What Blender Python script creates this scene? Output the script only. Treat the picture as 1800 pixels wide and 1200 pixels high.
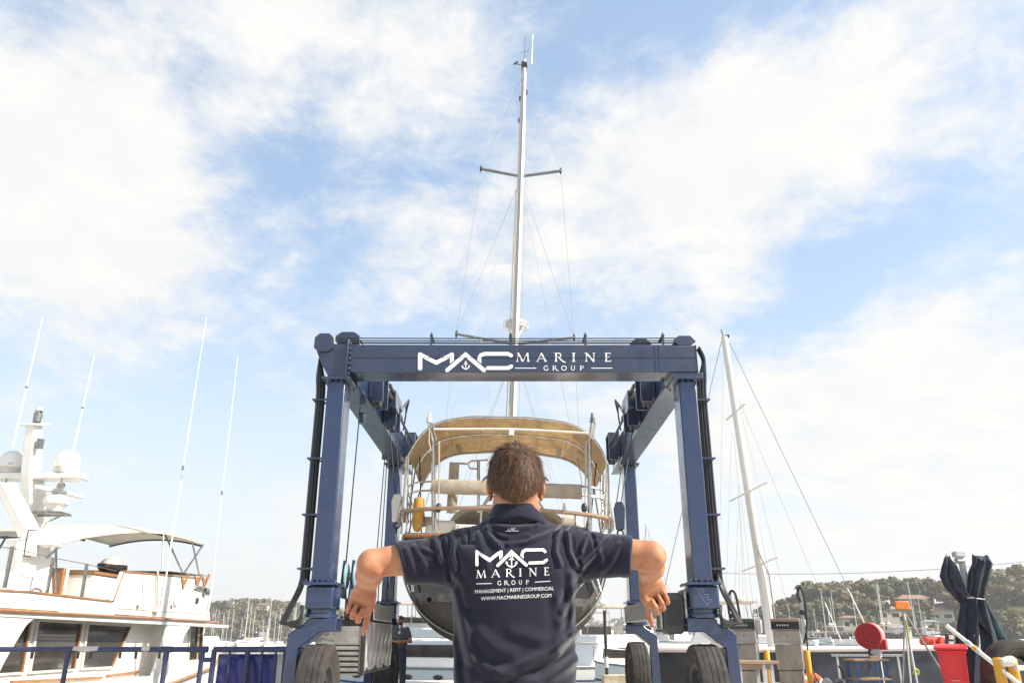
import bpy, bmesh, math, random
import numpy as np
from mathutils import Vector, Matrix, Quaternion
from mathutils.bvhtree import BVHTree
R = math.radians
rng = random.Random(7)
np.random.seed(7)
sc = bpy.context.scene
for o in list(bpy.data.objects): bpy.data.objects.remove(o)
col = sc.collection

# ------------------------------------------------------------------ camera
CAM_H, PITCH, F = 1.2, R(20.3), 1405.0           # F in pixels of an 1800 px wide picture
cam = bpy.data.cameras.new('camera'); cam_o = bpy.data.objects.new('camera', cam); col.objects.link(cam_o)
cam.sensor_width = 36; cam.lens = 36*F/1800; cam.clip_start = .05; cam.clip_end = 6000
cam_o.location = (0, 0, CAM_H); cam_o.rotation_euler = (R(90)+PITCH, 0, 0)
sc.camera = cam_o

def ray(px, py):
    u = (px-900)/F; v = (600-py)/F
    return Vector((u, math.cos(PITCH)-v*math.sin(PITCH), math.sin(PITCH)+v*math.cos(PITCH)))
def P(px, py, D):                                 # pixel -> point on the plane y = D
    d = ray(px, py); s = D/d.y
    return Vector((d.x*s, D, CAM_H+d.z*s))
def PX(px, py, X):                                # pixel -> point on the plane x = X
    d = ray(px, py); s = X/d.x
    return Vector((X, d.y*s, CAM_H+d.z*s))
def PZ(px, py, z):
    d = ray(px, py); s = (z-CAM_H)/d.z
    return Vector((d.x*s, d.y*s, z))
def pxm(D): return D*.938/F                       # metres for one photo pixel near eye level

# ------------------------------------------------------------------ light and sky
SUN_AZ, SUN_EL = R(108), R(41)                    # azimuth clockwise from +Y
sdir = Vector((math.cos(SUN_EL)*math.sin(SUN_AZ), math.cos(SUN_EL)*math.cos(SUN_AZ), math.sin(SUN_EL)))
sun = bpy.data.lights.new('sun', 'SUN'); sun.energy = 4.2; sun.angle = R(.53); sun.color = (1, .93, .82)
sun_o = bpy.data.objects.new('sun', sun); col.objects.link(sun_o)
sun_o.rotation_euler = sdir.to_track_quat('Z', 'Y').to_euler(); sun_o.location = (20, -10, 30)
sc.view_settings.view_transform = 'Standard'; sc.view_settings.look = 'None'
sc.view_settings.exposure = 1.0; sc.view_settings.gamma = 1

world = bpy.data.worlds.new('World'); sc.world = world; world.use_nodes = True
nt = world.node_tree; nt.nodes.clear()
def N(t, **k):
    n = nt.nodes.new(t)
    for a, b in k.items(): setattr(n, a, b)
    return n
L = nt.links.new
out = N('ShaderNodeOutputWorld'); bg = N('ShaderNodeBackground'); L(bg.outputs[0], out.inputs[0])
sky = N('ShaderNodeTexSky'); sky.sky_type = 'NISHITA'; sky.sun_disc = False
sky.sun_elevation = SUN_EL; sky.sun_rotation = SUN_AZ; sky.air_density = 1.0; sky.dust_density = 2.2; sky.ozone_density = 1.0
bg.inputs[1].default_value = 0.125
tc = N('ShaderNodeTexCoord')
def math_n(op, a, b=None, clamp=False):
    n = N('ShaderNodeMath', operation=op); n.use_clamp = clamp
    for i, v in enumerate((a, b)):
        if v is None: continue
        if isinstance(v, (int, float)): n.inputs[i].default_value = v
        else: L(v, n.inputs[i])
    return n.outputs[0]
sep = N('ShaderNodeSeparateXYZ'); L(tc.outputs['Generated'], sep.inputs[0])
zz = math_n('ADD', math_n('MAXIMUM', sep.outputs[2], 0.0), .22)
cmb = N('ShaderNodeCombineXYZ')
L(math_n('DIVIDE', sep.outputs[0], zz), cmb.inputs[0]); L(math_n('DIVIDE', sep.outputs[1], zz), cmb.inputs[1])
def noise(scale, detail, rough, dist, vec, w=0.0):
    n = N('ShaderNodeTexNoise'); n.noise_dimensions = '4D'
    n.inputs['Scale'].default_value = scale; n.inputs['Detail'].default_value = detail
    n.inputs['Roughness'].default_value = rough; n.inputs['Distortion'].default_value = dist; n.inputs['W'].default_value = w
    L(vec, n.inputs['Vector']); return n.outputs['Fac']
nz1 = noise(2.2, 14, .66, .22, cmb.outputs[0], 3.1)
nz2 = noise(7.5, 12, .68, .3, cmb.outputs[0], 1.3)
# where the clouds of the picture stand, by direction; elsewhere the noise goes on by itself
BL = [(40,420,230,.34),(230,400,190,.30),(390,440,150,.22),(90,170,170,.26),(250,110,200,.20),(450,110,200,.14),(640,60,190,.16),
      (560,360,90,.14),(720,160,150,.14),(120,560,140,.08),(850,470,190,.18),(690,430,120,.14),(1030,300,170,.22),(1200,210,180,.26),
      (1310,320,190,.26),(1260,440,140,.24),(1440,230,180,.24),(1590,130,200,.24),(1730,50,200,.26),(1620,640,160,.34),(1500,690,170,.34),
      (1700,730,200,.34),(1400,760,130,.22),(1700,880,190,.26),(1270,690,130,.20),(1000,480,170,.20),(280,630,70,.12),(430,725,70,.12),
      (640,900,150,.16),(480,1040,110,.2),(560,830,110,.12),(1250,820,110,.16),(1180,600,110,.08),(1500,1000,180,.16),
      (420,250,170,-.20),(610,240,130,-.12),(1040,50,190,-.16),(1300,70,130,-.10),(1600,430,200,-.16),(30,30,60,-.2),(500,600,260,-.14),
      (200,740,260,-.16),(1450,560,150,-.14),(800,290,70,-.06),(420,900,200,-.14)]
cov = None
for (px, py, r, w) in BL:
    d = ray(px, py).normalized(); ca = math.cos(r*1.25/F)
    dp = N('ShaderNodeVectorMath', operation='DOT_PRODUCT'); L(tc.outputs['Generated'], dp.inputs[0]); dp.inputs[1].default_value = d
    mr = N('ShaderNodeMapRange', interpolation_type='SMOOTHSTEP'); L(dp.outputs['Value'], mr.inputs[0])
    mr.inputs[1].default_value = ca; mr.inputs[2].default_value = 1.0; mr.inputs[3].default_value = 0; mr.inputs[4].default_value = w
    cov = mr.outputs[0] if cov is None else math_n('ADD', cov, mr.outputs[0])
dens = math_n('ADD', math_n('ADD', math_n('MULTIPLY', nz1, 1.05), math_n('MULTIPLY', nz2, .75)), math_n('MULTIPLY', cov, .52))
mr = N('ShaderNodeMapRange', interpolation_type='SMOOTHSTEP'); L(dens, mr.inputs[0])
mr.inputs[1].default_value = .79; mr.inputs[2].default_value = 1.20; mr.inputs[3].default_value = .0; mr.inputs[4].default_value = 1
# thin high haze that whitens the sky low down
hz = N('ShaderNodeMapRange', interpolation_type='SMOOTHSTEP'); L(sep.outputs[2], hz.inputs[0])
hz.inputs[1].default_value = -.02; hz.inputs[2].default_value = .52; hz.inputs[3].default_value = 1; hz.inputs[4].default_value = 0
tint = N('ShaderNodeMix', data_type='RGBA'); L(hz.outputs[0], tint.inputs['Factor'])
tint.inputs['A'].default_value = (2.45, 3.40, 4.45, 1); tint.inputs['B'].default_value = (3.84, 4.02, 4.00, 1)
mixh = N('ShaderNodeMix', data_type='RGBA'); L(math_n('ADD', math_n('MULTIPLY', hz.outputs[0], .62), .36), mixh.inputs['Factor']); L(sky.outputs[0], mixh.inputs['A'])
L(tint.outputs['Result'], mixh.inputs['B'])
ccol = N('ShaderNodeMix', data_type='RGBA'); L(math_n('ADD', math_n('MULTIPLY', nz2, 1.2), -.1, True), ccol.inputs['Factor'])
ccol.inputs['A'].default_value = (3.38, 3.48, 3.55, 1); ccol.inputs['B'].default_value = (4.32, 4.24, 4.06, 1)
mixc = N('ShaderNodeMix', data_type='RGBA'); L(mr.outputs[0], mixc.inputs['Factor']); L(mixh.outputs['Result'], mixc.inputs['A'])
L(ccol.outputs['Result'], mixc.inputs['B'])
L(mixc.outputs['Result'], bg.inputs[0])

# ------------------------------------------------------------------ materials
MATS = {}
def mat(name, c, rough=.5, metal=0, c2=None, ns=6.0, nd=6, mix=.5, bump=0, bs=None, coat=0, rvar=.0, sub=0, subc=None, sheen=0,
        trans=0, stretch=None, alpha=None, spec=None, coords='Object', contrast=(.35,.65), emit=None):
    m = bpy.data.materials.new(name); m.use_nodes = True; MATS[name] = m
    t = m.node_tree; b = t.nodes['Principled BSDF']; lk = t.links.new
    b.inputs['Base Color'].default_value = (*c, 1); b.inputs['Roughness'].default_value = rough; b.inputs['Metallic'].default_value = metal
    b.inputs['Coat Weight'].default_value = coat; b.inputs['Coat Roughness'].default_value = .12
    if spec is not None: b.inputs['Specular IOR Level'].default_value = spec
    if sub:
        b.inputs['Subsurface Weight'].default_value = sub; b.inputs['Subsurface Radius'].default_value = subc or (1, .35, .2)
        b.inputs['Subsurface Scale'].default_value = .012
    if sheen: b.inputs['Sheen Weight'].default_value = sheen; b.inputs['Sheen Roughness'].default_value = .5
    if trans: b.inputs['Transmission Weight'].default_value = trans
    if c2 is not None or bump or rvar:
        co = t.nodes.new('ShaderNodeTexCoord'); vec = co.outputs[coords]
        if stretch:
            mp = t.nodes.new('ShaderNodeMapping'); mp.inputs['Scale'].default_value = stretch; lk(vec, mp.inputs[0]); vec = mp.outputs[0]
        nn = t.nodes.new('ShaderNodeTexNoise'); nn.inputs['Scale'].default_value = ns; nn.inputs['Detail'].default_value = nd
        nn.inputs['Roughness'].default_value = .62; lk(vec, nn.inputs['Vector'])
        if c2 is not None:
            r = t.nodes.new('ShaderNodeMapRange'); r.inputs[1].default_value = contrast[0]; r.inputs[2].default_value = contrast[1]
            r.inputs[3].default_value = 0; r.inputs[4].default_value = mix*2 if mix <= .5 else 1; lk(nn.outputs['Fac'], r.inputs[0])
            mx = t.nodes.new('ShaderNodeMix'); mx.data_type = 'RGBA'; lk(r.outputs[0], mx.inputs['Factor'])
            mx.inputs['A'].default_value = (*c, 1); mx.inputs['B'].default_value = (*c2, 1); lk(mx.outputs['Result'], b.inputs['Base Color'])
        if rvar:
            r = t.nodes.new('ShaderNodeMapRange'); r.inputs[3].default_value = max(0, rough-rvar); r.inputs[4].default_value = min(1, rough+rvar)
            r.inputs[1].default_value = .3; r.inputs[2].default_value = .7; lk(nn.outputs['Fac'], r.inputs[0]); lk(r.outputs[0], b.inputs['Roughness'])
        if bump:
            n2 = nn
            if bs:
                n2 = t.nodes.new('ShaderNodeTexNoise'); n2.inputs['Scale'].default_value = bs; n2.inputs['Detail'].default_value = 5; lk(vec, n2.inputs['Vector'])
            bp = t.nodes.new('ShaderNodeBump'); bp.inputs['Strength'].default_value = bump; bp.inputs['Distance'].default_value = .02
            lk(n2.outputs['Fac'], bp.inputs['Height']); lk(bp.outputs[0], b.inputs['Normal'])
    return m
mat('navy', (.0075,.024,.082), .30, c2=(.014,.030,.078), ns=3, mix=.5, rvar=.10, coat=.8, bump=.04, bs=40)
mat('navy_dull', (.015,.027,.066), .36, c2=(.025,.034,.066), ns=5, rvar=.12, coat=.7, bump=.06, bs=30, stretch=(1,1,.4))
mat('navy_flat', (.022,.026,.040), .6, c2=(.05,.05,.06), ns=8)
mat('black_steel', (.018,.019,.022), .45, c2=(.05,.045,.04), ns=12, rvar=.1)
mat('rubber', (.024,.021,.019), .85, c2=(.055,.048,.041), ns=9, bump=.35, bs=55)
mat('rubber_hose', (.014,.015,.017), .5)
mat('steel', (.42,.42,.40), .34, 1.0, c2=(.25,.24,.22), ns=9, rvar=.12)
mat('stainless', (.62,.60,.57), .22, 1.0, c2=(.4,.38,.35), ns=14, rvar=.1)
mat('pump_steel', (.36,.325,.28), .42, .5, c2=(.22,.195,.165), ns=5, nd=8, rvar=.12, stretch=(1,1,.35))
mat('galv', (.52,.53,.53), .5, .3, c2=(.36,.37,.37), ns=10, rvar=.1)
mat('louvre', (.40,.38,.35), .5, .35, c2=(.28,.26,.24), ns=7)
mat('white_gel', (.80,.78,.73), .28, c2=(.73,.70,.64), ns=2.5, coat=.4, rvar=.06)
mat('white_paint', (.78,.76,.72), .4, c2=(.66,.63,.58), ns=5)
mat('white_print', (.80,.80,.78), .7)
mat('offwhite', (.62,.59,.54), .5, c2=(.5,.47,.42), ns=6)
mat('mast_alu', (.66,.62,.56), .38, .25, c2=(.52,.48,.42), ns=4, stretch=(1,1,.1))
mat('mast_white', (.74,.71,.66), .35, c2=(.6,.56,.5), ns=3, stretch=(1,1,.1))
mat('wire', (.20,.19,.18), .4, .8)
mat('wire_pale', (.30,.29,.28), .7)
mat('wire_dark', (.03,.03,.032), .5, .5)
mat('rope', (.55,.48,.36), .9, c2=(.38,.32,.24), ns=60)
mat('rope_grey', (.33,.31,.27), .9, c2=(.2,.19,.17), ns=60)
mat('canvas_tan', (.68,.54,.35), .85, c2=(.50,.38,.225), ns=5, nd=10, mix=.5, bump=.15, bs=25, stretch=(1,.6,1))
mat('canvas_beige', (.50,.43,.33), .88, c2=(.38,.32,.235), ns=7, nd=8, bump=.25, bs=16)
mat('canvas_cream', (.72,.65,.55), .85, c2=(.62,.55,.45), ns=4, bump=.1, bs=12)
mat('teak', (.36,.17,.065), .5, c2=(.22,.095,.035), ns=7, stretch=(4,.5,4), coat=.2)
mat('teak_grey', (.40,.26,.17), .6, c2=(.27,.17,.11), ns=8, stretch=(.6,4,4))
mat('hull_black', (.012,.012,.014), .13, c2=(.03,.028,.026), ns=3, coat=.6, rvar=.06)
mat('antifoul', (.030,.025,.022), .72, c2=(.052,.044,.038), ns=4, nd=9, bump=.12, bs=20)
mat('boot_stripe', (.16,.15,.14), .45, c2=(.07,.065,.06), ns=6, nd=9)
mat('hull_navy', (.016,.020,.034), .42, c2=(.04,.045,.06), ns=2.2, nd=8, rvar=.12)
mat('glass_dark', (.030,.026,.023), .05, c2=(.055,.047,.04), ns=2, spec=.35)
mat('glass', (.06,.07,.075), .05, spec=.8)
mat('yellow_bag', (.46,.25,.04), .75, c2=(.38,.18,.02), ns=14, bump=.4, bs=18)
mat('yellow_paint', (.72,.36,.012), .45, c2=(.52,.25,.02), ns=7, nd=8, rvar=.1)
mat('red_plastic', (.62,.012,.018), .42, c2=(.5,.012,.018), ns=3)
mat('red_cloth', (.42,.028,.035), .75, c2=(.30,.02,.026), ns=16, bump=.2, bs=40)
mat('gunwale', (.70,.62,.61), .6)
mat('red_cloth_pale', (.62,.30,.29), .75, c2=(.5,.2,.2), ns=10)  # red_cloth lightened for the reel's sunlit side; reused on the bin
mat('red_iron', (.50,.045,.022), .5, c2=(.35,.04,.02), ns=9)
mat('orange_sign', (.72,.21,.03), .55, c2=(.55,.17,.03), ns=14)
mat('blue_paint', (.03,.10,.26), .5, c2=(.05,.09,.17), ns=10)
mat('blue_banner', (.018,.022,.17), .38, c2=(.16,.17,.34), ns=1.3, nd=3, stretch=(1,1,1.8), mix=.5, contrast=(.5,.72), bump=.25, bs=2.2)
mat('pipe_navy', (.022,.028,.085), .5, c2=(.04,.045,.09), ns=14, rvar=.1, bump=.1, bs=50)
mat('chipped', (.60,.57,.52), .7, c2=(.4,.36,.32), ns=20)
mat('wood', (.36,.25,.16), .75, c2=(.22,.15,.095), ns=6, stretch=(.7,5,5), bump=.15, bs=20)
mat('tarp', (.011,.016,.027), .75, c2=(.024,.032,.047), ns=9, nd=8, bump=.3, bs=22)
mat('tarp_green', (.012,.05,.055), .7, c2=(.02,.07,.075), ns=9)
mat('concrete', (.58,.545,.485), .85, c2=(.46,.43,.385), ns=1.6, nd=10, bump=.25, bs=12)
mat('kerb', (.58,.53,.42), .85, c2=(.42,.36,.24), ns=4, nd=9, bump=.3, bs=14)
mat('skin', (.46,.235,.130), .55, c2=(.36,.140,.072), ns=14, nd=9, mix=.5, bump=.08, bs=260, sub=.12, spec=.3)
mat('hair', (.060,.036,.023), .52, c2=(.15,.092,.055), ns=38, mix=.5, spec=.22)
mat('shirt', (.0155,.0170,.0310), .95, c2=(.0175,.0185,.029), ns=5, bump=.16, bs=480, sheen=.2, spec=.12)
mat('shirt_seam', (.0045,.005,.009), .95)
mat('blind', (.046,.040,.034), .7)
mat('joint', (.42,.39,.35), .7)
mat('emboss', (.14,.17,.26), .5)
mat('life_ring', (.66,.10,.02), .6, c2=(.5,.08,.02), ns=8)
mat('collar', (.0140,.0150,.0265), .95, c2=(.017,.019,.034), ns=60, bump=.14, bs=420, sheen=.12, spec=.12)
mat('denim', (.03,.035,.055), .85, c2=(.05,.055,.08), ns=40)
mat('shoe', (.05,.04,.035), .6)
mat('tee_grey', (.10,.10,.10), .85, c2=(.07,.07,.07), ns=8)
mat('cap_dark', (.04,.03,.028), .8)
mat('eye_white', (.75,.72,.68), .2)
mat('bark', (.16,.12,.09), .9, c2=(.26,.21,.16), ns=2)
mat('roof_tile', (.30,.17,.12), .8, c2=(.22,.13,.10), ns=1)
mat('roof_grey', (.24,.22,.21), .8)
mat('house_wall', (.62,.55,.47), .8, c2=(.52,.46,.4), ns=.4)
mat('house_white', (.74,.72,.68), .7)
mat('hedge', (.025,.035,.018), .8, c2=(.05,.06,.03), ns=.5)
mat('boat_white', (.78,.76,.72), .35)
mat('boat_blue', (.03,.07,.22), .4)
mat('boat_red', (.36,.05,.04), .45)
mat('sailcover_blue', (.03,.06,.20), .8)
mat('sailcover_tan', (.42,.33,.22), .8)
mat('plinth', (.45,.42,.38), .85, c2=(.34,.31,.28), ns=5)
mat('green_strip', (.02,.09,.045), .4)
mat('display', (.02,.022,.022), .15)
mat('hivis', (.46,.46,.05), .8, c2=(.33,.33,.05), ns=20)
mat('motor_grey', (.045,.045,.048), .5)
mat('sheave_blue', (.16,.33,.38), .45, c2=(.3,.4,.42), ns=10)
def leaf_mat(name, c, c2, ns):
    m = mat(name, c, .6, c2=c2, ns=ns, nd=3, mix=.5, spec=.25)
    return m
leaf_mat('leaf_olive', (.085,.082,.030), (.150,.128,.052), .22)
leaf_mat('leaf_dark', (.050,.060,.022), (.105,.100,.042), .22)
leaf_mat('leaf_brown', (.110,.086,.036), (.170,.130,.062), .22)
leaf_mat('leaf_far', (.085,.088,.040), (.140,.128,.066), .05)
# a solar water: dark, rippled
m = mat('water', (.10,.15,.155), .12, bump=.0)
t = m.node_tree; b = t.nodes['Principled BSDF']; b.inputs['IOR'].default_value = 1.33
co = t.nodes.new('ShaderNodeTexCoord'); nn = t.nodes.new('ShaderNodeTexNoise'); nn.inputs['Scale'].default_value = .9; nn.inputs['Detail'].default_value = 6
t.links.new(co.outputs['Object'], nn.inputs['Vector']); bp = t.nodes.new('ShaderNodeBump'); bp.inputs['Strength'].default_value = .35; bp.inputs['Distance'].default_value = .15
t.links.new(nn.outputs['Fac'], bp.inputs['Height']); t.links.new(bp.outputs[0], b.inputs['Normal'])
# dented sheet-metal engine cover
m = MATS['hammered'] = mat('hammered', (.60,.59,.57), .28, .35, c2=(.48,.47,.45), ns=4)
t = m.node_tree; b = t.nodes['Principled BSDF']
co = t.nodes.new('ShaderNodeTexCoord'); mp = t.nodes.new('ShaderNodeMapping'); mp.inputs['Scale'].default_value = (2.5, 3.4, 2.3)
nn = t.nodes.new('ShaderNodeTexVoronoi'); nn.feature = 'SMOOTH_F1'; nn.inputs['Scale'].default_value = 1.0; nn.inputs['Smoothness'].default_value = .8
bp = t.nodes.new('ShaderNodeBump'); bp.inputs['Strength'].default_value = .55; bp.inputs['Distance'].default_value = .05
t.links.new(co.outputs['Object'], mp.inputs[0]); t.links.new(mp.outputs[0], nn.inputs['Vector']); t.links.new(nn.outputs['Distance'], bp.inputs['Height']); t.links.new(bp.outputs[0], b.inputs['Normal'])
for cv, k in (('canvas_tan', .5), ('canvas_cream', .3), ('canvas_beige', .2)):            # canvas lets some sun through
    t = MATS[cv].node_tree; b = t.nodes['Principled BSDF']; tl = t.nodes.new('ShaderNodeBsdfTranslucent'); mx = t.nodes.new('ShaderNodeMixShader'); mx.inputs[0].default_value = k
    src = b.inputs['Base Color'].links[0].from_socket; t.links.new(src, tl.inputs['Color'])
    ou = t.nodes['Material Output']; t.links.new(b.outputs[0], mx.inputs[1]); t.links.new(tl.outputs[0], mx.inputs[2]); t.links.new(mx.outputs[0], ou.inputs['Surface'])
# hair: every strand has its own tint
t = MATS['hair'].node_tree; b = t.nodes['Principled BSDF']; at = t.nodes.new('ShaderNodeAttribute'); at.attribute_name = 'tint'
mx = t.nodes.new('ShaderNodeMix'); mx.data_type = 'RGBA'; mx.inputs['A'].default_value = (.036,.020,.012,1); mx.inputs['B'].default_value = (.185,.104,.058,1)
t.links.new(at.outputs['Fac'], mx.inputs['Factor']); t.links.new(mx.outputs['Result'], b.inputs['Base Color'])

def wear(name, c, scale, stretch, lo, hi, amt):         # scuffs, runs and stains with a shape of their own
    t = MATS[name].node_tree; b = t.nodes['Principled BSDF']; co = t.nodes.new('ShaderNodeTexCoord'); mp = t.nodes.new('ShaderNodeMapping'); mp.inputs['Scale'].default_value = stretch
    nn = t.nodes.new('ShaderNodeTexNoise'); nn.inputs['Scale'].default_value = scale; nn.inputs['Detail'].default_value = 9; nn.inputs['Roughness'].default_value = .7
    r = t.nodes.new('ShaderNodeMapRange'); r.inputs[1].default_value = lo; r.inputs[2].default_value = hi; r.inputs[3].default_value = 0; r.inputs[4].default_value = amt
    mx = t.nodes.new('ShaderNodeMix'); mx.data_type = 'RGBA'; mx.inputs['B'].default_value = (*c, 1); lk = t.links.new
    lk(co.outputs['Object'], mp.inputs[0]); lk(mp.outputs[0], nn.inputs['Vector']); lk(nn.outputs['Fac'], r.inputs[0]); lk(r.outputs[0], mx.inputs['Factor'])
    if b.inputs['Base Color'].links: lk(b.inputs['Base Color'].links[0].from_socket, mx.inputs['A'])
    else: mx.inputs['A'].default_value = b.inputs['Base Color'].default_value
    lk(mx.outputs['Result'], b.inputs['Base Color'])
wear('navy', (.10,.085,.075), 9, (1,1,.14), .60, .72, .55); wear('navy', (.11,.055,.03), 16, (1,1,.35), .66, .72, .5); wear('navy_dull', (.09,.085,.085), 10, (.5,1,1), .60, .72, .5)
wear('red_plastic', (.45,.16,.13), 14, (1,1,.4), .60, .70, .6); wear('white_gel', (.46,.39,.30), 3.5, (1,1,.12), .62, .76, .25); wear('boat_white', (.45,.38,.3), 1.5, (1,1,.2), .6, .75, .4)
wear('pump_steel', (.12,.10,.08), 7, (1,1,.2), .58, .70, .5); wear('hull_navy', (.12,.11,.11), 2.6, (1,1,.16), .58, .72, .5); wear('yellow_paint', (.20,.13,.06), 16, (1,1,.5), .60, .68, .7)
wear('antifoul', (.11,.095,.08), 5, (1,1,.35), .56, .70, .5); wear('hull_black', (.10,.09,.085), 4, (1,1,.15), .60, .72, .45); wear('pipe_navy', (.35,.33,.31), 12, (1,1,1), .64, .68, .8); wear('shirt', (.03,.03,.04), 240, (1,1,1), .66, .74, .5)

# ------------------------------------------------------------------ builders
ORG = {}
def props(o, label=None, cat=None, group=None, kind=None):
    if label: o['label'] = label
    if cat: o['category'] = cat
    if group: o['group'] = group
    if kind: o['kind'] = kind
    return o
def thing(name, label, cat, loc, group=None):
    o = bpy.data.objects.new(name, None); col.objects.link(o); o.location = loc; o.empty_display_size = .2
    ORG[o.name] = Vector(loc)
    return props(o, label, cat, group)
def frame_of(d):
    d = Vector(d).normalized()
    a = Vector((0,0,1)) if abs(d.z) < .95 else Vector((0,1,0))
    x = a.cross(d).normalized(); y = d.cross(x)
    return x, y, d
class MB:
    def __init__(s): s.v = []; s.f = []; s.mi = []; s.cur = 0
    def add(s, vs, fs):
        o = len(s.v); s.v += [tuple(v) for v in vs]
        for f in fs: s.f.append([i+o for i in f]); s.mi.append(s.cur)
        return s
    def box(s, c, size, M=None):
        c = Vector(c); hx, hy, hz = size[0]/2, size[1]/2, size[2]/2
        vs = [Vector((x, y, z)) for x in (-hx, hx) for y in (-hy, hy) for z in (-hz, hz)]
        if M is not None: vs = [M @ v for v in vs]
        return s.add([c+v for v in vs], [(0,1,3,2),(4,6,7,5),(0,4,5,1),(2,3,7,6),(0,2,6,4),(1,5,7,3)])
    def bb(s, x0, x1, y0, y1, z0, z1): return s.box(((x0+x1)/2,(y0+y1)/2,(z0+z1)/2), (abs(x1-x0),abs(y1-y0),abs(z1-z0)))
    def beam(s, p0, p1, w, h, up=(0,0,1)):
        p0, p1 = Vector(p0), Vector(p1); d = (p1-p0).normalized(); up = Vector(up)
        if abs(d.dot(up)) > .98: up = Vector((0,1,0))
        x = d.cross(up).normalized(); y = x.cross(d)
        vs = [p+x*a*w/2+y*b*h/2 for p in (p0,p1) for a, b in ((-1,-1),(1,-1),(1,1),(-1,1))]
        return s.add(vs, [(3,2,1,0),(4,5,6,7),(0,1,5,4),(1,2,6,5),(2,3,7,6),(3,0,4,7)])
    def tube(s, pts, r, seg=8, closed=False, caps=True):
        pts = [Vector(p) for p in pts]; n = len(pts)
        rs = r if isinstance(r, (list, tuple)) else [r]*n
        tg = []
        for i in range(n):
            a = pts[i-1] if (i or closed) else pts[0]; b = pts[(i+1) % n] if (i < n-1 or closed) else pts[-1]
            tg.append((b-a).normalized() if (b-a).length > 1e-9 else Vector((0,0,1)))
        x, y, _ = frame_of(tg[0]); vs = []
        for i in range(n):
            t_ = tg[i]; x = (x-t_*x.dot(t_)).normalized(); y = t_.cross(x)
            for k in range(seg):
                a = 2*math.pi*k/seg; vs.append(pts[i]+x*math.cos(a)*rs[i]+y*math.sin(a)*rs[i])
        fs = []
        for i in range(n if closed else n-1):
            for k in range(seg):
                a = i*seg+k; b = i*seg+(k+1) % seg; j = (i+1) % n
                fs.append((a, b, j*seg+(k+1) % seg, j*seg+k))
        if caps and not closed: fs += [tuple(range(seg))[::-1], tuple((n-1)*seg+k for k in range(seg))]
        return s.add(vs, fs)
    def cyl(s, p0, p1, r0, r1=None, seg=16): return s.tube([p0, p1], [r0, r0 if r1 is None else r1], seg)
    def lathe(s, o, axis, prof, seg=24, a0=0, a1=2*math.pi):
        o = Vector(o); x, y, d = frame_of(axis); vs = []; full = abs(a1-a0-2*math.pi) < 1e-6
        m = seg if full else seg+1
        for (r, h) in prof:
            for k in range(m):
                a = a0+(a1-a0)*k/seg; vs.append(o+d*h+x*math.cos(a)*r+y*math.sin(a)*r)
        fs = []
        for i in range(len(prof)-1):
            for k in range(m if full else m-1):
                fs.append((i*m+k, i*m+(k+1) % m, (i+1)*m+(k+1) % m, (i+1)*m+k))
        return s.add(vs, fs)
    def prism(s, poly, ax, off, thick):          # poly: 2D points; ax: 'x','y','z' = extrusion axis; from off to off+thick
        def mk(p, o): return {'x': (o, p[0], p[1]), 'y': (p[0], o, p[1]), 'z': (p[0], p[1], o)}[ax]
        n = len(poly); vs = [mk(p, off) for p in poly]+[mk(p, off+thick) for p in poly]
        fs = [tuple(range(n))[::-1], tuple(range(n, 2*n))]+[(i, (i+1) % n, n+(i+1) % n, n+i) for i in range(n)]
        return s.add(vs, fs)
    def ell(s, c, r, seg=16, rings=10, z0=-1.0):
        c = Vector(c); vs = []; r = r if isinstance(r, (tuple, list)) else (r, r, r)
        for i in range(rings+1):
            ph = -math.pi/2+math.pi*i/rings; zz = max(math.sin(ph), z0); rr = math.cos(ph)
            for k in range(seg):
                a = 2*math.pi*k/seg; vs.append(c+Vector((math.cos(a)*rr*r[0], math.sin(a)*rr*r[1], zz*r[2])))
        return s.add(vs, [(i*seg+k, i*seg+(k+1) % seg, (i+1)*seg+(k+1) % seg, (i+1)*seg+k) for i in range(rings) for k in range(seg)])
    def torus(s, c, axis, Rr, r, seg=32, sg=8):
        x, y, d = frame_of(axis); c = Vector(c)
        return s.tube([c+x*math.cos(2*math.pi*k/seg)*Rr+y*math.sin(2*math.pi*k/seg)*Rr for k in range(seg)], r, sg, closed=True)
    def loft(s, rings, closed=True, cap0=False, cap1=False):
        m = len(rings[0]); vs = [v for r in rings for v in r]; fs = []
        for i in range(len(rings)-1):
            for k in range(m if closed else m-1):
                fs.append((i*m+k, i*m+(k+1) % m, (i+1)*m+(k+1) % m, (i+1)*m+k))
        if cap0: fs.append(tuple(range(m))[::-1])
        if cap1: fs.append(tuple((len(rings)-1)*m+k for k in range(m)))
        return s.add(vs, fs)
    def build(s, name, mt, parent=None, angle=35, bevel=0, solid=0, label=None, fix=True):
        o = ORG[parent.name] if parent is not None else Vector((0,0,0))
        me = bpy.data.meshes.new(name); me.from_pydata([(v[0]-o.x, v[1]-o.y, v[2]-o.z) for v in s.v], [], s.f)
        for mm in (mt if isinstance(mt, (list, tuple)) else [mt]): me.materials.append(MATS[mm])
        if any(s.mi): me.polygons.foreach_set('material_index', s.mi)
        if fix:
            bm = bmesh.new(); bm.from_mesh(me); bmesh.ops.recalc_face_normals(bm, faces=bm.faces); bm.to_mesh(me); bm.free()
        me.polygons.foreach_set('use_smooth', [True]*len(me.polygons)); me.set_sharp_from_angle(angle=R(angle))
        ob = bpy.data.objects.new(name, me); col.objects.link(ob)
        if parent is not None: ob.parent = parent
        ORG[ob.name] = o
        if solid:
            md = ob.modifiers.new('solid', 'SOLIDIFY'); md.thickness = solid; md.offset = 0
        if bevel:
            md = ob.modifiers.new('bevel', 'BEVEL'); md.width = bevel; md.segments = 2; md.limit_method = 'ANGLE'; md.angle_limit = R(40)
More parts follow.
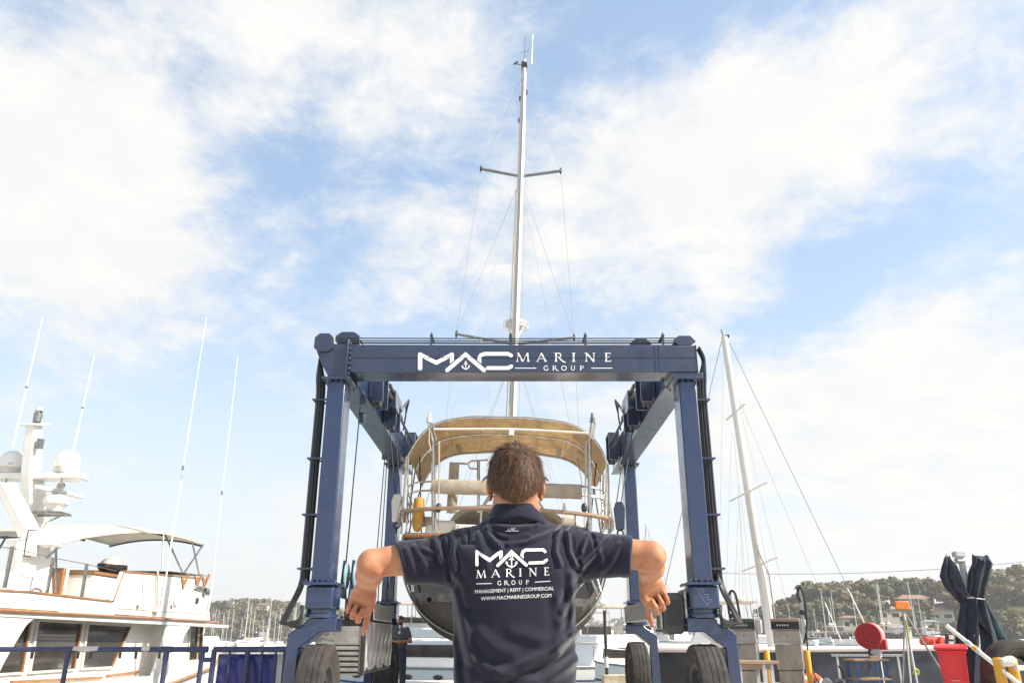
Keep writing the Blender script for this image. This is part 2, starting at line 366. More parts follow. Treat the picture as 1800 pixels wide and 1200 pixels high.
        if label: ob['label'] = label
        return ob
def top(o, label, cat, group=None, kind=None):       # a mesh that is itself a thing: move its origin to its base
    me = o.data; co = np.empty(len(me.vertices)*3); me.vertices.foreach_get('co', co); co = co.reshape(-1, 3)
    c = Vector(((co[:,0].min()+co[:,0].max())/2, (co[:,1].min()+co[:,1].max())/2, co[:,2].min()))
    me.vertices.foreach_set('co', (co-np.array(c)).ravel()); o.location = c; ORG[o.name] = c
    return props(o, label, cat, group, kind)
def kids(o): return [c for c in bpy.data.objects if c.parent == o]
KIDS = {}
def copy_tree(o, loc=None, rz=None, scale=None, label=None, parent=None):
    c = o.copy(); col.objects.link(c)
    if parent is not None: c.parent = parent
    if o not in KIDS: KIDS[o] = kids(o)
    for k in KIDS[o]: copy_tree(k, parent=c)
    if loc is not None: c.location = loc
    if rz is not None: c.rotation_euler.z = rz
    if scale is not None: c.scale = (scale,)*3 if isinstance(scale, (int, float)) else scale
    if label: c['label'] = label
    return c
def lerp(a, b, t): return a+(b-a)*t
def interp(tab, x):
    xs = [t[0] for t in tab]; return [float(np.interp(x, xs, [t[i] for t in tab])) for i in range(1, len(tab[0]))]
def sag(a, b, s, n=10):
    a, b = Vector(a), Vector(b)
    return [a.lerp(b, i/n)-Vector((0,0,s*4*(i/n)*(1-i/n))) for i in range(n+1)]
def smooth_path(pts, n=6):                              # Catmull-Rom
    p = [Vector(q) for q in pts]; p = [2*p[0]-p[1]]+p+[2*p[-1]-p[-2]]; o = []
    for i in range(1, len(p)-2):
        for k in range(n):
            t_ = k/n; a, b, c, d = p[i-1], p[i], p[i+1], p[i+2]
            o.append(.5*((2*b)+(c-a)*t_+(2*a-5*b+4*c-d)*t_*t_+(3*b-a-3*c+d)*t_**3))
    o.append(p[-2]); return o

# ------------------------------------------------------------------ lettering: strokes in the plane
def stroke(pts, w, rnd=False, step=None):
    """a polyline with width -> (verts2d, faces); w may be one width or one per point"""
    pts = [Vector((p[0], p[1])) for p in pts]
    if step:
        q = [pts[0]]
        for a, b in zip(pts, pts[1:]):
            n = max(1, int((b-a).length/step))
            q += [a.lerp(b, (i+1)/n) for i in range(n)]
        pts = q
    n = len(pts); vs = []; fs = []
    for i in range(n):
        d0 = (pts[i]-pts[i-1]).normalized() if i else (pts[1]-pts[0]).normalized()
        d1 = (pts[i+1]-pts[i]).normalized() if i < n-1 else d0
        t_ = (d0+d1); t_ = t_.normalized() if t_.length > 1e-6 else d0
        nn_ = Vector((-t_.y, t_.x)); k = 1/max(.45, abs(nn_.dot(Vector((-d0.y, d0.x)))))
        vs += [pts[i]+nn_*w/2*k, pts[i]-nn_*w/2*k]
    for i in range(n-1): fs.append((2*i, 2*i+1, 2*i+3, 2*i+2))
    if rnd:
        for (c, d, base) in ((pts[0], (pts[0]-pts[1]).normalized(), (0, 1)), (pts[-1], (pts[-1]-pts[-2]).normalized(), (2*n-1, 2*n-2))):
            o = len(vs); p = Vector((-d.y, d.x)); idx = []
            for k in range(1, 6):
                a = math.pi*k/6; vs.append(c+p*math.cos(a)*w/2*(1 if base[0] == 0 else 1)+d*math.sin(a)*w/2); idx.append(o+k-1)
            e0 = base[1] if (vs[base[1]]-(c+p*w/2)).length < (vs[base[0]]-(c+p*w/2)).length else base[0]
            e1 = base[0] if e0 == base[1] else base[1]
            fs.append(tuple([e0]+idx+[e1]))
    return vs, fs
def arc(cx, cy, rx, ry, a0, a1, n=12): return [(cx+rx*math.cos(R(a0+(a1-a0)*i/n)), cy+ry*math.sin(R(a0+(a1-a0)*i/n))) for i in range(n+1)]
GLY = {   # (advance width, strokes [(points, width)]) in units of the letter height
 'M': (1.47, [([(.13,.03),(.26,.97)],.07), ([(.24,1),(.72,.0)],.16), ([(.74,.02),(1.2,.97)],.07), ([(1.22,1),(1.34,.03)],.17), ([(0,.025),(.28,.025)],.05), ([(1.17,.025),(1.47,.025)],.05), ([(.1,.975),(.3,.975)],.05), ([(1.16,.975),(1.34,.975)],.05)]),
 'A': (1.16, [([(.12,.03),(.57,1)],.07), ([(.53,1),(1.03,.03)],.17), ([(.3,.35),(.8,.35)],.06), ([(0,.025),(.26,.025)],.05), ([(.86,.025),(1.16,.025)],.05)]),
 'R': (1.2, [([(.2,.02),(.2,.98)],.16), ([(.26,.965)]+arc(.46,.73,.25,.235,90,-90,8)+[(.26,.495)],.1), ([(.46,.5),(.92,.02),(1.2,-.08)],.14), ([(.03,.025),(.38,.025)],.05), ([(.03,.975),(.24,.975)],.05)]),
 'I': (.42, [([(.21,.02),(.21,.98)],.17), ([(.03,.025),(.39,.025)],.05), ([(.03,.975),(.39,.975)],.05)]),
 'N': (1.22, [([(.2,.03),(.2,.95)],.08), ([(.17,1),(1.04,.0)],.17), ([(1.02,.03),(1.02,.97)],.08), ([(.05,.025),(.35,.025)],.05), ([(0,.975),(.22,.975)],.05), ([(.87,.975),(1.17,.975)],.05)]),
 'E': (.76, [([(.2,.02),(.2,.98)],.16), ([(.2,.965),(.68,.965)],.07), ([(.2,.52),(.56,.52)],.07), ([(.2,.035),(.72,.035)],.07), ([(.66,.98),(.66,.82)],.05), ([(.55,.6),(.55,.44)],.05), ([(.71,.02),(.74,.2)],.05), ([(.03,.025),(.2,.025)],.05), ([(.03,.975),(.2,.975)],.05)]),
 'G': (1.05, [(arc(.55,.5,.45,.46,45,330,16),.14), ([(.92,.05),(.92,.42)],.15), ([(.76,.43),(1.05,.43)],.05), ([(.86,.7),(.88,.92)],.06)]),
 'O': (1.12, [(arc(.56,.5,.46,.46,0,360,22),.14)]),
 'U': (1.12, [([(.24,.98),(.24,.35)]+arc(.56,.35,.32,.31,180,360,10)+[(.88,.98)],.12), ([(.06,.975),(.4,.975)],.05), ([(.74,.975),(1.02,.975)],.05)]),
 'P': (.82, [([(.2,.02),(.2,.98)],.16), ([(.26,.965)]+arc(.46,.72,.26,.245,90,-90,8)+[(.3,.475)],.1), ([(.03,.025),(.4,.025)],.05), ([(.03,.975),(.24,.975)],.05)])}
def logo_strokes(M, A, C, anchor, w, step, polys=()):
    """MAC mark and anchor: polylines in image units (y down)"""
    S = [stroke(M, w, True, step), stroke(A, w, True, step)]+[stroke(c, w*.93, True, step) for c in C]
    S += [([Vector(q) for q in pl], [tuple(range(len(pl)))]) for pl in polys]
    ax, ay, k = anchor
    T = lambda p: (ax+p[0]*k, ay+p[1]*k)
    S += [stroke([T(p) for p in arc(0,-.40,.12,.12,0,360,12)], .075*k), stroke([T((0,-.28)),T((0,.5))], .11*k), stroke([T((-.26,-.17)),T((.26,-.17))], .09*k),
          stroke([T(p) for p in arc(0,.06,.46,.42,10,170,14)], .12*k), stroke([T((-.55,.2)),T((-.46,.02)),T((-.34,.2))], .08*k), stroke([T((.55,.2)),T((.46,.02)),T((.34,.2))], .08*k),
          stroke([T((-.13,.44)),T((0,.58)),T((.13,.44))], .09*k)]
    return S
def word_strokes(items, y_top, y_bot, step, slope=0.0, x_ref=0.0):
    """items: (letter, x0, x1); letters between y_top and y_bot (image units, y down), baseline sloping by slope"""
    S = []
    for ch, x0, x1 in items:
        adv, st = GLY[ch]; h = y_bot-y_top; kx = (x1-x0)/adv; dy = slope*((x0+x1)/2-x_ref)
        for pts, w in st:
            ws = w*(h*.5+kx*.5)
            S.append(stroke([(x0+p[0]*kx, y_bot-p[1]*h+dy+slope*(p[0]*kx-(x1-x0)/2)) for p in pts], ws, False, step))
    return S
def text_mesh(txt):
    cu = bpy.data.curves.new('t', 'FONT'); cu.body = txt; cu.resolution_u = 2
    o = bpy.data.objects.new('t', cu); col.objects.link(o); bpy.context.view_layer.update()
    me = bpy.data.meshes.new_from_object(o.evaluated_get(bpy.context.evaluated_depsgraph_get()))
    v = [(q.co.x, q.co.y) for q in me.vertices]; f = [tuple(p.vertices) for p in me.polygons]
    bpy.data.objects.remove(o); bpy.data.curves.remove(cu); bpy.data.meshes.remove(me)
    return v, f
# ------------------------------------------------------------------ setting
WATER = -1.5
def struct(o): o['kind'] = 'structure'; return o
m = MB(); m.prism([(-60,-40),(60,-40),(60,12.2),(22,12.2),(22,19.2),(3.4,19.2),(3.4,24.5),(1.75,24.5),(1.75,19.2),(-1.7,19.2),(-1.7,26),(-3.4,26),(-3.4,12.2),(-60,12.2)], 'z', -4.2, 4.2)
struct(m.build('wharf', 'concrete'))
m = MB(); m.add([(-2500,-500,WATER),(2500,-500,WATER),(2500,3500,WATER),(-2500,3500,WATER)], [(0,1,2,3)]); struct(m.build('water', 'water'))
# ------------------------------------------------------------------ far shore: hills, woods, houses
XD = lambda px, D: (px-900)*D*.938/F
def smooth01(t): t = max(0, min(1, t)); return t*t*(3-2*t)
SK = {'right': ([(1200,2),(1330,5),(1365,8),(1430,11.5),(1510,13),(1580,13.5),(1650,13.5),(1740,16),(1800,18),(1900,20),(2300,22)], 246, 330, 470),
      'left': ([(-600,16),(100,14),(300,13.5),(360,13.5),(430,15),(490,14),(520,11),(560,10),(620,7),(700,3)], 440, 540, 720),
      'far': ([(300,10),(700,17),(760,16),(900,14),(1100,15),(1300,12),(1500,10)], 900, 1050, 1300)}
def hill_z(k, px, D):
    H, d0, d1, d2 = SK[k]; h = float(np.interp(px, [a for a, b in H], [b for a, b in H]))
    return -2.6+smooth01((D-d0)/(d1-d0))*(h+2.6)-smooth01((D-d1)/(d2-d1))*h*.4
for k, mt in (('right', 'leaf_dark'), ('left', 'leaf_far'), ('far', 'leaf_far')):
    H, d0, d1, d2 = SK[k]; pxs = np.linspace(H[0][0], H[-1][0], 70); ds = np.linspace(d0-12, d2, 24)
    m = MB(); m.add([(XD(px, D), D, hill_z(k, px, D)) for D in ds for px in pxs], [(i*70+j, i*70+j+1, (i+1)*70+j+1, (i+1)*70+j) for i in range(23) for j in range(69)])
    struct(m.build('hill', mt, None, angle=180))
def crown_mesh(seed, w, h, nq, qs, lobes=9):
    r = random.Random(seed); v = []; f = []; nrm = []
    L_ = [(r.uniform(-.34, .34)*w, r.uniform(-.34, .34)*w, h*r.uniform(.42, .86), r.uniform(.17, .30)*w) for _ in range(lobes)]
    for q in range(nq):
        cx, cy, cz, rr = r.choice(L_); d = Vector((r.gauss(0,1), r.gauss(0,1), r.gauss(0,1)*.8+.25)).normalized()
        p = Vector((cx, cy, cz))+Vector((d.x*rr, d.y*rr, d.z*rr*.62))*r.uniform(.72, 1.05)
        n = (d+Vector((r.gauss(0,.55), r.gauss(0,.55), r.gauss(0,.55)))).normalized(); x, y, _ = frame_of(n); s_ = qs*r.uniform(.6, 1.35); a = r.uniform(0, 6.28)
        x, y = x*math.cos(a)+y*math.sin(a), y*math.cos(a)-x*math.sin(a); o = len(v); nrm.append((d*.75+n*.35+Vector((0,0,.15))).normalized())
        v += [p-x*s_-y*s_*.5, p+x*s_*.2-y*s_*.75, p+x*s_+y*s_*.2, p-x*s_*.1+y*s_*.8]; f.append((o, o+1, o+2, o+3))
    return v, f, L_, nrm
def leaf_normals(o, nrm):                              # foliage is shaded by the swell of its clump
    o.data.normals_split_custom_set([tuple(n) for n in nrm for _ in range(4)])
PRO = []
for s in range(7):
    w, h = (11.5, 10.5) if s % 2 else (9.5, 11.5); v, f, L_, nrm = crown_mesh(s+11, w, h, 620, .62)
    root = bpy.data.objects.new('hillside_tree', None); col.objects.link(root); ORG[root.name] = Vector((0,0,0))
    m = MB(); m.add(v, f); leaf_normals(m.build('crown', ('leaf_olive','leaf_dark','leaf_brown')[s % 3], root, angle=180, fix=False), nrm)
    m = MB(); m.tube([(0,0,-1), (.1,0,h*.25), (.3,.2,h*.5)], [.35,.28,.2], 7)
    for (cx, cy, cz, rr) in L_[:5]: m.tube([(.2,.1,h*.35), (cx*.6, cy*.6, cz*.8), (cx, cy, cz)], [.18,.12,.05], 5)
    m.build('trunk', 'bark', root); PRO.append(root)
tr_rng = random.Random(21); placed = []
def place_tree(proto, px, D, sc_, first):
    z = hill_z('right', px, D); loc = (XD(px, D), D, z)
    o = proto if first else copy_tree(proto)
    o.location = loc; o.rotation_euler.z = tr_rng.uniform(0, 6.28); o.scale = (sc_, sc_, sc_*tr_rng.uniform(.85, 1.1))
    lab = 'olive-green tree in the dense wood on the right hillside' if proto['lk'] == 0 else ('dark green tree in the dense wood on the right hillside' if proto['lk'] == 1 else 'brownish tree in the dense wood on the right hillside')
    col_ = ('olive-green', 'dark green', 'brownish')[proto['lk']]
    pl = 'on the skyline' if D > 318 else ('halfway up the slope' if D > 285 else 'low by the shore')
    bx = ['beside the tall white mast', 'above the second fuel pump', 'above the cable drum', 'above the red hose reel', 'behind the orange sign', 'behind the red bin', 'behind the black covers', 'at the far right edge'][int(np.searchsorted([1390, 1430, 1490, 1545, 1600, 1655, 1745], px))]
    props(o, f'{col_} tree {pl} of the right hill, {bx}', 'tree', 'trees on the right hillside')
for i, p in enumerate(PRO): p['lk'] = i % 3
used_ = set(); n_t = 0
HOUSE_R = [(1622,1052,62,310),(1578,1103,52,255),(1570,1070,42,285),(1662,1072,44,288),(1642,1092,26,262),(1500,1085,30,270)]
while n_t < 155:
    D = 250+ (tr_rng.random()**.8)*100; px = tr_rng.uniform(1345, 1835); X = XD(px, D)
    if any((X-a)**2+(D-b)**2 < 5.2**2 for a, b in placed): 
        if tr_rng.random() < .93: continue
    if any(abs(px-hx) < hw*.62 and D < hd+9 and D > hd-24 for hx, hy, hw, hd in HOUSE_R): continue
    placed.append((X, D)); i = tr_rng.randrange(7); sc_ = tr_rng.uniform(.62, 1.0)*(.8 if D < 275 else 1)*(.7 if px < 1420 else 1)
    place_tree(PRO[i], px, D, sc_, i not in used_); used_.add(i); n_t += 1
for p in PRO:
    if 'label' not in p: bpy.data.objects.remove(p)
# the far wood on the left reads as one mass
m = MB(); lr = random.Random(5); CR = [crown_mesh(40+s, 10, 10, 150, .95, 7) for s in range(5)]; fn_ = []
for n_ in range(420):
    px = lr.uniform(300, 640); D = 445+lr.random()**.8*130; v, f, _, nr_ = lr.choice(CR); s_ = lr.uniform(.65, 1.1); X, z = XD(px, D), hill_z('left', px, D); a = lr.uniform(0, 6.28)
    m.add([(X+(q[0]*math.cos(a)-q[1]*math.sin(a))*s_, D+(q[0]*math.sin(a)+q[1]*math.cos(a))*s_, z+q[2]*s_) for q in v], f); fn_ += [(q[0]*math.cos(a)-q[1]*math.sin(a), q[0]*math.sin(a)+q[1]*math.cos(a), q[2]) for q in nr_]
for n_ in range(160):
    px = lr.uniform(690, 1400); D = 905+lr.random()*150; v, f, _, nr_ = lr.choice(CR); s_ = lr.uniform(.7, 1.2); X, z = XD(px, D), hill_z('far', px, D)
    m.add([(X+q[0]*s_, D+q[1]*s_, z+q[2]*s_) for q in v], f); fn_ += nr_
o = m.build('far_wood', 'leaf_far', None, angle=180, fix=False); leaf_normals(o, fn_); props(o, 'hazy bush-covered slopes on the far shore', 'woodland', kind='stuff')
def house(px, py, wpx, D, k, wall, roof, lab, storeys=2):
    X = XD(px, D); w = wpx*D*.938/F; z0 = hill_z(k, px, D)-1.5; zt = P(px, py, D).z; d = w*.6; h = max(3.0, min(zt-z0, 2.9*storeys+2)); z0 = zt-h
    t = thing('hillside_house', lab, 'house', (X, D+d/2, z0), 'houses on the slopes')
    m = MB(); m.bb(X-w/2, X+w/2, D, D+d, z0-4, zt); m.build('wall', wall, t)
    m = MB(); e = .6; rh = w*.13
    vs = [(X-w/2-e, D-e, zt), (X+w/2+e, D-e, zt), (X+w/2+e, D+d+e, zt), (X-w/2-e, D+d+e, zt), (X-w*.25, D+d/2, zt+rh), (X+w*.25, D+d/2, zt+rh)]
    m.add(vs, [(0,1,5,4), (1,2,5), (2,3,4,5), (3,0,4), (3,2,1,0)]); m.build('roof', roof, t, angle=20)
    n = max(2, int(w/3.2))
    for s_ in range(storeys):
        for i in range(n):
            x = X-w/2+w*(i+.5)/n; zz = zt-1.9-2.8*s_
            if zz < z0-2: continue
            m = MB(); m.bb(x-w/n*.3, x+w/n*.3, D-.06, D+.02, zz-.6, zz+.6); m.build('window', 'glass_dark', t)
for (hx, hy, hw, hd), wl, rf, lab, st in zip(HOUSE_R, ('house_wall','house_white','house_wall','house_wall','house_white','house_wall'), ('roof_tile','roof_grey','roof_grey','roof_tile','roof_grey','roof_tile'),
    ('large cream house high among trees right of the orange sign', 'white flat house low on the shore behind the tripod', 'brown-roofed house behind the orange sign', 'house with long red roof left of the black covers', 'small white house by the water behind the tripod', 'small house among trees above the red hose reel'), (2,1,1,1,2,1)): house(hx, hy, hw, hd, 'right', wl, rf, lab, st)
for hx, hy, hw, hd, lab in ((397,1056,12,520,'tiny terracotta house on the left hill, leftmost'), (455,1062,20,500,'tiny cream house near the top of the left hill'), (484,1080,9,480,'tiny cream house halfway down the left hill'), (505,1062,26,540,'pale houses on the left hill ridge beside the lift column'), (462,1101,14,455,'tiny white house at the foot of the left hill')): house(hx, hy, hw, hd, 'left', 'house_wall', 'roof_tile', lab, 1)
# a lone conifer on the skyline left of the white mast
D = 262; X = XD(1329, D); zt = P(1329, 1072, D).z; t = thing('pine_tree', 'lone dark conifer left of the tall white mast', 'tree', (X, D, WATER))
m = MB(); m.tube([(X, D, WATER), (X, D, zt)], [.3,.05], 7); m.build('trunk', 'bark', t)
m = MB(); pr_ = random.Random(4)
for k in range(9):
    z = lerp(zt-.3, zt-6.5, k/8); rr_ = .5+k*.33
    for j in range(9+k):
        a = pr_.uniform(0, 6.28); L_ = rr_*pr_.uniform(.7, 1.1); d = Vector((math.cos(a), math.sin(a), .25)); n = Vector((-math.sin(a), math.cos(a), 0)); b0 = Vector((X, D, z))
        m.add([b0, b0+d*L_*.5+n*.28, b0+d*L_, b0+d*L_*.5-n*.28-Vector((0,0,.25))], [(0,1,2,3)])
m.build('crown', 'leaf_dark', t, angle=10, fix=False)
# two-deck white houseboat, built as a plain block with balcony and windows
D = 236; X = XD(1478, D); w = 108*D*.938/F; z1 = P(1478, 1107, D).z
t = thing('houseboat', 'long white two-storey houseboat behind the marina masts at right', 'building', (X, D+4, WATER))
m = MB(); m.bb(X-w/2, X+w/2, D+1, D+8, WATER, z1-.5); m.build('wall', 'house_white', t)
m = MB(); m.bb(X-w/2-.6, X+w/2+.6, D-.6, D+8.6, z1-.45, z1-.1); m.build('roof', 'roof_grey', t)
m = MB(); m.bb(X-w/2-.4, X+w/2+.4, D-.5, D+.95, z1-2.75, z1-2.45); m.build('balcony', 'white_paint', t)
for k in range(11):
    x = X-w/2+w*(k+.5)/11
    for zz in (z1-1.3, z1-3.8): m = MB(); m.bb(x-.5, x+.5, D+.93, D+1.02, zz-.5, zz+.5); m.build('window', 'glass_dark', t)
m = MB(); m.bb(XD(1735,256), XD(1990,256), 256, 259, -2.6, P(1780,1094,256).z); top(m.build('hedge', 'hedge', None, bevel=.3), 'dark clipped hedge along the shore behind the big tyre', 'hedge')
# ------------------------------------------------------------------ marina boats
def hullrings(Lh, B, zd, zb, bow=.75, n=9):
    st = [(-.5,.78,0),(-.3,.93,0),(0,1,0),(.2,.9,.05),(.35,.62,.15),(.45,.30,.26),(.5,.02,.34)]
    return [[(math.copysign(abs(math.cos(a))**.7, math.cos(a))*B/2*b, y*Lh, lerp(zd+u_, zb, abs(math.sin(a))**.8)) for a in np.linspace(0, math.pi, n)] for y, b, u_ in st]
def sail_proto(hc, cover):
    r = bpy.data.objects.new('moored_sailboat', None); col.objects.link(r); ORG[r.name] = Vector((0,0,0))
    m = MB(); m.loft(hullrings(11, 3.5, 1.1, -.4), closed=True, cap0=True); m.build('hull', hc, r, angle=45)
    m = MB(); m.prism([(-.9,1.1),(.9,1.1),(.8,1.5),(-.8,1.5)], 'y', -2.2, 4.6); m.build('cabin', 'boat_white', r, bevel=.06)
    for s in (-1, 1): m = MB(); m.bb(s*.83, s*.88, -1.8, 1.9, 1.22, 1.4); m.build('window', 'glass_dark', r)
    m = MB(); m.tube([(0,1.2,1.2), (0,1.1,13.4)], [.11,.08], 8); m.build('mast', 'mast_white', r)
    m = MB(); m.tube([(0,1.0,2.4), (0,-1,2.55), (0,-3.2,2.45)], [.16,.24,.12], 8); m.build('sail_cover', cover, r)
    for z in (5.6, 9.4): m = MB(); m.beam((-.8,1.1,z), (.8,1.1,z), .06, .04); m.build('spreader', 'mast_white', r)
    for a, b in (((0,1.1,13.3),(0,5.2,1.3)), ((0,1.1,13.3),(0,-5.2,1.2)), ((-.8,1.1,9.4),(-1.6,1,1.2)), ((.8,1.1,9.4),(1.6,1,1.2)), ((-.8,1.1,9.4),(0,1.1,13.2)), ((.8,1.1,9.4),(0,1.1,13.2))): m = MB(); m.tube([a, b], .014, 4); m.build('stay', 'wire', r)
    m = MB(); rr = hullrings(11.1, 3.55, 1.12, -.4)
    for s in (0, -1): m.tube([(q[s][0], q[s][1], q[s][2]+.5) for q in rr], .018, 5)
    for q in rr:
        for s in (0, -1): m.tube([(q[s][0], q[s][1], q[s][2]-.02), (q[s][0], q[s][1], q[s][2]+.5)], .018, 5)
    m.build('guard_rail', 'steel', r); return r
def motor_proto(hc):
    r = bpy.data.objects.new('moored_motorboat', None); col.objects.link(r); ORG[r.name] = Vector((0,0,0))
    m = MB(); m.loft(hullrings(12, 4, 1.35, -.4), closed=True, cap0=True); m.build('hull', hc, r, angle=45)
    m = MB(); m.prism([(-3.6,1.3),(2.8,1.35),(1.4,2.45),(-3.0,2.5)], 'x', -1.45, 2.9); m.build('cabin', 'boat_white', r, bevel=.08)
    for s in (-1, 1): m = MB(); m.prism([(-2.8,1.75),(1.9,1.75),(1.35,2.25),(-2.7,2.25)], 'x', s*1.455, s*.02); m.build('window', 'glass_dark', r)
    m = MB(); m.prism([(-3.2,2.52),(.9,2.52),(.5,3.2),(-.0,2.95),(-3.0,2.9)], 'x', -1.3, 2.6); m.build('flybridge', 'boat_white', r, bevel=.06)
    m = MB(); m.beam((0,.72,2.9), (0,.35,3.4), 2.3, .04, (0,1,0)); m.build('windscreen', 'glass_dark', r)
    m = MB(); m.bb(-1.2, 1.2, -2.6, .0, 4.35, 4.43); m.build('canopy', 'canvas_cream', r)
    for s in (-1, 1):
        for a, b in (((s*1.15,-2.5,2.8),(s*1.15,-2.3,4.36)), ((s*1.15,-.1,2.9),(s*1.15,-.2,4.36))): m = MB(); m.tube([a, b], .025, 5); m.build('canopy_post', 'steel', r)
    m = MB(); m.tube([(0,-1.9,4.4), (0,-2.1,6.2)], .04, 6); m.ell((0,-1.9,4.62), (.3,.3,.15), 12, 6); m.build('radar_mast', 'boat_white', r)
    rr = hullrings(12.05, 4.04, 1.36, -.4)
    for s in (0, -1): m = MB(); m.tube([(q[s][0], q[s][1], q[s][2]-.03) for q in rr], .05, 6); m.build('rubbing_strake', 'steel', r)
    for s in (1, -2): m = MB(); m.tube([(q[s][0], q[s][1], q[s][2]+.12) for q in rr], .045, 6); m.build('hull_stripe', 'sailcover_blue', r)
    for s in (-1, 1):
        for y in (-2.2, -.6, 1.0, 2.4): b_ = interp([(q[0][1], q[0][0]) for q in rr], y)[0]; m = MB(); m.ell((s*(b_-.02), y, .98), (.05,.26,.10), 14, 8); m.build('porthole', 'glass_dark', r)
    m = MB(); rr = hullrings(12.1, 4.05, 1.37, -.4)[2:]
    for s in (0, -1):
        m.tube([(q[s][0]*.96, q[s][1], q[s][2]+.65) for q in rr], .02, 5)
        for q in rr: m.tube([(q[s][0]*.96, q[s][1], q[s][2]-.02), (q[s][0]*.96, q[s][1], q[s][2]+.65)], .018, 5)
    m.build('bow_rail', 'steel', r); return r
protos = [(sail_proto('boat_white', 'sailcover_blue'), 'white sailing boat with a blue sail cover', 'sailboat'), (sail_proto('boat_white', 'sailcover_tan'), 'white sailing boat with a tan sail cover', 'sailboat'), (sail_proto('boat_blue', 'sailcover_tan'), 'blue-hulled sailing boat', 'sailboat'),
          (motor_proto('boat_white'), 'white canopied motor cruiser', 'motorboat'), (motor_proto('boat_blue'), 'blue-hulled motor cruiser', 'motorboat')]
mr_ = random.Random(12); seen = set()
def moor(k, x, D, rz, s, where, grp, lab=None):
    o, l, c = protos[k]
    if k in seen: o = copy_tree(o)
    seen.add(k); o.location = (x, D, WATER); o.rotation_euler.z = rz; o.scale = (s, s, s*mr_.uniform(.92, 1.12))
    props(o, lab or f'{l} {where}', c, grp)
for (p0, p1, Ds, where, grp) in ((350, 548, (205, 245, 290, 340, 395), 'under the left hill', 'boats in the left marina'),
                                 (1285, 1650, (92, 122, 156, 192, 222), 'behind the dark hull', 'boats in the right marina'),
                                 (1035, 1285, (62, 88, 118, 155, 200), 'seen between the right wheels', 'boats in the middle marina')):
    for D in Ds:
        x = XD(p0, D)+mr_.uniform(0, 2)
        while x < XD(p1, D):
            row = ('nearest row', 'second row', 'third row', 'fourth row', 'farthest row')[Ds.index(D)]; far_ = D >= 150
            if mr_.random() < .80: moor(mr_.choices((0,1,2,3,4), (6,5,1.2,3,.4) if far_ else (.0,.0,.0,3,.5))[0], x, D+mr_.uniform(-1.2, 1.2), mr_.choice((0, math.pi))+mr_.uniform(-.12, .12), mr_.uniform(.72, 1.0), where+', '+row, grp)
            x += mr_.uniform(4.6, 6.0)
moor(3, XD(738, 40), 41, R(62), 1.0, '', 'boats in the middle marina', 'sleek white motor cruiser lying across the slip under the lifted hull')
moor(3, XD(720, 60), 62, R(-70), 1.05, '', 'boats in the middle marina', 'white motor cruiser behind the one under the lifted hull')
moor(1, XD(765, 92), 92, R(10), .8, '', 'boats in the middle marina', 'white sailing boat far behind the lifted hull on its left')
moor(3, XD(1120, 46), 47, R(-70), .95, '', 'boats in the middle marina', 'white motor cruiser just beyond the pier end post')
moor(3, XD(1250, 40), 41, R(80), .9, '', 'boats in the middle marina', 'white motor cruiser seen under the right front leg')
moor(0, XD(1165, 72), 74, R(20), 1.0, '', 'boats in the middle marina', 'white sailing boat lying askew between the right wheels')
# ------------------------------------------------------------------ sea air
m = MB(); m.bb(-2600, 2600, -600, 3600, -5.2, 62); hz_o = m.build('haze', 'white_paint', None)
hm_ = bpy.data.materials.new('haze_air'); hm_.use_nodes = True; t = hm_.node_tree; t.nodes.clear()
ou = t.nodes.new('ShaderNodeOutputMaterial'); pv = t.nodes.new('ShaderNodeVolumePrincipled'); pv.inputs['Density'].default_value = .00046; pv.inputs['Color'].default_value = (.98, .97, .95, 1); pv.inputs['Anisotropy'].default_value = .2
t.links.new(pv.outputs[0], ou.inputs['Volume']); hz_o.data.materials.clear(); hz_o.data.materials.append(hm_); hz_o['kind'] = 'stuff'; hz_o['label'] = 'pale sea haze over the whole harbour'; hz_o['category'] = 'haze'
# ------------------------------------------------------------------ travel lift
YF, YR, CX = 10.4, 16.0, 2.345           # front and rear columns, half gauge
CX2 = 2.33
lift = thing('boat_lift', 'navy blue four-wheeled gantry boat lift with white lettering on its front beam', 'boat lift', (0, 13.2, 0))
def column(sx, y0):
    m = MB(); m.bb(sx*CX-.12, sx*CX+.12, y0-.2, y0+.2, 1.84, 4.42); o = m.build('column', 'navy', lift, bevel=.02)
    m = MB(); m.bb(sx*CX-.19, sx*CX+.19, y0-.26, y0+.26, 4.423, 4.46); 
    for k in range(5):
        for yy in (-.235, .235): m.cyl((sx*CX-.15+k*.075, y0+yy, 4.395), (sx*CX-.15+k*.075, y0+yy, 4.42), .014, seg=6)
    m.build('flange', 'navy_dull', o, bevel=.006)
    m = MB(); m.bb(sx*CX-.20, sx*CX+.20, y0-.27, y0+.27, 1.80, 1.838)
    for k in range(6): m.cyl((sx*CX-.17+k*.068, y0-.245, 1.838), (sx*CX-.17+k*.068, y0-.245, 1.866), .014, seg=6)
    m.build('flange', 'navy', o, bevel=.006)
    return o
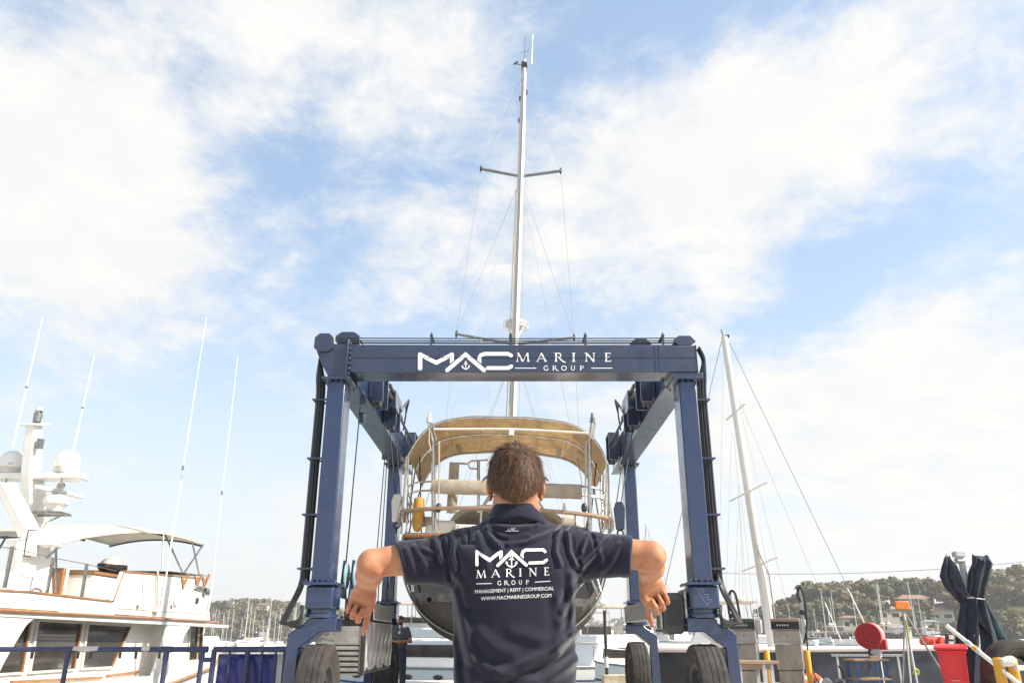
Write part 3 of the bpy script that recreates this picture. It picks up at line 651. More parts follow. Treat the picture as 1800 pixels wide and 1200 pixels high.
def foot(sx, y0):
    m = MB(); m.bb(sx*CX-.165, sx*CX+.175, y0-.23, y0+.23, 1.52, 1.798); m.build('socket', 'navy', lift, bevel=.03)
    m = MB(); m.lathe((sx*CX+sx*.02, y0, 1.425), (0,0,1), [(0,0),(.21,0),(.215,.012),(.215,.04),(.19,.05),(.19,.095),(0,.095)], 28); m.build('turntable', 'navy', lift)
    pts = [(2.12,1.423),(2.12,1.262),(2.31,1.262),(2.555,1.08),(2.555,.36),(2.72,.36),(2.70,1.24),(2.50,1.37),(2.46,1.423)]
    m = MB(); m.prism([(sx*a, b) for a, b in pts], 'y', y0-.17, .34); o = m.build('wheel_leg', 'navy', lift, bevel=.012)
    m = MB()
    for k in range(3): m.cyl((sx*2.105, y0-.09+k*.09, 1.34), (sx*2.12, y0-.09+k*.09, 1.34), .016, seg=6)
    m.bb(sx*2.548, sx*2.556, y0-.172-.004, y0-.171, .86, .868)
    m.build('bolt', 'navy_dull', o)
    # wheel
    w = thing('wheel', None, None, (sx*2.325, y0, 0)); w.parent = lift; w.location = Vector((sx*2.325, y0, 0))-ORG[lift.name]
    Rw, hw = .565, .205
    prof = [(.34,-.165),(.40,-.19),(.46,-.205),(.515,-.205),(.545,-.19)]
    for g in (-.125,-.042,.042,.125):
        prof += [(Rw-.008*abs(g/.13)-.0, g-.030),(Rw-.008*abs(g/.13), g-.0050),(Rw-.014, g-.0035),(Rw-.014, g+.0035),(Rw-.008*abs(g/.13), g+.0050),(Rw-.008*abs(g/.13), g+.030)]
    prof += [(.545,.19),(.515,.205),(.46,.205),(.40,.19),(.34,.165)]
    prof = [(r_, h_*.80) for r_, h_ in prof]
    m = MB(); m.lathe((sx*2.325, y0, Rw), (1,0,0), prof, 56); m.build('tyre', 'rubber', w, angle=28)
    m = MB(); m.lathe((sx*2.325, y0, Rw), (sx*-1,0,0), [(.345,-.135),(.345,.132),(.30,.12),(.28,.06),(.16,.04),(.12,.08),(.06,.09),(0,.09)], 36)
    for k in range(8): a = k*math.pi/4; m.cyl((sx*2.325-sx*.05, y0+math.cos(a)*.2, Rw+math.sin(a)*.2), (sx*2.325-sx*.075, y0+math.cos(a)*.2, Rw+math.sin(a)*.2), .018, seg=6)
    m.cyl((sx*2.325+sx*.1, y0, Rw), (sx*2.6, y0, Rw), .08); m.build('rim', 'motor_grey', w)
for sx in (-1, 1):
    for y0 in (YF, YR): column(sx, y0); foot(sx, y0)
# mark scribed on the right front socket
m = MB(); yq = YF-.2325
for k, pl in enumerate(([(2.24,1.765),(2.36,1.565),(2.39,1.60)], [(2.27,1.75),(2.33,1.75),(2.33,1.72),(2.29,1.72)], [(2.32,1.69),(2.38,1.69),(2.38,1.655),(2.34,1.655)], [(2.36,1.63),(2.42,1.63),(2.42,1.60)])):
    v, f = stroke(pl, .007); m.add([(q[0], yq-.0004*k, q[1]) for q in v], f)
m.build('scribed_mark', 'emboss', lift, fix=False)['kind'] = 'stuff'
# upper side beams
for sx in (-1, 1):
    m = MB(); m.bb(sx*2.45, sx*2.15, YF+.24, 16.95, 4.464, 4.985); sb = m.build('side_beam', 'navy', lift, bevel=.012)
    m = MB(); m.bb(sx*2.46, sx*2.11, YF+.24, 16.97, 4.455, 4.4635); m.build('bottom_plate', 'galv' if 0 else 'navy_dull', sb)
    m = MB()
    for k in range(7): m.cyl((sx*2.115, YF+.30+k*.05, 4.44), (sx*2.115, YF+.30+k*.05, 4.47), .016, seg=6)
    m.build('bolt', 'navy_dull', sb)
    # hoist trolleys on the inner face: plates, sheaves, rams
    for (yy, big) in ((11.75, 1), (13.2, 1), (15.9, 1)):
        m = MB(); m.bb(sx*2.148, sx*2.10, yy-.28, yy+.28, 4.56, 5.08); m.bb(sx*2.10, sx*1.93, yy-.26, yy-.22, 4.50, 5.02); m.bb(sx*2.10, sx*1.93, yy+.22, yy+.26, 4.50, 5.02)
        m.bb(sx*2.10, sx*1.92, yy-.26, yy+.26, 5.022, 5.05)
        tr_ = m.build('trolley', 'navy_dull', lift, bevel=.008)
        m = MB(); m.lathe((sx*2.05, yy, 4.66), (1,0,0), [(.0,-.05),(.17,-.05),(.18,-.04),(.15,-.01),(.15,.01),(.18,.04),(.17,.05),(0,.05)], 24); m.build('sheave', 'motor_grey', tr_)
    m = MB(); m.cyl((sx*1.99, 12.05, 4.86), (sx*1.99, 13.9, 4.86), .045, seg=12); m.cyl((sx*1.99, 13.9, 4.86), (sx*1.99, 15.7, 4.86), .022, seg=10)
    m.cyl((sx*1.95, 12.2, 4.97), (sx*1.95, 13.6, 4.97), .03, seg=10); m.build('hydraulic_ram', 'black_steel', lift)
    m = MB()
    for k in range(3): m.tube(smooth_path([(sx*1.97, 13.7, 4.92),(sx*(1.93-.03*k), 13.95, 5.15+.04*k),(sx*1.96, 14.3, 5.05),(sx*2.02, 14.5, 4.8)], 6), .013, 6)
    for k in range(2): m.tube([(sx*(1.94+.05*k), 14.0, 4.75-.1*k), (sx*(1.94+.05*k), 15.7, 4.80-.1*k)], .014, 6)
    m.build('hydraulic_hose', 'rubber_hose', lift)
    m = MB(); m.bb(sx*2.02, sx*1.90, 12.62, 13.05, 4.72, 5.02); m.bb(sx*1.98, sx*1.90, 13.0, 13.5, 4.88, 4.98); m.build('valve_box', 'navy_dull', lift, bevel=.012)
# front beam with head pieces
m = MB(); m.prism([(10.19,4.545),(10.205,4.53),(10.60,4.53),(10.615,4.545),(10.615,4.905),(10.60,4.92),(10.205,4.92),(10.19,4.905)], 'x', -2.20, 4.70)
fb = m.build('front_beam', 'navy_dull', lift, label='navy cross beam with white lettering', bevel=.004)
m = MB(); m.bb(-2.19, 2.49, 10.1835, 10.19, 4.735, 4.741); m.build('weld_seam', 'black_steel', fb)
m = MB()
for x in (1.93, 1.985, 2.485): m = MB(); m.bb(x, x+.012, 10.183, 10.19, 4.53, 4.92); m.build('splice_plate', 'navy', fb)
m = MB(); m.bb(2.12, 2.56, 10.20, 10.68, 4.462, 4.529); m.build('head_plate', 'navy_dull', lift, bevel=.006)
m = MB(); m.prism([(-2.235,4.47),(-2.235,4.94),(-2.62,4.94),(-2.66,4.86),(-2.56,4.64),(-2.46,4.47)], 'y', 10.2, .46); hp = m.build('head_piece', 'navy_dull', lift, bevel=.012)
m = MB(); m.bb(-2.232, -2.203, 10.14, 10.66, 4.44, 4.985)
for k in range(7): m.cyl((-2.18, 10.16, 4.5+k*.07), (-2.18, 10.135, 4.5+k*.07), .014, seg=6); m.bb(-2.20,-2.172,10.145,10.17,4.49+k*.07,4.52+k*.07)
m.build('flange', 'navy_dull', hp, bevel=.004)
def sheave_box(x0, x1, y0, y1, z0, z1, tilt):
    m = MB(); c = .25*(x1-x0)
    m.prism([(x0, z0+.05), (x0+c, z0), (x1-c, z0), (x1, z0+.05), (x1, z1-.06), (x1-c, z1), (x0+c, z1), (x0, z1-.06)], 'y', y0, .035)
    m.prism([(x0, z0+.05), (x0+c, z0), (x1-c, z0), (x1, z0+.05), (x1, z1-.06), (x1-c, z1), (x0+c, z1), (x0, z1-.06)], 'y', y1-.035, .035)
    m.bb(x0+c*.9, x1-c*.9, y0+.036, y1-.036, z1-.03, z1-.004); o = m.build('sheave_box', 'navy_dull', lift, bevel=.006)
    m = MB()
    for k in range(3): yy = lerp(y0+.06, y1-.06, k/2); m.lathe(((x0+x1)/2, yy, (z0+z1)/2), (0,1,0), [(0,-.02),((z1-z0)*.52,-.02),((z1-z0)*.46,0),((z1-z0)*.52,.02),(0,.02)], 20)
    m.build('sheave', 'steel', o)
sheave_box(-2.68, -2.42, 10.16, 10.42, 4.82, 5.08, 0); sheave_box(-2.46, -2.12, 10.42, 10.72, 4.90, 5.20, 0)
sheave_box(1.62, 1.92, 10.3, 10.58, 4.93, 5.05, 0); sheave_box(2.20, 2.50, 10.2, 10.48, 4.92, 5.06, 0)
for i, (y, z) in enumerate(((10.24,5.035),(10.30,4.99),(10.36,5.045),(10.42,4.965),(10.48,5.02))):
    m = MB(); m.tube([(-2.4, y, z), (0, y, z-.006), (2.32, y, z)], .011 if i % 2 else .008, 6); m.build('cable', 'wire_dark', lift)
for x in (-1.10, -.02, 1.0, 2.06):
    m = MB(); m.bb(x-.014, x+.014, 10.21, 10.235, 4.921, 5.07); m.bb(x-.02, x+.02, 10.20, 10.50, 5.055, 5.075); m.cyl((x, 10.22, 5.06), (x, 10.22, 5.105), .012, seg=8); m.build('cable_guide', 'navy_dull', lift)
# lettering on the beam (drawn in the units of an enlarged crop of it)
YL = 10.187
m = MB(); e1 = lambda q: (540+q[0]/4.737, 560+q[1]/4.737); e2 = lambda q: (880+q[0]/4.737, 560+q[1]/4.737)
S = logo_strokes([(940,298),(1075,366),(1206,298)], [(1166,428),(1318,298),(1472,428)], [[(1433,330),(1436,318),(1448,302),(1480,292),(1672,292),(1698,306)], [(1503,410),(1672,410),(1700,396)]], (1320, 388, 62), 33, 40, ([(1189.5,298),(1222.5,298),(1222.5,345),(1189.5,374)], [(1417,328),(1449.5,328),(1449.5,374),(1417,347)]))
S.append(stroke([(940,298),(940,412)], 36, True, 40))
for i, (v, f) in enumerate(S): m.add([P(*e1(q), YL-i*.0003) for q in v], f)
S0 = S; S = word_strokes([('M',128,242),('A',296,386),('R',446,540),('I',590,626),('N',698,792),('E',864,922)], 284, 357, 60)
S += word_strokes([('G',356,398),('R',430,482),('O',503,552),('U',580,624),('P',658,694)], 391, 430, 60)
S += [stroke([(120,411),(297,411)], 6), stroke([(755,411),(930,411)], 6)]
for i, (v, f) in enumerate(S): m.add([P(*e2(q), YL-(i % 9)*.0003) for q in v], f)
m.build('lettering', 'white_print', fb, fix=False, label='white company lettering and anchor mark')['kind'] = 'stuff'
# hose bundles down the outer side of the front columns
for sx in (-1, 1):
    xo = sx*(CX+.235) if sx < 0 else CX+.215
    for k in range(6):
        jx = xo+sx*((k % 3)-1)*.036; jy = YF-.10+(k//3)*.09
        m = MB(); m.tube(smooth_path([(sx*2.56, jy, 4.93),(sx*2.62, jy, 4.75),(jx+sx*.02, jy, 4.48),(jx, jy, 4.2),(jx, jy, 3.2),(jx, jy, 2.2),(jx, jy, 1.85)], 5), .019 if k % 2 else .014, 7); m.build('hose', 'rubber_hose' if k != 2 else 'navy_dull', lift)
    for z in (4.17, 3.38, 2.66, 2.0):
        m = MB(); m.bb(sx*(CX+.12), xo+sx*.075, YF-.15, YF-.13, z-.012, z+.012); m.bb(sx*(CX+.12), xo+sx*.075, YF+.02, YF+.04, z-.012, z+.012); m.cyl((xo+sx*.07, YF-.16, z), (xo+sx*.07, YF+.05, z), .012, seg=6); m.build('hose_clamp', 'navy_dull', lift)
    for k in range(5):
        r0 = .05+.016*k
        m = MB(); m.tube(smooth_path([(xo-sx*.02+sx*.02*k, YF-.12+.04*k, 1.95),(xo+sx*(.0+.012*k), YF-.16, 1.75),(xo+sx*(.10+.02*k), YF-.2, 1.50-.02*k),(xo+sx*(.07+r0), YF-.22, 1.36),(xo-sx*(.02), YF-.24, 1.32+.02*k),(xo-sx*.04, YF-.2, 1.42+.03*k),(xo-sx*.0, YF-.1, 1.56)], 6), .016, 7); m.build('hose', 'rubber_hose', lift)
# lower side beam and drive motor on the right, engine house on the left
m = MB(); m.bb(2.10, 2.30, YF+.30, YR-.22, 1.46, 1.74); m.build('lower_beam', 'galv', lift, bevel=.01)  # pale grey stands in for the bright reflection on blue paint
m = MB(); m.prism([(1.86,1.30),(1.90,1.24),(2.08,1.24),(2.12,1.30),(2.12,1.66),(2.06,1.72),(1.92,1.72),(1.86,1.66)], 'y', 10.35, .36); mo = m.build('drive_motor', 'motor_grey', lift, bevel=.02)
m = MB(); m.bb(2.125, 2.16, 10.36, 10.7, 1.28, 1.76); m.bb(1.82, 1.855, 10.4, 10.66, 1.30, 1.68); m.cyl((1.96, 10.45, 1.24), (1.96, 10.45, 1.17), .03); m.build('motor_bracket', 'steel', mo, bevel=.006)
for k in range(7):
    m = MB(); m.bb(1.90+k*.028, 1.905+k*.028, 10.335, 10.35, 1.33, 1.64); m.build('cooling_fin', 'black_steel', mo)
EH = (-2.36, -1.94, 11.3, 13.75)
m = MB(); m.bb(EH[0], EH[1]-.012, EH[2]+.03, EH[3], .74, 1.42); eh = m.build('engine_house', 'black_steel', lift, bevel=.01)
m = MB(); m.bb(EH[0]+.02, EH[1]-.012, EH[2]+.5, EH[3]-.05, 1.424, 1.66); m.build('upper_cover', 'black_steel', eh)
m = MB(); m.bb(EH[0], EH[1]-.06, EH[2]-.005, EH[2]+.028, 1.11, 1.34); m.build('front_panel', 'louvre', eh, bevel=.004)
m = MB(); m.bb(EH[0], EH[0]+.02, EH[2], EH[2]+.028, .75, 1.11); m.bb(EH[1]-.075, EH[1]-.055, EH[2], EH[2]+.028, .75, 1.11); m.bb(EH[0], EH[1]-.06, EH[2], EH[2]+.028, .735, .765); m.build('louvre_frame', 'louvre', eh)
for k in range(5):
    z = .785+k*.066; m = MB(); m.prism([(EH[2]-.012, z), (EH[2]-.012, z+.03), (EH[2]+.02, z+.055), (EH[2]+.024, z+.05), (EH[2]-.004, z+.028), (EH[2]-.004, z)], 'x', EH[0]+.022, EH[1]-EH[0]-.10); m.build('louvre', 'louvre', eh)
m = MB(); m.bb(EH[1]-.055, EH[1]-.002, EH[2]-.02, EH[2]+.03, .735, 1.40); m.build('corner_post', 'black_steel', eh, bevel=.005)
for (z0, z1, nm) in ((.79, 1.40, 'side_door'), (1.43, 1.655, 'side_cover')):
    for k in range(2 if z0 < 1 else 1):
        ya, yb = (EH[2]+.035+k*1.21, EH[2]+.035+(k+1)*1.21-.012) if z0 < 1 else (EH[2]+.5, EH[3]-.06)
        m = MB(); nyy, nzz = 36, 24; vs = []
        for i in range(nyy+1):
            for j in range(nzz+1):
                y = lerp(ya, yb, i/nyy); z = lerp(z0, z1, j/nzz); e_ = (0 < i < nyy) and (0 < j < nzz)
                vs.append((EH[1]+(.030*(1-abs(((y*2.6+z*1.9+.1*math.sin(z*7)) % 1)*2-1))*(1-abs(((y*2.6-z*1.9) % 1)*2-1)) if e_ else 0), y, z))
        m.add(vs, [(i*(nzz+1)+j, (i+1)*(nzz+1)+j, (i+1)*(nzz+1)+j+1, i*(nzz+1)+j+1) for i in range(nyy) for j in range(nzz)]); dr_ = m.build(nm, 'hammered', eh, fix=False, angle=180)
for y in (11.45, 12.0, 12.2, 12.9, 13.1):
    m = MB(); m.torus((EH[1]+.015, y, .80), (1,0,0), .022, .008, 12, 6); m.cyl((EH[1], y, .82), (EH[1]+.02, y, .82), .012, seg=6); m.build('latch', 'black_steel', eh)
m = MB(); m.bb(EH[0]+.1, EH[1]-.1, EH[2]+.06, EH[2]+.40, 1.43, 1.70)
for k in range(5): m.cyl((EH[0]+.08+.06*k, EH[2]+.05, 1.45+.03*(k % 3)), (EH[0]+.08+.06*k, EH[2]-.02, 1.45+.03*(k % 3)), .022, seg=10)
m.build('valve_bank', 'motor_grey', eh, bevel=.01)
# winch drums above the engine house, navy gusset plates
for i, (x, y, z) in enumerate(((-2.19, 11.0, 1.96), (-2.08, 11.05, 1.97), (-1.99, 11.2, 1.95), (-1.98, 13.6, 2.12))):
    m = MB(); m.lathe((x, y, z), (1,0,0), [(0,-.012),(.165,-.012),(.17,-.004),(.17,.004),(.165,.012),(.12,.014),(.06,.02),(0,.02)], 28); d_ = m.build('winch_drum', 'sheave_blue', lift)
    m = MB(); m.prism([(y-.20, 1.68 if i < 3 else 1.66), (y+.24, 1.68 if i < 3 else 1.66), (y+.05, z+.2), (y-.06, z+.2)], 'x', x-.045, .02); m.build('gusset', 'navy', d_)
m = MB(); m.cyl((-2.25, 11.05, 1.96), (-1.95, 11.05, 1.96), .05); m.build('winch_axle', 'steel', lift)
# hoist wires
def wire(a, b, r=.009, nm='hoist_wire', mt='wire_dark', par=lift): m = MB(); m.tube([a, b], r, 6); return m.build(nm, mt, par)
wire((-2.28, 11.6, 4.44), P(608, 992, 11.05)); wire(P(676, 808, 15.2), P(655, 1060, 13.6)); wire(P(682, 780, 15.5), P(664, 1060, 13.7))
for px in (636, 676):
    b = P(px, 735 if px < 650 else 800, 11.7 if px < 650 else 15.3); m = MB(); m.box(b, (.09, .12, .16)); m.build('sheave_bracket', 'navy_dull', lift, bevel=.01)
# hook blocks and slings
BLK = {-1: [P(698, 892, 12.5), P(704, 905, 14.6)], 1: [P(1089, 905, 12.5), P(1076, 912, 14.6)]}
for sx in (-1, 1):
    c = BLK[sx][0]; a = Vector((sx*2.02, 13.1 if sx < 0 else 13.2, 4.62))
    for k in (-.05, .05): wire(a+Vector((k, 0, 0)), c+Vector((k*.7, 0, .2)))
    m = MB(); m.prism([(c.x-.05, c.z+.20), (c.x+.05, c.z+.20), (c.x+.085, c.z+.10), (c.x+.06, c.z-.22), (c.x-.06, c.z-.22), (c.x-.085, c.z+.10)], 'y', c.y-.05, .022)
    m.prism([(c.x-.05, c.z+.20), (c.x+.05, c.z+.20), (c.x+.085, c.z+.10), (c.x+.06, c.z-.22), (c.x-.06, c.z-.22), (c.x-.085, c.z+.10)], 'y', c.y+.03, .022)
    hb = m.build('hook_block', 'white_paint' if sx < 0 else 'navy_dull', lift, bevel=.006)
    m = MB(); m.lathe((c.x, c.y, c.z+.07), (0,1,0), [(0,-.025),(.075,-.025),(.06,0),(.075,.025),(0,.025)], 18); m.bb(c.x-.05, c.x+.05, c.y-.026, c.y+.026, c.z-.22, c.z-.03); m.build('block_sheave', 'black_steel', hb)
    m = MB(); m.torus((c.x, c.y, c.z-.27), (0,1,0), .045, .014, 14, 6); m.torus((c.x, c.y, c.z-.35), (1,0,0), .04, .012, 14, 6); m.build('shackle', 'black_steel', hb)
# ------------------------------------------------------------------ sailing yacht hanging in the slings (stern towards us)
YS = 11.75; BX = -.19; HEEL = R(1.9)
yb = thing('sailing_yacht', 'black-hulled sailing yacht with tan bimini hanging in the blue boat lift', 'sailing yacht', (BX, YS, 0))
Bo = lambda x, y, z: Vector((BX+x, YS+y, z))       # boat coordinates: y forward from the transom, z above the ground before heel
def unheel(p):                                      # world point -> builder point that lands there after the heel
    q = Vector(p)-Vector((BX, YS, 0)); c, s = math.cos(HEEL), math.sin(HEEL); return Vector((BX+q.x*c-q.z*s, YS+q.y, q.x*s+q.z*c))
HT = [(0,1.43,2.50,1.28),(.6,1.52,2.50,1.16),(1.5,1.62,2.49,1.06),(3,1.78,2.49,.98),(5,1.88,2.52,.95),(7,1.80,2.58,.95),(9,1.42,2.68,1.0),(11,.80,2.80,1.15),(12.3,.30,2.90,1.55),(12.9,.03,2.96,2.5)]
def hsec(y, off=0, n=26, ex=2.35):
    b, zd, zb = interp(HT, y); r = []
    for i in range(n+1):
        a = math.pi*i/n; c, s = math.cos(a), math.sin(a)
        x = math.copysign(abs(c)**(2/ex), c)*(b+off); z = zd-(abs(s)**(2/ex))*(zd-zb+off); r.append(Bo(x*(1+.0*s), y, z))
    return r
ys_ = [0,.3,.6,1,1.5,2.2,3,4,5,6,7,8,9,10,11,11.7,12.3,12.7,12.9]
secs = [hsec(y) for y in ys_]
m = MB(); m.loft(secs, closed=False); m.cur = 0
n_ = len(secs[0]); m.f.append(list(range(n_))); m.mi.append(0)
for i, f in enumerate(m.f):                         # topsides, boot stripe, antifouling by height
    z = sum(m.v[k][2] for k in f)/len(f)
# cut the transom into strips so that the stripe is real
m.f.pop(); m.mi.pop()
tr0 = secs[0]
for i in range(n_//2):
    a, b, c, d = tr0[i], tr0[i+1], tr0[n_-2-i], tr0[n_-1-i]
    nx = 8
    vs = [a.lerp(d, k/nx) for k in range(nx+1)]+[b.lerp(c, k/nx) for k in range(nx+1)]
    vs = [v-Vector((0, .16*(1-((v.x-BX)/1.5)**2), 0)) for v in vs]
    m.add(vs, [(k, k+1, nx+2+k, nx+1+k) for k in range(nx)])
for i, f in enumerate(m.f):
    z = sum(m.v[k][2] for k in f)/len(f); yv = sum(m.v[k][1] for k in f)/len(f)-YS
    wl = 1.66
    m.mi[i] = 0 if z > wl+.13 else (1 if z > wl-.02 else 2)
hull = m.build('hull', ['hull_black', 'boot_stripe', 'antifoul'], yb, angle=50)
m = MB(); m.loft([[Bo(*(interp(HT, y)[0]*k_, y, interp(HT, y)[1]+.0+.04*(1-k_*k_))) for k_ in np.linspace(-1, 1, 9)] for y in ys_], closed=False); m.build('deck', 'white_gel', yb, angle=60)
m = MB()
for sx in (-1, 1): m.tube([Bo(sx*(interp(HT, y)[0]+.012), y, interp(HT, y)[1]+.02) for y in ys_], .035, 8)
m.tube([Bo(x, -.16*(1-(x/1.5)**2)-.02, 2.53) for x in np.linspace(-1.43, 1.43, 13)], .035, 8); m.build('toe_rail', 'teak', yb)
m = MB(); m.loft([[Bo(x*s_, y, z) for x, z in ((-.05,1.0),(-.06*1,.7),(-.05,.32),(.05,.32),(.06,.7),(.05,1.0))] for s_, y in ((.2,4.0),(1.4,4.6),(1.6,5.6),(1.2,6.8),(.2,7.6))], cap0=True, cap1=True); m.build('keel', 'antifoul', yb, angle=60)
m = MB(); m.loft([[Bo(-.03*s_, y, z), Bo(.03*s_, y, z)] for s_, y, z in ((1,.5,1.2),)]*2) if 0 else m.prism([(YS+.35,1.25),(YS+1.0,1.12),(YS+.95,.45),(YS+.5,.45)], 'x', BX-.03, .06); m.build('rudder', 'antifoul', yb, bevel=.015)
# exhaust, swim ladder hoop
e0 = unheel(P(765, 1047, 11.72)); e1 = unheel(P(755, 1053, 11.42))
m = MB(); m.lathe(e0, e1-e0, [(.045,0),(.045,.34),(.038,.34),(.038,.05)], 16); m.build('exhaust_pipe', 'boot_stripe', yb)
m = MB(); m.tube([unheel(P(px, py, 11.5)) for px, py in ((768,1012),(776,1022),(788,1031),(805,1037),(850,1040),(905,1041),(960,1040),(1000,1036),(1018,1030),(1030,1016))], .022, 8); m.build('swim_platform_rail', 'white_gel', yb)
for px in ((1036,1010,1052,1046),(1046,1005,1056,1040),(724,1010,726,1040)):
    m = MB(); m.tube([unheel(P(px[0], px[1], 11.55)), unheel(P(px[2], px[3], 11.5))], .02, 8); m.build('ladder_rail', 'stainless', yb)
# tall posts, cross bar, lamps
for (px, t_) in ((763, 0), (1037, 1)):
    x0 = unheel(P(px, 985, 11.7)); x1 = unheel(P(px-2 if t_ == 0 else px-1, 775, 11.7)); x2 = unheel(P(754 if t_ == 0 else 1041, 742, 11.62))
    m = MB(); m.tube([x0, x1], .031, 12); m.tube([x1, x2], .026, 10); m.tube([x1+Vector((.05,0,.02)), x2+Vector((.045,0,0))], .014, 8); m.build('stern_post', 'stainless', yb)
    m = MB(); m.cyl(x2, x2+Vector((0,0,.07)), .04, .035); m.cyl(x2+Vector((0,0,.071)), x2+Vector((0,0,.14)), .024, .02); m.build('lamp', 'white_gel' if t_ == 0 else 'steel', yb)
    m = MB(); m.ell(unheel(P(771 if t_ == 0 else 1027, 892, 11.62)), (.045,.045,.07), 12, 8); m.build('rope_block', 'black_steel', yb)
    for k in range(3): m = MB(); m.tube(sag(unheel(P(px+(8 if t_ == 0 else -8)+k, 775, 11.62)), unheel(P(px+(8 if t_ == 0 else -9), 975-k*20, 11.62)), .0), .007, 5); m.build('halyard', 'rope', yb)
    if t_ == 0: m = MB(); m.tube(smooth_path([unheel(P(*q, 11.6)) for q in ((755,750),(754,775),(757,790),(753,795))], 4), .01, 6); m.build('halyard', 'rope', yb)
a, b = unheel(P(762, 754, 11.6)), unheel(P(1036, 761, 11.6)); mid = unheel(P(900, 754, 11.58))
m = MB(); m.tube(smooth_path([a, mid, b], 8), .017, 8); m.build('cross_bar', 'white_gel', yb)
m = MB(); m.box(unheel(P(899, 759, 11.56)), (.075, .03, .10)); m.build('bar_lamp', 'white_gel', yb, bevel=.008)
# bimini
def arch(u, y):                                     # u -1..1 across
    w = 1.50; x = u*w; drop = .50*(abs(u)**6.5)+.15*u*u
    hf = ((y+.15) % 1.0)
    sg = .032*math.sin(math.pi*hf)*(1-.5*abs(u)**4)+.006*math.sin(11*u+5*y)*math.sin(7*y+3*u)+.005*math.sin(23*u-9*y)*math.sin(math.pi*hf)
    return Bo(x*(1-.02*abs(u)**8), y, 4.30-drop-sg-.07*max(0, y-.6))
us = np.linspace(-1, 1, 41)
m = MB(); m.loft([[arch(u, y) for u in us] for y in np.linspace(-.15, 1.8499, 19)], closed=False); bm_ = m.build('bimini', 'canvas_tan', yb, angle=80, solid=.012, label='tan canvas bimini over the cockpit')
for y in (-.15, .85, 1.85):
    m = MB(); m.tube([arch(u, y)+Vector((0,0,-.022)) for u in us], .016, 8); m.build('bimini_hoop', 'stainless', bm_)
m = MB()
for u in (-.62, -.3, .3, .62): m.loft([[arch(u, y)+Vector((-.008,0,-.0085)), arch(u, y)+Vector((.008,0,-.0085))] for y in np.linspace(-.14, 1.84, 8)], closed=False)
m.build('seam', 'canvas_beige', bm_)
for u in (-.56, .56):
    m = MB(); m.add([arch(u+du, y)+Vector((0,0,-.011)) for y in (1.2,1.82) for du in (-.03,.03)], [(0,1,3,2)]); m.build('patch', 'canvas_beige', bm_)
for sx in (-1, 1):
    for (ya, yb_) in ((-.1, .35), (.85, .2), (1.8, .5)):
        m = MB(); m.tube([arch(sx*.995, ya), Bo(sx*1.46, yb_, 2.55)], .013, 8); m.build('bimini_strut', 'stainless', yb)
    m = MB(); m.tube([arch(sx*1.0, -.15), Bo(sx*1.50, .02, 3.4), Bo(sx*1.49, .0, 2.55)], .018, 8); m.build('corner_post', 'stainless', yb)
    for z in (3.30, 3.17):
        m = MB(); m.tube(smooth_path([Bo(sx*1.10, -.10, z), Bo(sx*1.32, -.02, z-.01), Bo(sx*1.46, .15, z-.05), Bo(sx*1.50, .6, z-.1), Bo(sx*1.58, 2.2, z-.12)], 5), .014, 8); m.build('guard_rail', 'stainless', yb)
    m = MB()
    for k in range(6): m.tube(smooth_path([Bo(sx*(1.50+.006*k), .0+.012*k, 3.0+.02*k), Bo(sx*(1.545+.012*(k % 3)), -.03, 2.85-.02*k), Bo(sx*(1.51+.014*(k % 2)), -.02+.02*k, 2.66+.02*(k % 3)), Bo(sx*1.47, 0, 2.92-.03*k)], 5), .006, 5)
    m.build('rope_coil', 'rope_grey', yb)['kind'] = 'stuff'
    m = MB(); m.tube([Bo(sx*1.40, .7, 3.9), Bo(sx*1.22, .2, 2.55)], .010, 6); m.tube([Bo(sx*1.48, .5, 3.85), Bo(sx*1.55, 1.5, 2.55)], .008, 6); m.build('backstay', 'wire_dark', yb)
    b_ = Bo(sx*1.26, .3, 2.82); m = MB(); m.tube([b_+Vector((0,0,.16)), b_-Vector((sx*.05,0,.12))], .035, 8); m.build('backstay_tensioner', 'motor_grey', yb)
# teak taffrail and canvas covers
m = MB(); pts = smooth_path([Bo(-1.56, .8, 2.83), Bo(-1.53, .25, 2.86), Bo(-1.40, 0, 2.88), Bo(-.9, -.14, 2.91), Bo(0, -.20, 2.93), Bo(.9, -.14, 2.91), Bo(1.40, 0, 2.88), Bo(1.53, .25, 2.86), Bo(1.56, .8, 2.83)], 6)
rr = []
for i, p in enumerate(pts):
    d = (pts[min(i+1, len(pts)-1)]-pts[max(i-1, 0)]).normalized(); n2 = Vector((-d.y, d.x, 0)); rr.append([p+n2*.07+Vector((0,0,.02)), p-n2*.07+Vector((0,0,.02)), p-n2*.07-Vector((0,0,.02)), p+n2*.07-Vector((0,0,.02))])
m.loft(rr, cap0=True, cap1=True); m.build('taffrail', 'teak_grey', yb, bevel=.006)
for x in (-1.0, -.35, .35, 1.0): m = MB(); m.tube([Bo(x, -.1, 2.9), Bo(x, -.08, 2.53)], .014, 8); m.build('stanchion', 'stainless', yb)
def pillow(name, c0, c1, zt, zb, th, mt, k=8):
    m = MB(); c0, c1 = Vector(c0), Vector(c1); d = (c1-c0); nr = Vector((-d.y, d.x, 0)).normalized(); rings = []
    for i in range(k+1):
        p = c0+d*(i/k); e = min(1, (min(i, k-i)+.35)/.8); wv = .012*math.sin(i*2.3)
        rings.append([p+nr*math.cos(a)*th*e+Vector((0,0,lerp(zb, zt, .5+.5*(math.copysign(abs(math.sin(a))**.6, math.sin(a))))))+Vector((0,wv,wv*.4)) for a in np.linspace(0, 2*math.pi, 13)[:-1]])
    m.loft(rings, cap0=True, cap1=True); return m.build(name, mt, yb, angle=70)
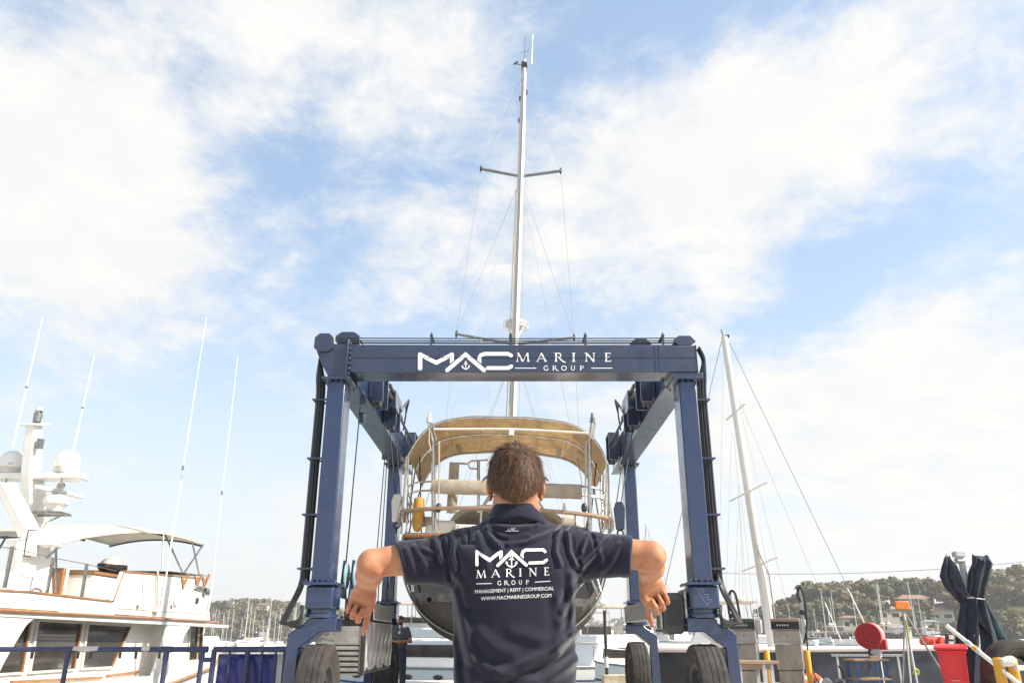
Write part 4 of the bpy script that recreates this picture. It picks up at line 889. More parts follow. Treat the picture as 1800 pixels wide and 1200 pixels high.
pillow('rail_cover', Bo(-1.10, -.06, 0), Bo(-.27, -.06, 0), 3.345, 3.13, .05, 'canvas_beige'); pillow('rail_cover', Bo(.36, -.06, 0), Bo(1.10, -.06, 0), 3.335, 3.12, .05, 'canvas_beige')
v0 = unheel(P(799, 812, 11.95)); v1 = unheel(P(799, 902, 11.95))
pillow('seat_cover', (v0.x-.075, v0.y, 0), (v0.x+.075, v0.y, 0), v0.z, v1.z, .04, 'canvas_beige', 4)
# cockpit, cabin, sprayhood
m = MB(); m.prism([(BX-1.15,2.50),(BX+1.15,2.50),(BX+1.05,2.78),(BX+.8,2.95),(BX-.8,2.95),(BX-1.05,2.78)], 'y', YS+3.6, 4.5); m.build('coachroof', 'white_gel', yb, bevel=.05)
for sx in (-1, 1): m = MB(); m.bb(BX+sx*.75, BX+sx*1.2, YS+.4, YS+3.4, 2.5, 2.82); m.build('cockpit_coaming', 'white_gel', yb, bevel=.05)
m = MB(); m.bb(BX-.75, BX+.75, YS+.25, YS+.6, 2.5, 2.75); m.build('helm_seat', 'white_gel', yb, bevel=.03)
m = MB()
rings = []
for y, w, zt in ((3.4,1.12,3.52),(3.9,1.10,3.50),(4.6,1.05,3.25),(5.0,1.0,2.95)):
    rings.append([Bo(w*math.copysign(abs(math.cos(a))**.55, math.cos(a)), y, 2.85+(zt-2.85)*abs(math.sin(a))**.7) for a in np.linspace(math.pi, 0, 21)])
m.loft(rings, closed=False); sh_ = m.build('sprayhood', 'canvas_beige', yb, angle=80, solid=.01)
m = MB(); m.tube(rings[0], .014, 8); m.build('sprayhood_hoop', 'stainless', sh_)
m = MB(); c = Bo(-.0, 1.5, 3.02); m.torus(c, (0,1,.15), .42, .014, 40, 8)
for k in range(5): a = k*2*math.pi/5+.3; m.tube([c, c+Vector((math.cos(a)*.42, 0, math.sin(a)*.42))], .008, 6)
m.build('steering_wheel', 'stainless', yb)
m = MB(); m.bb(BX-.14, BX+.14, YS+1.6, YS+1.85, 2.45, 3.15); m.build('helm_pedestal', 'white_gel', yb, bevel=.03)
fr = [unheel(P(x, y, 13.0)) for x, y in ((808,814),(822,815),(828,810),(858,808))]
m = MB(); m.tube(fr, .016, 8); m.tube([unheel(P(841, 810, 13)), unheel(P(841, 900, 13))], .026, 10); m.tube([unheel(P(x, y, 13.0)) for x, y in ((822,815),(826,823),(842,824))], .014, 8); m.build('instrument_frame', 'stainless', yb)
for x0, x1 in ((862, 843), (938, 957)):
    m = MB(); m.tube([unheel(P(x0, 868, 12.6)), unheel(P(x1, 898, 12.6))], .018, 8); m.build('grab_rail', 'stainless', yb)
m = MB(); m.cyl(unheel(P(992, 897, 12.4)), unheel(P(992, 889, 12.4)), .03); m.cyl(unheel(P(992, 889, 12.4)), unheel(P(992, 884, 12.4)), .018); m.build('stern_lamp', 'white_gel', yb)
for px in (756, 930, 1000):
    m = MB(); m.box(unheel(P(px, 916, 12.2)), (.22, .2, .12)); m.build('cockpit_cushion', 'canvas_cream' if px != 756 else 'canvas_beige', yb, bevel=.03)
# yellow throw bag
c = unheel(P(735, 904, 11.72))
m = MB(); m.loft([[c+Vector((math.cos(a)*rx, math.sin(a)*.07, dz)) for a in np.linspace(0, 2*math.pi, 13)[:-1]] for rx, dz in ((.03,.24),(.075,.23),(.082,.1),(.078,-.05),(.070,-.18),(.04,-.235))], cap0=True, cap1=True); m.build('throw_bag', 'yellow_bag', yb, angle=70, label='yellow throw bag on the port stern rail')
# mast and rigging
MY = 6.45; mp = lambda z: Bo(0, MY-.012*(z-2.6), z)
top_z = 16.15
rings = [[mp(z)+Vector((math.cos(a)*.088*k_, math.sin(a)*.13*k_, 0)) for a in np.linspace(0, 2*math.pi, 17)[:-1]] for z, k_ in ((2.7,1),(13.8,1),(14.8,.9),(15.8,.72),(top_z,.6))]
m = MB(); m.loft(rings, cap0=True, cap1=True); mast = m.build('mast', 'mast_alu', yb, angle=50)
m = MB(); m.tube([mp(z)+Vector((.0, -.14, 0)) for z in (2.9, 15.2)], .012, 6); m.build('sail_track', 'steel', mast)
def spreader(z, L_, dz, back=.10):
    for sx in (-1, 1):
        a = mp(z)+Vector((sx*.08, 0, 0)); b = mp(z)+Vector((sx*L_, -back, dz))
        m = MB(); m.beam(a, b, .10, .035); o = m.build('spreader', 'steel', mast, bevel=.008)
        m = MB(); m.ell(b, (.03, .05, .10), 10, 8); m.build('spreader_tip', 'black_steel', o)
spreader(7.85, 1.42, .17); spreader(12.5, 1.04, .12)
tips = {z: [mp(z)+Vector((sx*l, -.1, d)) for sx in (-1, 1)] for z, l, d in ((7.85,1.42,.17),(12.5,1.04,.12))}
tp = mp(15.75)
for i, sx in enumerate((-1, 1)):
    ch = Bo(sx*1.72, MY-.1, 2.6)
    for nm, a, b in (('shroud', ch, tips[7.85][i]), ('shroud', tips[7.85][i], tips[12.5][i]), ('shroud', tips[12.5][i], tp), ('shroud', tips[7.85][i], mp(12.4)), ('shroud', Bo(sx*1.6, MY-.7, 2.6), mp(7.7)), ('shroud', Bo(sx*1.6, MY+.6, 2.6), mp(7.7)), ('halyard', mp(15.5)+Vector((sx*.12,-.1,0)), Bo(sx*.16, MY-.3, 2.9)), ('running_backstay', mp(12.3), Bo(sx*1.35, .6, 2.55)), ('lazy_jack', tips[7.85][i].lerp(mp(7.85), .45), Bo(sx*.2, 3.2, 4.0))):
        m = MB(); m.tube([a, b], .0045, 5); m.build(nm, 'wire_pale', mast)
    m = MB(); q = tips[7.85][i].lerp(mp(7.85), .42); m.ell(q-Vector((0,0,.09)), (.04,.04,.07), 10, 8); m.build('spreader_light', 'white_gel', mast)
m = MB(); m.tube([tp, Bo(0, .3, 4.6)], .007, 5); m.build('backstay', 'wire', mast)
m = MB(); m.tube([tp, Bo(0, 12.7, 3.0)], .02, 6); m.build('forestay', 'wire', mast)
for k in (-.10, -.06): m = MB(); m.tube([mp(12)+Vector((k,-.15,0)), mp(3)+Vector((k*1.5,-.2,0))], .011, 5); m.build('halyard', 'rope_grey' if k < -.08 else 'rope', mast)
# masthead: wind vane dish, aerials
m = MB(); m.tube([mp(16.0), mp(16.0)+Vector((-.2, 0, .02))], .015, 6); m.lathe(mp(16.0)+Vector((-.22, 0, .03)), (-.6,-.3,1), [(0,0),(.05,.005),(.085,.03),(.08,.035),(.045,.012),(0,.01)], 18); m.build('masthead_reflector', 'steel', mast)
m = MB(); m.tube([mp(16.05), mp(16.05)+Vector((.20, 0, 0)), mp(16.05)+Vector((.205, 0, 1.0))], .012, 6); m.build('aerial', 'white_gel', mast)
m = MB(); m.tube([mp(16.1), mp(17.0)], .010, 6); m.tube([mp(16.45)+Vector((-.10,0,-.02)), mp(16.45)+Vector((.10,0,.04))], .008, 6); m.ell(mp(16.45)+Vector((.11,0,.12)), .02, 8, 6); m.build('wind_vane', 'steel', mast)
m = MB(); m.box(mp(15.95), (.16,.3,.12)); m.build('masthead_fitting', 'black_steel', mast, bevel=.01)
for z, sx in ((14.9, -1), (15.1, 1), (14.2, -1), (5.4, 1)): m = MB(); m.box(mp(z)+Vector((sx*.09,0,0)), (.04,.06,.12)); m.build('mast_fitting', 'black_steel', mast)
# radar scanner in its guard, ahead of the mast
rc = mp(8.5)+Vector((0, .38, 0))
m = MB(); m.lathe(rc, (0,0,1), [(0,-.09),(.22,-.085),(.26,-.05),(.265,.03),(.22,.09),(0,.12)], 26); rd = m.build('radar_scanner', 'offwhite', mast)
m = MB(); m.torus(rc+Vector((0,0,-.10)), (0,0,1), .30, .010, 30, 6); m.torus(rc+Vector((0,0,.03)), (0,0,1), .31, .010, 30, 6)
for k in range(6): a = k*math.pi/3; m.tube([rc+Vector((math.cos(a)*.31, math.sin(a)*.31, .03)), rc+Vector((math.cos(a)*.30, math.sin(a)*.30, -.10))], .008, 5)
for sx in (-1, 1): m.tube([rc+Vector((sx*.2, -.1, -.10)), mp(8.05)+Vector((sx*.05, .1, 0))], .016, 6)
m.build('radar_guard', 'white_gel', rd)
# boom under its cover
m = MB(); m.loft([[Bo(math.cos(a)*.14*k_, y, 4.02+.05*math.sin(y*2)+math.sin(a)*.2*k_) for a in np.linspace(0, 2*math.pi, 13)[:-1]] for y, k_ in ((2.4,.5),(2.9,.8),(4,1),(5,1.15),(6.0,1.3),(6.25,.9))], cap0=True, cap1=True); m.build('boom_cover', 'canvas_beige', yb, angle=70)
yb.rotation_euler = (0, HEEL, 0)
# lifting slings round the hull, hung from the hook blocks
for j, (yy, lab) in enumerate(((.75, 'pale webbing sling under the stern of the black yacht'), (5.6, 'pale webbing sling under the midship of the black yacht'))):
    cur = [v for v in hsec(yy, .03, 40)]; c, s = math.cos(HEEL), math.sin(HEEL)
    cur = [Vector((BX+(v.x-BX)*c+v.z*s, v.y, -(v.x-BX)*s+v.z*c)) for v in cur]     # heel it with the boat; first point is starboard
    y = YS+yy; tR = BLK[1][0]+Vector((0,0,-.40)); tL = BLK[-1][0]+Vector((0,0,-.40))
    if j: tR = Vector((2.03, y, 4.55)); tL = Vector((-2.03, y, 4.55))
    cur = [tR, tR.lerp(cur[2], .5)]+cur[2:-2]+[tL.lerp(cur[-3], .5), tL]
    m = MB(); m.loft([[p+Vector((0,-.09,0)), p+Vector((0,.09,0))] for p in cur], closed=False); o = m.build('lifting_sling', 'offwhite', None, angle=60, solid=.012)
    top(o, lab, 'sling', 'lifting slings')
# ------------------------------------------------------------------ white flybridge trawler yacht on the left, bow away from us
XS = -8.6
ty = thing('motor_yacht', 'large white flybridge motor yacht with teak trim behind the blue pipe railing', 'motor yacht', (-10.9, 20.5, WATER))
yz = lambda px, py, X=XS: (lambda p: (p.y, p.z))(PX(px, py, X))
def skin(name, pix, X, th, mt, par=ty, bevel=.015, label=None):
    m = MB(); m.prism([yz(a, b, X) for a, b in pix], 'x', X-th, th); return m.build(name, mt, par, bevel=bevel, label=label)
# hull
HS = [(12.4,2.15,.30,-1.9),(14,2.28,.28,-2.1),(18,2.35,.28,-2.2),(22,2.3,.36,-2.2),(26,1.9,.60,-2.1),(29,1.1,.95,-1.9),(31,.25,1.25,-1.2)]
m = MB(); m.loft([[(-10.93+x*b, y, lerp(zd, zb, t_)) for x, t_ in ((1,0),(.985,.4),(.93,.72),(.55,.93),(0,1),(-.55,.93),(-.93,.72),(-.985,.4),(-1,0))] for y, b, zd, zb in HS], closed=True, cap0=True, cap1=True); m.build('hull', 'white_gel', ty, angle=50)
m = MB(); m.tube([(-10.93+b+.02, y, zd-.25) for y, b, zd, zb in HS], .05, 8); m.build('rubbing_strake', 'teak', ty)
# inset cabin wall and its windows
XW = -9.05
ya, yb2 = yz(-160, 1150, XW)[0], yz(352, 1150, XW)[0]
m = MB(); m.bb(-12.8, XW, ya, yb2, .285, 1.60); m.build('cabin', 'white_gel', ty, bevel=.02)
def window(pix, nm='window', tk=.028):
    q = [Vector(yz(a, b, XW+.004)) for a, b in pix]; c = sum(q, Vector((0,0)))/len(q)
    m = MB(); outer = [c+(v-c)*1.0+(v-c).normalized()*.09 for v in q]
    n = len(q); vs = [(XW+d, v.x, v.y) for v, d in [(v, .045) for v in outer]+[(v, .045) for v in q]+[(v, .002) for v in outer]+[(v, .002) for v in q]]
    fs = []
    for i in range(n):
        j = (i+1) % n; fs += [(i, j, n+j, n+i), (n+i, n+j, 3*n+j, 3*n+i), (2*n+j, 2*n+i, i, j)]
    m.add(vs, fs); f_ = m.build(nm, 'offwhite', ty)
    m = MB(); m.prism([tuple(v) for v in q], 'x', XW+.012, .008); m.build('pane', 'glass_dark', f_)
    m = MB(); e = (q[2]-q[1]) if len(q) > 3 else (q[1]-q[0]); a_, b_ = (q[1], q[2]) if len(q) > 3 else (q[0], q[1]); m.beam((XW+.04, a_.x, a_.y), (XW+.04, b_.x, b_.y), .03, .05); m.build('teak_trim', 'teak', f_)
    if nm == 'window' and len(q) == 4:
        m = MB()
        for k in range(1, 13):
            t_ = k/13; a_ = q[0].lerp(q[3], t_); b_ = q[1].lerp(q[2], t_); m.beam((XW+.0225, a_.x, a_.y), (XW+.0225, b_.x, b_.y), .004, .010)
        m.build('blind_slats', 'blind', f_)['kind'] = 'stuff'
window([(66,1092),(141,1096),(127,1174),(52,1179)]); window([(154,1097),(227,1101),(194,1170),(143,1173)]); window([(-40,1100),(50,1094),(35,1180),(-60,1186)])
window([(-190,1090),(-62,1094),(-84,1186),(-220,1186)]); window([(333,1100),(346,1101),(343,1158),(330,1160)], 'door_pane'); window([(348,1101),(354,1102),(352,1156),(345,1158)], 'door_pane')
for a, b in (((20,1198),(180,1190)), ((188,1187),(243,1180)), ((307,1177),(325,1174))):
    p, q = PX(*a, XW+.03), PX(*b, XW+.03); m = MB(); m.beam(p, q, .05, .05); m.build('hand_rail', 'teak', ty)
# outer skin: aft wing, fascia, pillar
skin('side_wing', [(-170,1072),(64,1086),(56,1090),(46,1100),(36,1116),(24,1136),(10,1160),(0,1180),(-14,1216),(-170,1216)], XS, .06, 'white_gel')
skin('fascia', [(-170,1068),(402,1098),(402,1103),(300,1098),(64,1086.5),(-170,1073)], XS+.02, .10, 'white_gel', bevel=.01)
skin('pillar', [(296,1097.5),(336,1099),(325,1116),(315,1147),(306,1182),(300,1216),(255,1216),(272,1176),(284,1136)], XS, .06, 'white_gel')
m = MB(); y0, y1 = yz(-170, 1068)[0], yz(412, 1095)[0]; z = 1.655
m.prism([(XS+.03, y0), (XS+.03, y1-2.5), (XS-.5, y1), (-10.9, y1+.8), (-13, y1), (-13.25, y1-2.5), (-13.25, y0)], 'z', z-.09, .09); m.build('fly_deck', 'white_gel', ty, bevel=.02)
m = MB(); m.tube([(XS+.045, y0, z-.03), (XS+.045, y1-2.5, z-.03), (XS-.47, y1+.02, z-.03), (-10.9, y1+.83, z-.03)], .030, 8); m.build('deck_edge_trim', 'teak', ty)
# joints between the mouldings
for a, b in (((250,1010),(252,1080)), ((120,1052),(121,1072)), ((20,1046),(20,1066))):
    m = MB(); m.beam(PX(*a, XS-.022), PX(*b, XS-.022), .012, .012, (1,0,0)); m.build('panel_joint', 'joint', ty)
m = MB(); m.beam(PX(205,1068,XS-.022), PX(362,1079,XS-.022), .012, .012, (1,0,0)); m.build('panel_joint', 'joint', ty)
for px in (240, 300): m = MB(); m.lathe(PX(px, 1066, XS-.03), (1,0,0), [(0,.03),(.05,.03),(.055,.0)], 14); m.build('scupper', 'stainless', ty)
# flybridge coaming
cpix = [(197,1078),(196,1056),(215,1004),(292,1011),(357,1017),(364,1036),(370,1090)]
skin('fly_coaming', cpix, XS-.03, .07, 'white_gel'); q = [Vector(yz(*c, XS-.03)) for c in cpix]
yc0, yc1 = q[2].x, q[4].x
m = MB(); m.bb(XS-.1, -13.2, yc1-.1, yc1, 1.66, q[4].y); m.bb(-13.2, -13.13, yc0, yc1-.11, 1.66, q[4].y); m.build('fly_front', 'white_gel', ty, bevel=.02)
for a, b in (((196,1056.5),(215,1004)), ((215,1004),(292,1010.5)), ((292,1010.5),(357,1016.5))):
    m = MB(); m.beam(PX(*a, XS-.06), PX(*b, XS-.06), .10, .038); m.build('coaming_cap', 'teak', ty, bevel=.008)
lp = [(-170,1058),(-170,1028),(50,1040),(196,1057),(196,1078)]
skin('low_coaming', lp, XS-.05, .06, 'white_gel')
m = MB(); m.beam(PX(-160,1029,XS-.08), PX(50,1039.5,XS-.08), .1, .03); m.beam(PX(50,1039.5,XS-.08), PX(196,1056.5,XS-.08), .1, .035); m.build('coaming_cap', 'teak', ty)
# what shows over the low coaming
XI = -9.9
m = MB(); a = yz(156, 1054, XI); b = yz(206, 1054, XI); m.bb(XI-.8, XI, a[0], b[0], 1.66, yz(156, 1007, XI)[1]); lk_ = m.build('locker', 'white_gel', ty, bevel=.02)
m = MB(); m.bb(XI-.82, XI+.04, a[0]-.03, b[0]+.03, yz(156, 1007, XI)[1]+.002, yz(156, 1003, XI)[1]+.02); m.build('locker_top', 'teak', lk_)
for k in (.62, .70): m = MB(); y_ = lerp(a[0], b[0], k); m.cyl((XI, y_, 2.05), (XI+.03, y_, 2.05), .025, seg=10); m.build('door_knob', 'black_steel', lk_)
c1, c2 = yz(104, 1050, -10.3), yz(140, 1050, -10.3)
m = MB(); m.bb(-11.6, -10.3, c1[0], c1[0]+.12, 1.66, yz(104, 996, -10.3)[1]); m.build('bench_end', 'teak', ty, bevel=.02)
m = MB(); m.bb(-11.6, -10.32, c1[0]+.14, c2[0]+.2, 1.66, 1.98); m.bb(-11.6, -10.32, c1[0]+.13, c1[0]+.3, 1.99, yz(118, 998, -10.3)[1]); m.build('bench_cushion', 'white_paint', ty, bevel=.04)
m = MB(); m.bb(-11.6, -10.28, c1[0]+.14, c2[0]+.22, 1.90, 1.97); m.build('bench_trim', 'teak', ty)
m = MB(); m.bb(-13.0, -11.8, c2[0], b[0]+2, 1.66, 2.3); m.build('settee', 'offwhite', ty, bevel=.04)
m = MB(); p = PX(198, 995, -10.2); m.ell(p+Vector((0,0,.02)), (.3,.36,.2), 18, 10, 0); bq = m.build('grill_lid', 'offwhite', ty)
m = MB(); m.loft([[p+Vector((math.cos(t_)*r_*.85, math.sin(t_)*r_, dz)) for t_ in np.linspace(0, 2*math.pi, 17)[:-1]] for r_, dz in ((.40,.03),(.40,-.03),(.30,-.16),(.14,-.2))], cap0=True, cap1=True)
m.bb(p.x-.1, p.x+.1, p.y+.36, p.y+.62, p.z-.06, p.z+.03); m.bb(p.x-.1, p.x+.1, p.y-.6, p.y-.36, p.z-.06, p.z+.03); m.build('grill_tray', 'black_steel', bq, angle=50)
for px0, px1, pt, pb in ((22,8,960,1032),(94,82,980,1042),(153,143,990,1050)):
    m = MB(); m.tube([PX(px1, pb, XS-.2), PX(px0, pt, XS-.2)], .035, 8); m.build('stanchion', 'steel', ty)
m = MB(); m.tube([PX(-60, 956, XS-.2), PX(22, 963, XS-.2), PX(94, 980, XS-.2), PX(153, 991, XS-.2), PX(205, 1003, XS-.2)], .008, 5); m.build('guard_wire', 'wire', ty)
m = MB(); m.tube(smooth_path([PX(55,1037,XS-.25), PX(62,1034,XS-.25), PX(70,1036,XS-.25), PX(72,1041,XS-.25)], 4), .02, 8); m.build('fairlead', 'stainless', ty)
for x in (322, 346, 359):
    m = MB(); m.prism([yz(x-3, 1036, XS-.05), yz(x-6, 1012, XS-.05), yz(x+1, 1020, XS-.05), yz(x+6, 1008, XS-.05), yz(x+8, 1010, XS-.05), yz(x+1, 1026, XS-.05)], 'x', XS-.04, .04); m.build('screen_bracket', 'teak', ty)
m = MB(); m.add([PX(300,1004,XS-.06), PX(363,1011,XS-.06), PX(363,1011,XS-.06)+Vector((-4.2,0,0)), PX(300,1004,XS-.06)+Vector((-4.2,0,.05))], [(0,1,2,3)]); m.build('windscreen', 'glass', ty, solid=.02)
m = MB(); p = PX(348, 1036, XS+.0); m.cyl(p+Vector((0,-.25,.06)), p+Vector((0,.35,.06)), .05, .07); m.cyl(p+Vector((.02,.4,.0)), p+Vector((.02,.62,-.02)), .09, .11); m.build('horn', 'stainless', ty)
m = MB(); p = PX(310, 1052, XS-.02); m.lathe(p, (1,0,0), [(0,.05),(.16,.045),(.19,.02),(.19,0)], 20); m.build('vent', 'white_gel', ty)
m = MB(); p = PX(346, 1055, XS-.02); m.box(p, (.05,.16,.14)); m.build('nav_light', 'black_steel', ty)
# bimini
XN, XF = -9.6, -12.5
ed = [yz(*c, XN) for c in ((108,956),(125,951),(150,945),(200,938),(250,935),(290,938),(325,946),(357,957))]
m = MB(); rows = []
for y, z in ed: rows.append([(lerp(XN, XF, t_), y+.5*(1 if y < ed[3][0] else .0)*t_*0+(2.2*t_*(1-(y-ed[0][0])/(ed[-1][0]-ed[0][0]))*.0), z+.20*(1-(2*t_-1)**2)) for t_ in np.linspace(0, 1, 11)])
m.loft(rows, closed=False); bi = m.build('bimini', 'canvas_cream', ty, angle=80, solid=.03, label='cream canvas bimini over the flybridge')
for i in (0, 2, 5, 7): m = MB(); m.tube([Vector(v)+Vector((0,0,-.05)) for v in rows[i]], .028, 8); m.build('bimini_hoop', 'motor_grey', bi)
def rod(a, b, r=.026, mt='steel', nm='bimini_frame'): m = MB(); m.tube([a, b], r, 8); m.build(nm, mt, ty)
e_ = lambda i: Vector((XN, ed[i][0], ed[i][1]))
rod(e_(5), PX(322,1009,XN)); rod(e_(7), PX(322,1009,XN)); rod(e_(6)+Vector((0,.6,-.05)), PX(350,1010,XN)); rod(e_(0), PX(82,980,XN)); rod(PX(98,950,XN), PX(99,1040,XN)); rod(e_(5)+Vector((0,-.1,0)), PX(284,1005,XN), .02, 'white_gel')
rod(PX(12,940,XF), PX(-10,980,XF))
# signal mast, legs, spreader, domes, radar
XM = -10.3
def slab(rows_, X, w, mt, nm, par=ty):              # rows: (x_left, x_right, y) pixels; w metres across the boat
    m = MB(); rr = []
    for xl, xr, y in rows_:
        a_, b_ = PX(xl, y, X), PX(xr, y, X); rr.append([(X+w/2, a_.y, a_.z), (X+w/2, b_.y, b_.z), (X-w/2, b_.y, b_.z), (X-w/2, a_.y, a_.z)])
    m.loft(rr, cap0=True, cap1=True); return m.build(nm, mt, par, bevel=.02)
sm = slab([(60,85,1062),(54,84,1010),(45,79,905),(44,70,842),(44,68,830),(53,67,745)], XM, .20, 'white_gel', 'signal_mast')
slab([(50,74,748),(50,74,744)], XM, .4, 'white_gel', 'mast_top_plate', sm)
p = PX(57, 738, XM); m = MB(); m.cyl(p+Vector((.1,0,-.05)), p+Vector((.1,0,.14)), .08, .09); m.cyl(p+Vector((.1,0,.145)), p+Vector((.1,0,.2)), .06, .08); m.build('mast_light', 'steel', sm)
m = MB(); p = PX(63, 744, XM); q_ = PX(68, 722, XM); m.tube([p, q_], .02, 8); m.cyl(q_, q_+Vector((0,0,.07)), .06); m.build('mast_aerial', 'white_gel', sm)
m = MB(); m.box(PX(70, 780, XM+.2), (.1,.12,.22)); m.build('deck_light', 'steel', sm)
sp = PX(60, 838, XM); m = MB(); m.prism([(-11.85, sp.y-.26), (P(146,838,sp.y).x, sp.y-.22), (P(154,838,sp.y).x, sp.y), (P(146,838,sp.y).x, sp.y+.22), (-11.85, sp.y+.26)], 'z', sp.z-.07, .13); spd = m.build('spreader_platform', 'white_gel', ty, bevel=.03)
def dome(px, nm):
    D_ = sp.y; p = P(px, 832, D_); z0 = sp.z+.062
    m = MB(); m.lathe((p.x, D_, z0), (0,0,1), [(.0,0),(.235,0),(.242,.025),(.252,.125)], 28); b_ = m.build('satellite_dome', 'offwhite', ty)
    m = MB(); m.lathe((p.x, D_, z0), (0,0,1), [(.255,.127),(.255,.25),(.242,.345),(.203,.42),(.14,.475),(.07,.503),(0,.507)], 28); m.build('dome_cover', 'white_gel', b_)
    v, f = text_mesh('Sea Tel'); m = MB()
    for (x, y) in v: pass
    m.add([(p.x+.2565*math.sin(.25+x*.13), D_-.2565*math.cos(.25+x*.13), z0+.17+y*.07) for x, y in v], f); m.build('dome_print', 'motor_grey', b_, fix=False)
    return p
dome(18, 0); dome(115, 0)
for px in (10, 108):
    p = P(px, 848, sp.y-.2); m = MB(); m.cyl((p.x, p.y, sp.z-.07), (p.x, p.y, sp.z-.18), .018, seg=6); m.lathe((p.x, p.y+.03, sp.z-.22), (0,-1,-.6), [(0,-.06),(.06,-.04),(.085,.05),(.07,.05),(0,.03)], 16); m.build('spotlight', 'steel', ty)
rp = PX(98, 884, -9.75)
m = MB(); m.lathe(rp, (0,0,1), [(0,-.20),(.14,-.19),(.17,-.1),(.25,-.02),(.26,.06),(.22,.15),(.1,.2),(0,.2)], 24); ra = m.build('radar_base', 'white_gel', ty)
m = MB(); a_, b_ = PX(72, 855, -9.75), PX(140, 873, -9.75); m.beam(a_+Vector((-.1,0,0)), b_+Vector((.05,0,0)), .12, .09); m.build('radar_bar', 'white_gel', ra, bevel=.03)
m = MB(); m.bb(XM, rp.x+.25, rp.y-.25, rp.y-.19, rp.z-.25, rp.z-.20); m.bb(XM, rp.x+.25, rp.y+.19, rp.y+.25, rp.z-.25, rp.z-.20); m.bb(rp.x+.2, rp.x+.26, rp.y-.18, rp.y+.18, rp.z-.25, rp.z-.2); m.tube([(rp.x+.2, rp.y, rp.z-.25), PX(77, 920, XM)], .02, 8); m.build('radar_bracket', 'steel', ty)
slab([(-6,20,848),(30,60,920),(38,70,945)], -9.5, .16, 'white_gel', 'mast_leg'); slab([(22,64,946),(20,54,1004)], -9.5, .2, 'white_gel', 'mast_leg'); slab([(16,50,1003),(2,56,1030),(0,58,1062)], -9.45, .5, 'white_gel', 'mast_plinth')
for (x0, y0_, x1, y1_) in ((52, 930, 78, 976), (64, 934, 93, 958)):
    a_, b_ = PX(x0, y1_, -9.25), PX(x1, y0_, -9.25); m = MB(); m.bb(-9.25 if x0 < 60 else -9.0, -9.5, a_.y, b_.y, min(a_.z, b_.z), max(a_.z, b_.z)); m.build('speaker_box', 'white_gel', ty, bevel=.03)
m = MB(); m.tube([PX(x, y, -9.2) for x, y in ((66,931),(50,931),(46,950),(42,976),(54,978))], .012, 6); m.build('cable', 'rubber_hose', ty)
# whip aerials
for (xt, yt, xb, yb_, X_) in ((75,557,22,786,-11.6),(166,623,128,795,-9.9),(363,556,283,1070,XS+.02),(418,627,365,1085,XS+.02)):
    a_ = PX(xb, yb_, X_); b_ = P(xt, yt, a_.y+(.0 if X_ < -9 else .25)); m = MB(); md_ = a_.lerp(b_, .45); m.tube([a_, md_, b_], [.026, .018, .008], 6); an = m.build('whip_aerial', 'white_gel', ty)
    m = MB(); m.cyl(a_.lerp(b_, .44), a_.lerp(b_, .455), .03, seg=8); m.build('ferrule', 'steel', an)
m = MB(); m.tube([PX(277,1004,XS+.03), PX(277,1072,XS+.03)], .03, 8); m.box(PX(276,1071,XS+.03), (.1,.25,.1)); m.build('aerial_mount', 'offwhite', ty)

# ------------------------------------------------------------------ blue pipe railing in front of it, and the bannered barrier
YFc = 11.5; zr = P(180, 1140.5, YFc).z
Xp = lambda px, py=1150: P(px, py, YFc).x
pr = thing('pipe_railing', 'navy painted pipe railing with chipped paint in front of the white motor yacht', 'railing', (Xp(180), YFc, 0))
m = MB(); m.tube([(Xp(-60), YFc, zr), (Xp(355), YFc, zr)], .034, 12); m.build('top_rail', 'pipe_navy', pr)
m = MB(); m.tube([(Xp(-60), YFc, .55), (Xp(355), YFc, .55)], .036, 12); m.build('mid_rail', 'pipe_navy', pr)
for px in (-40, 119, 292, 355):
    x = Xp(px); m = MB(); m.cyl((x, YFc, .01), (x, YFc, zr+.0), .031, seg=12); po = m.build('post', 'pipe_navy', pr)
    m = MB(); m.cyl((x-.07, YFc, zr), (x+.07, YFc, zr), .040, seg=12); m.cyl((x, YFc, zr-.14), (x, YFc, zr-.02), .038, seg=12); m.build('collar', 'pipe_navy', po); m = MB(); m.cyl((x, YFc, 0), (x, YFc, .012), .09, seg=16); m.build('base_flange', 'pipe_navy', po)
for px in (55, 136, 158, 210, 238, 279): m = MB(); m.box((Xp(px), YFc+.02, zr-.075), (.03, .02, .08)); m.build('bracket', 'black_steel', pr)
for p0, p1 in ((128, 172), (249, 263)):
    m = MB(); m.tube([(Xp(p0), YFc-.002, zr+.004), (Xp((p0+p1)/2), YFc-.003, zr+.004), (Xp(p1), YFc-.002, zr+.004)], [.0348, .036, .0345], 12); m.build('chipped_paint', 'chipped', pr)
bn = thing('barrier_fence', 'navy pipe barrier hung with a shiny blue banner left of the front wheel', 'fence', (Xp(440), YFc, 0))
x0, x1 = Xp(374), Xp(518)
m = MB(); m.tube([(x0, YFc+.02, zr), (x1, YFc+.02, zr)], .036, 12); m.build('top_rail', 'pipe_navy', bn)
m = MB(); m.tube([(x0, YFc+.02, .14), (x1, YFc+.02, .14)], .03, 12); m.build('bottom_rail', 'pipe_navy', bn)
m = MB(); m.tube([(Xp(355), YFc+.01, zr-.13), (x0, YFc+.02, zr-.13)], .03, 10); m.build('link_bar', 'pipe_navy', bn)
for k, px in enumerate((375, 403, 434, 460, 484, 499, 506, 514)):
    x = Xp(px); m = MB(); m.cyl((x, YFc+.02, .0), (x, YFc+.02, zr), .036 if k in (0, 2, 6) else .016, seg=10); m.build('post' if k in (0, 2, 6) else 'bar', 'pipe_navy', bn)
m = MB(); nx_, nz_ = 36, 8; vs = []
xa, xb_ = Xp(381), Xp(486)
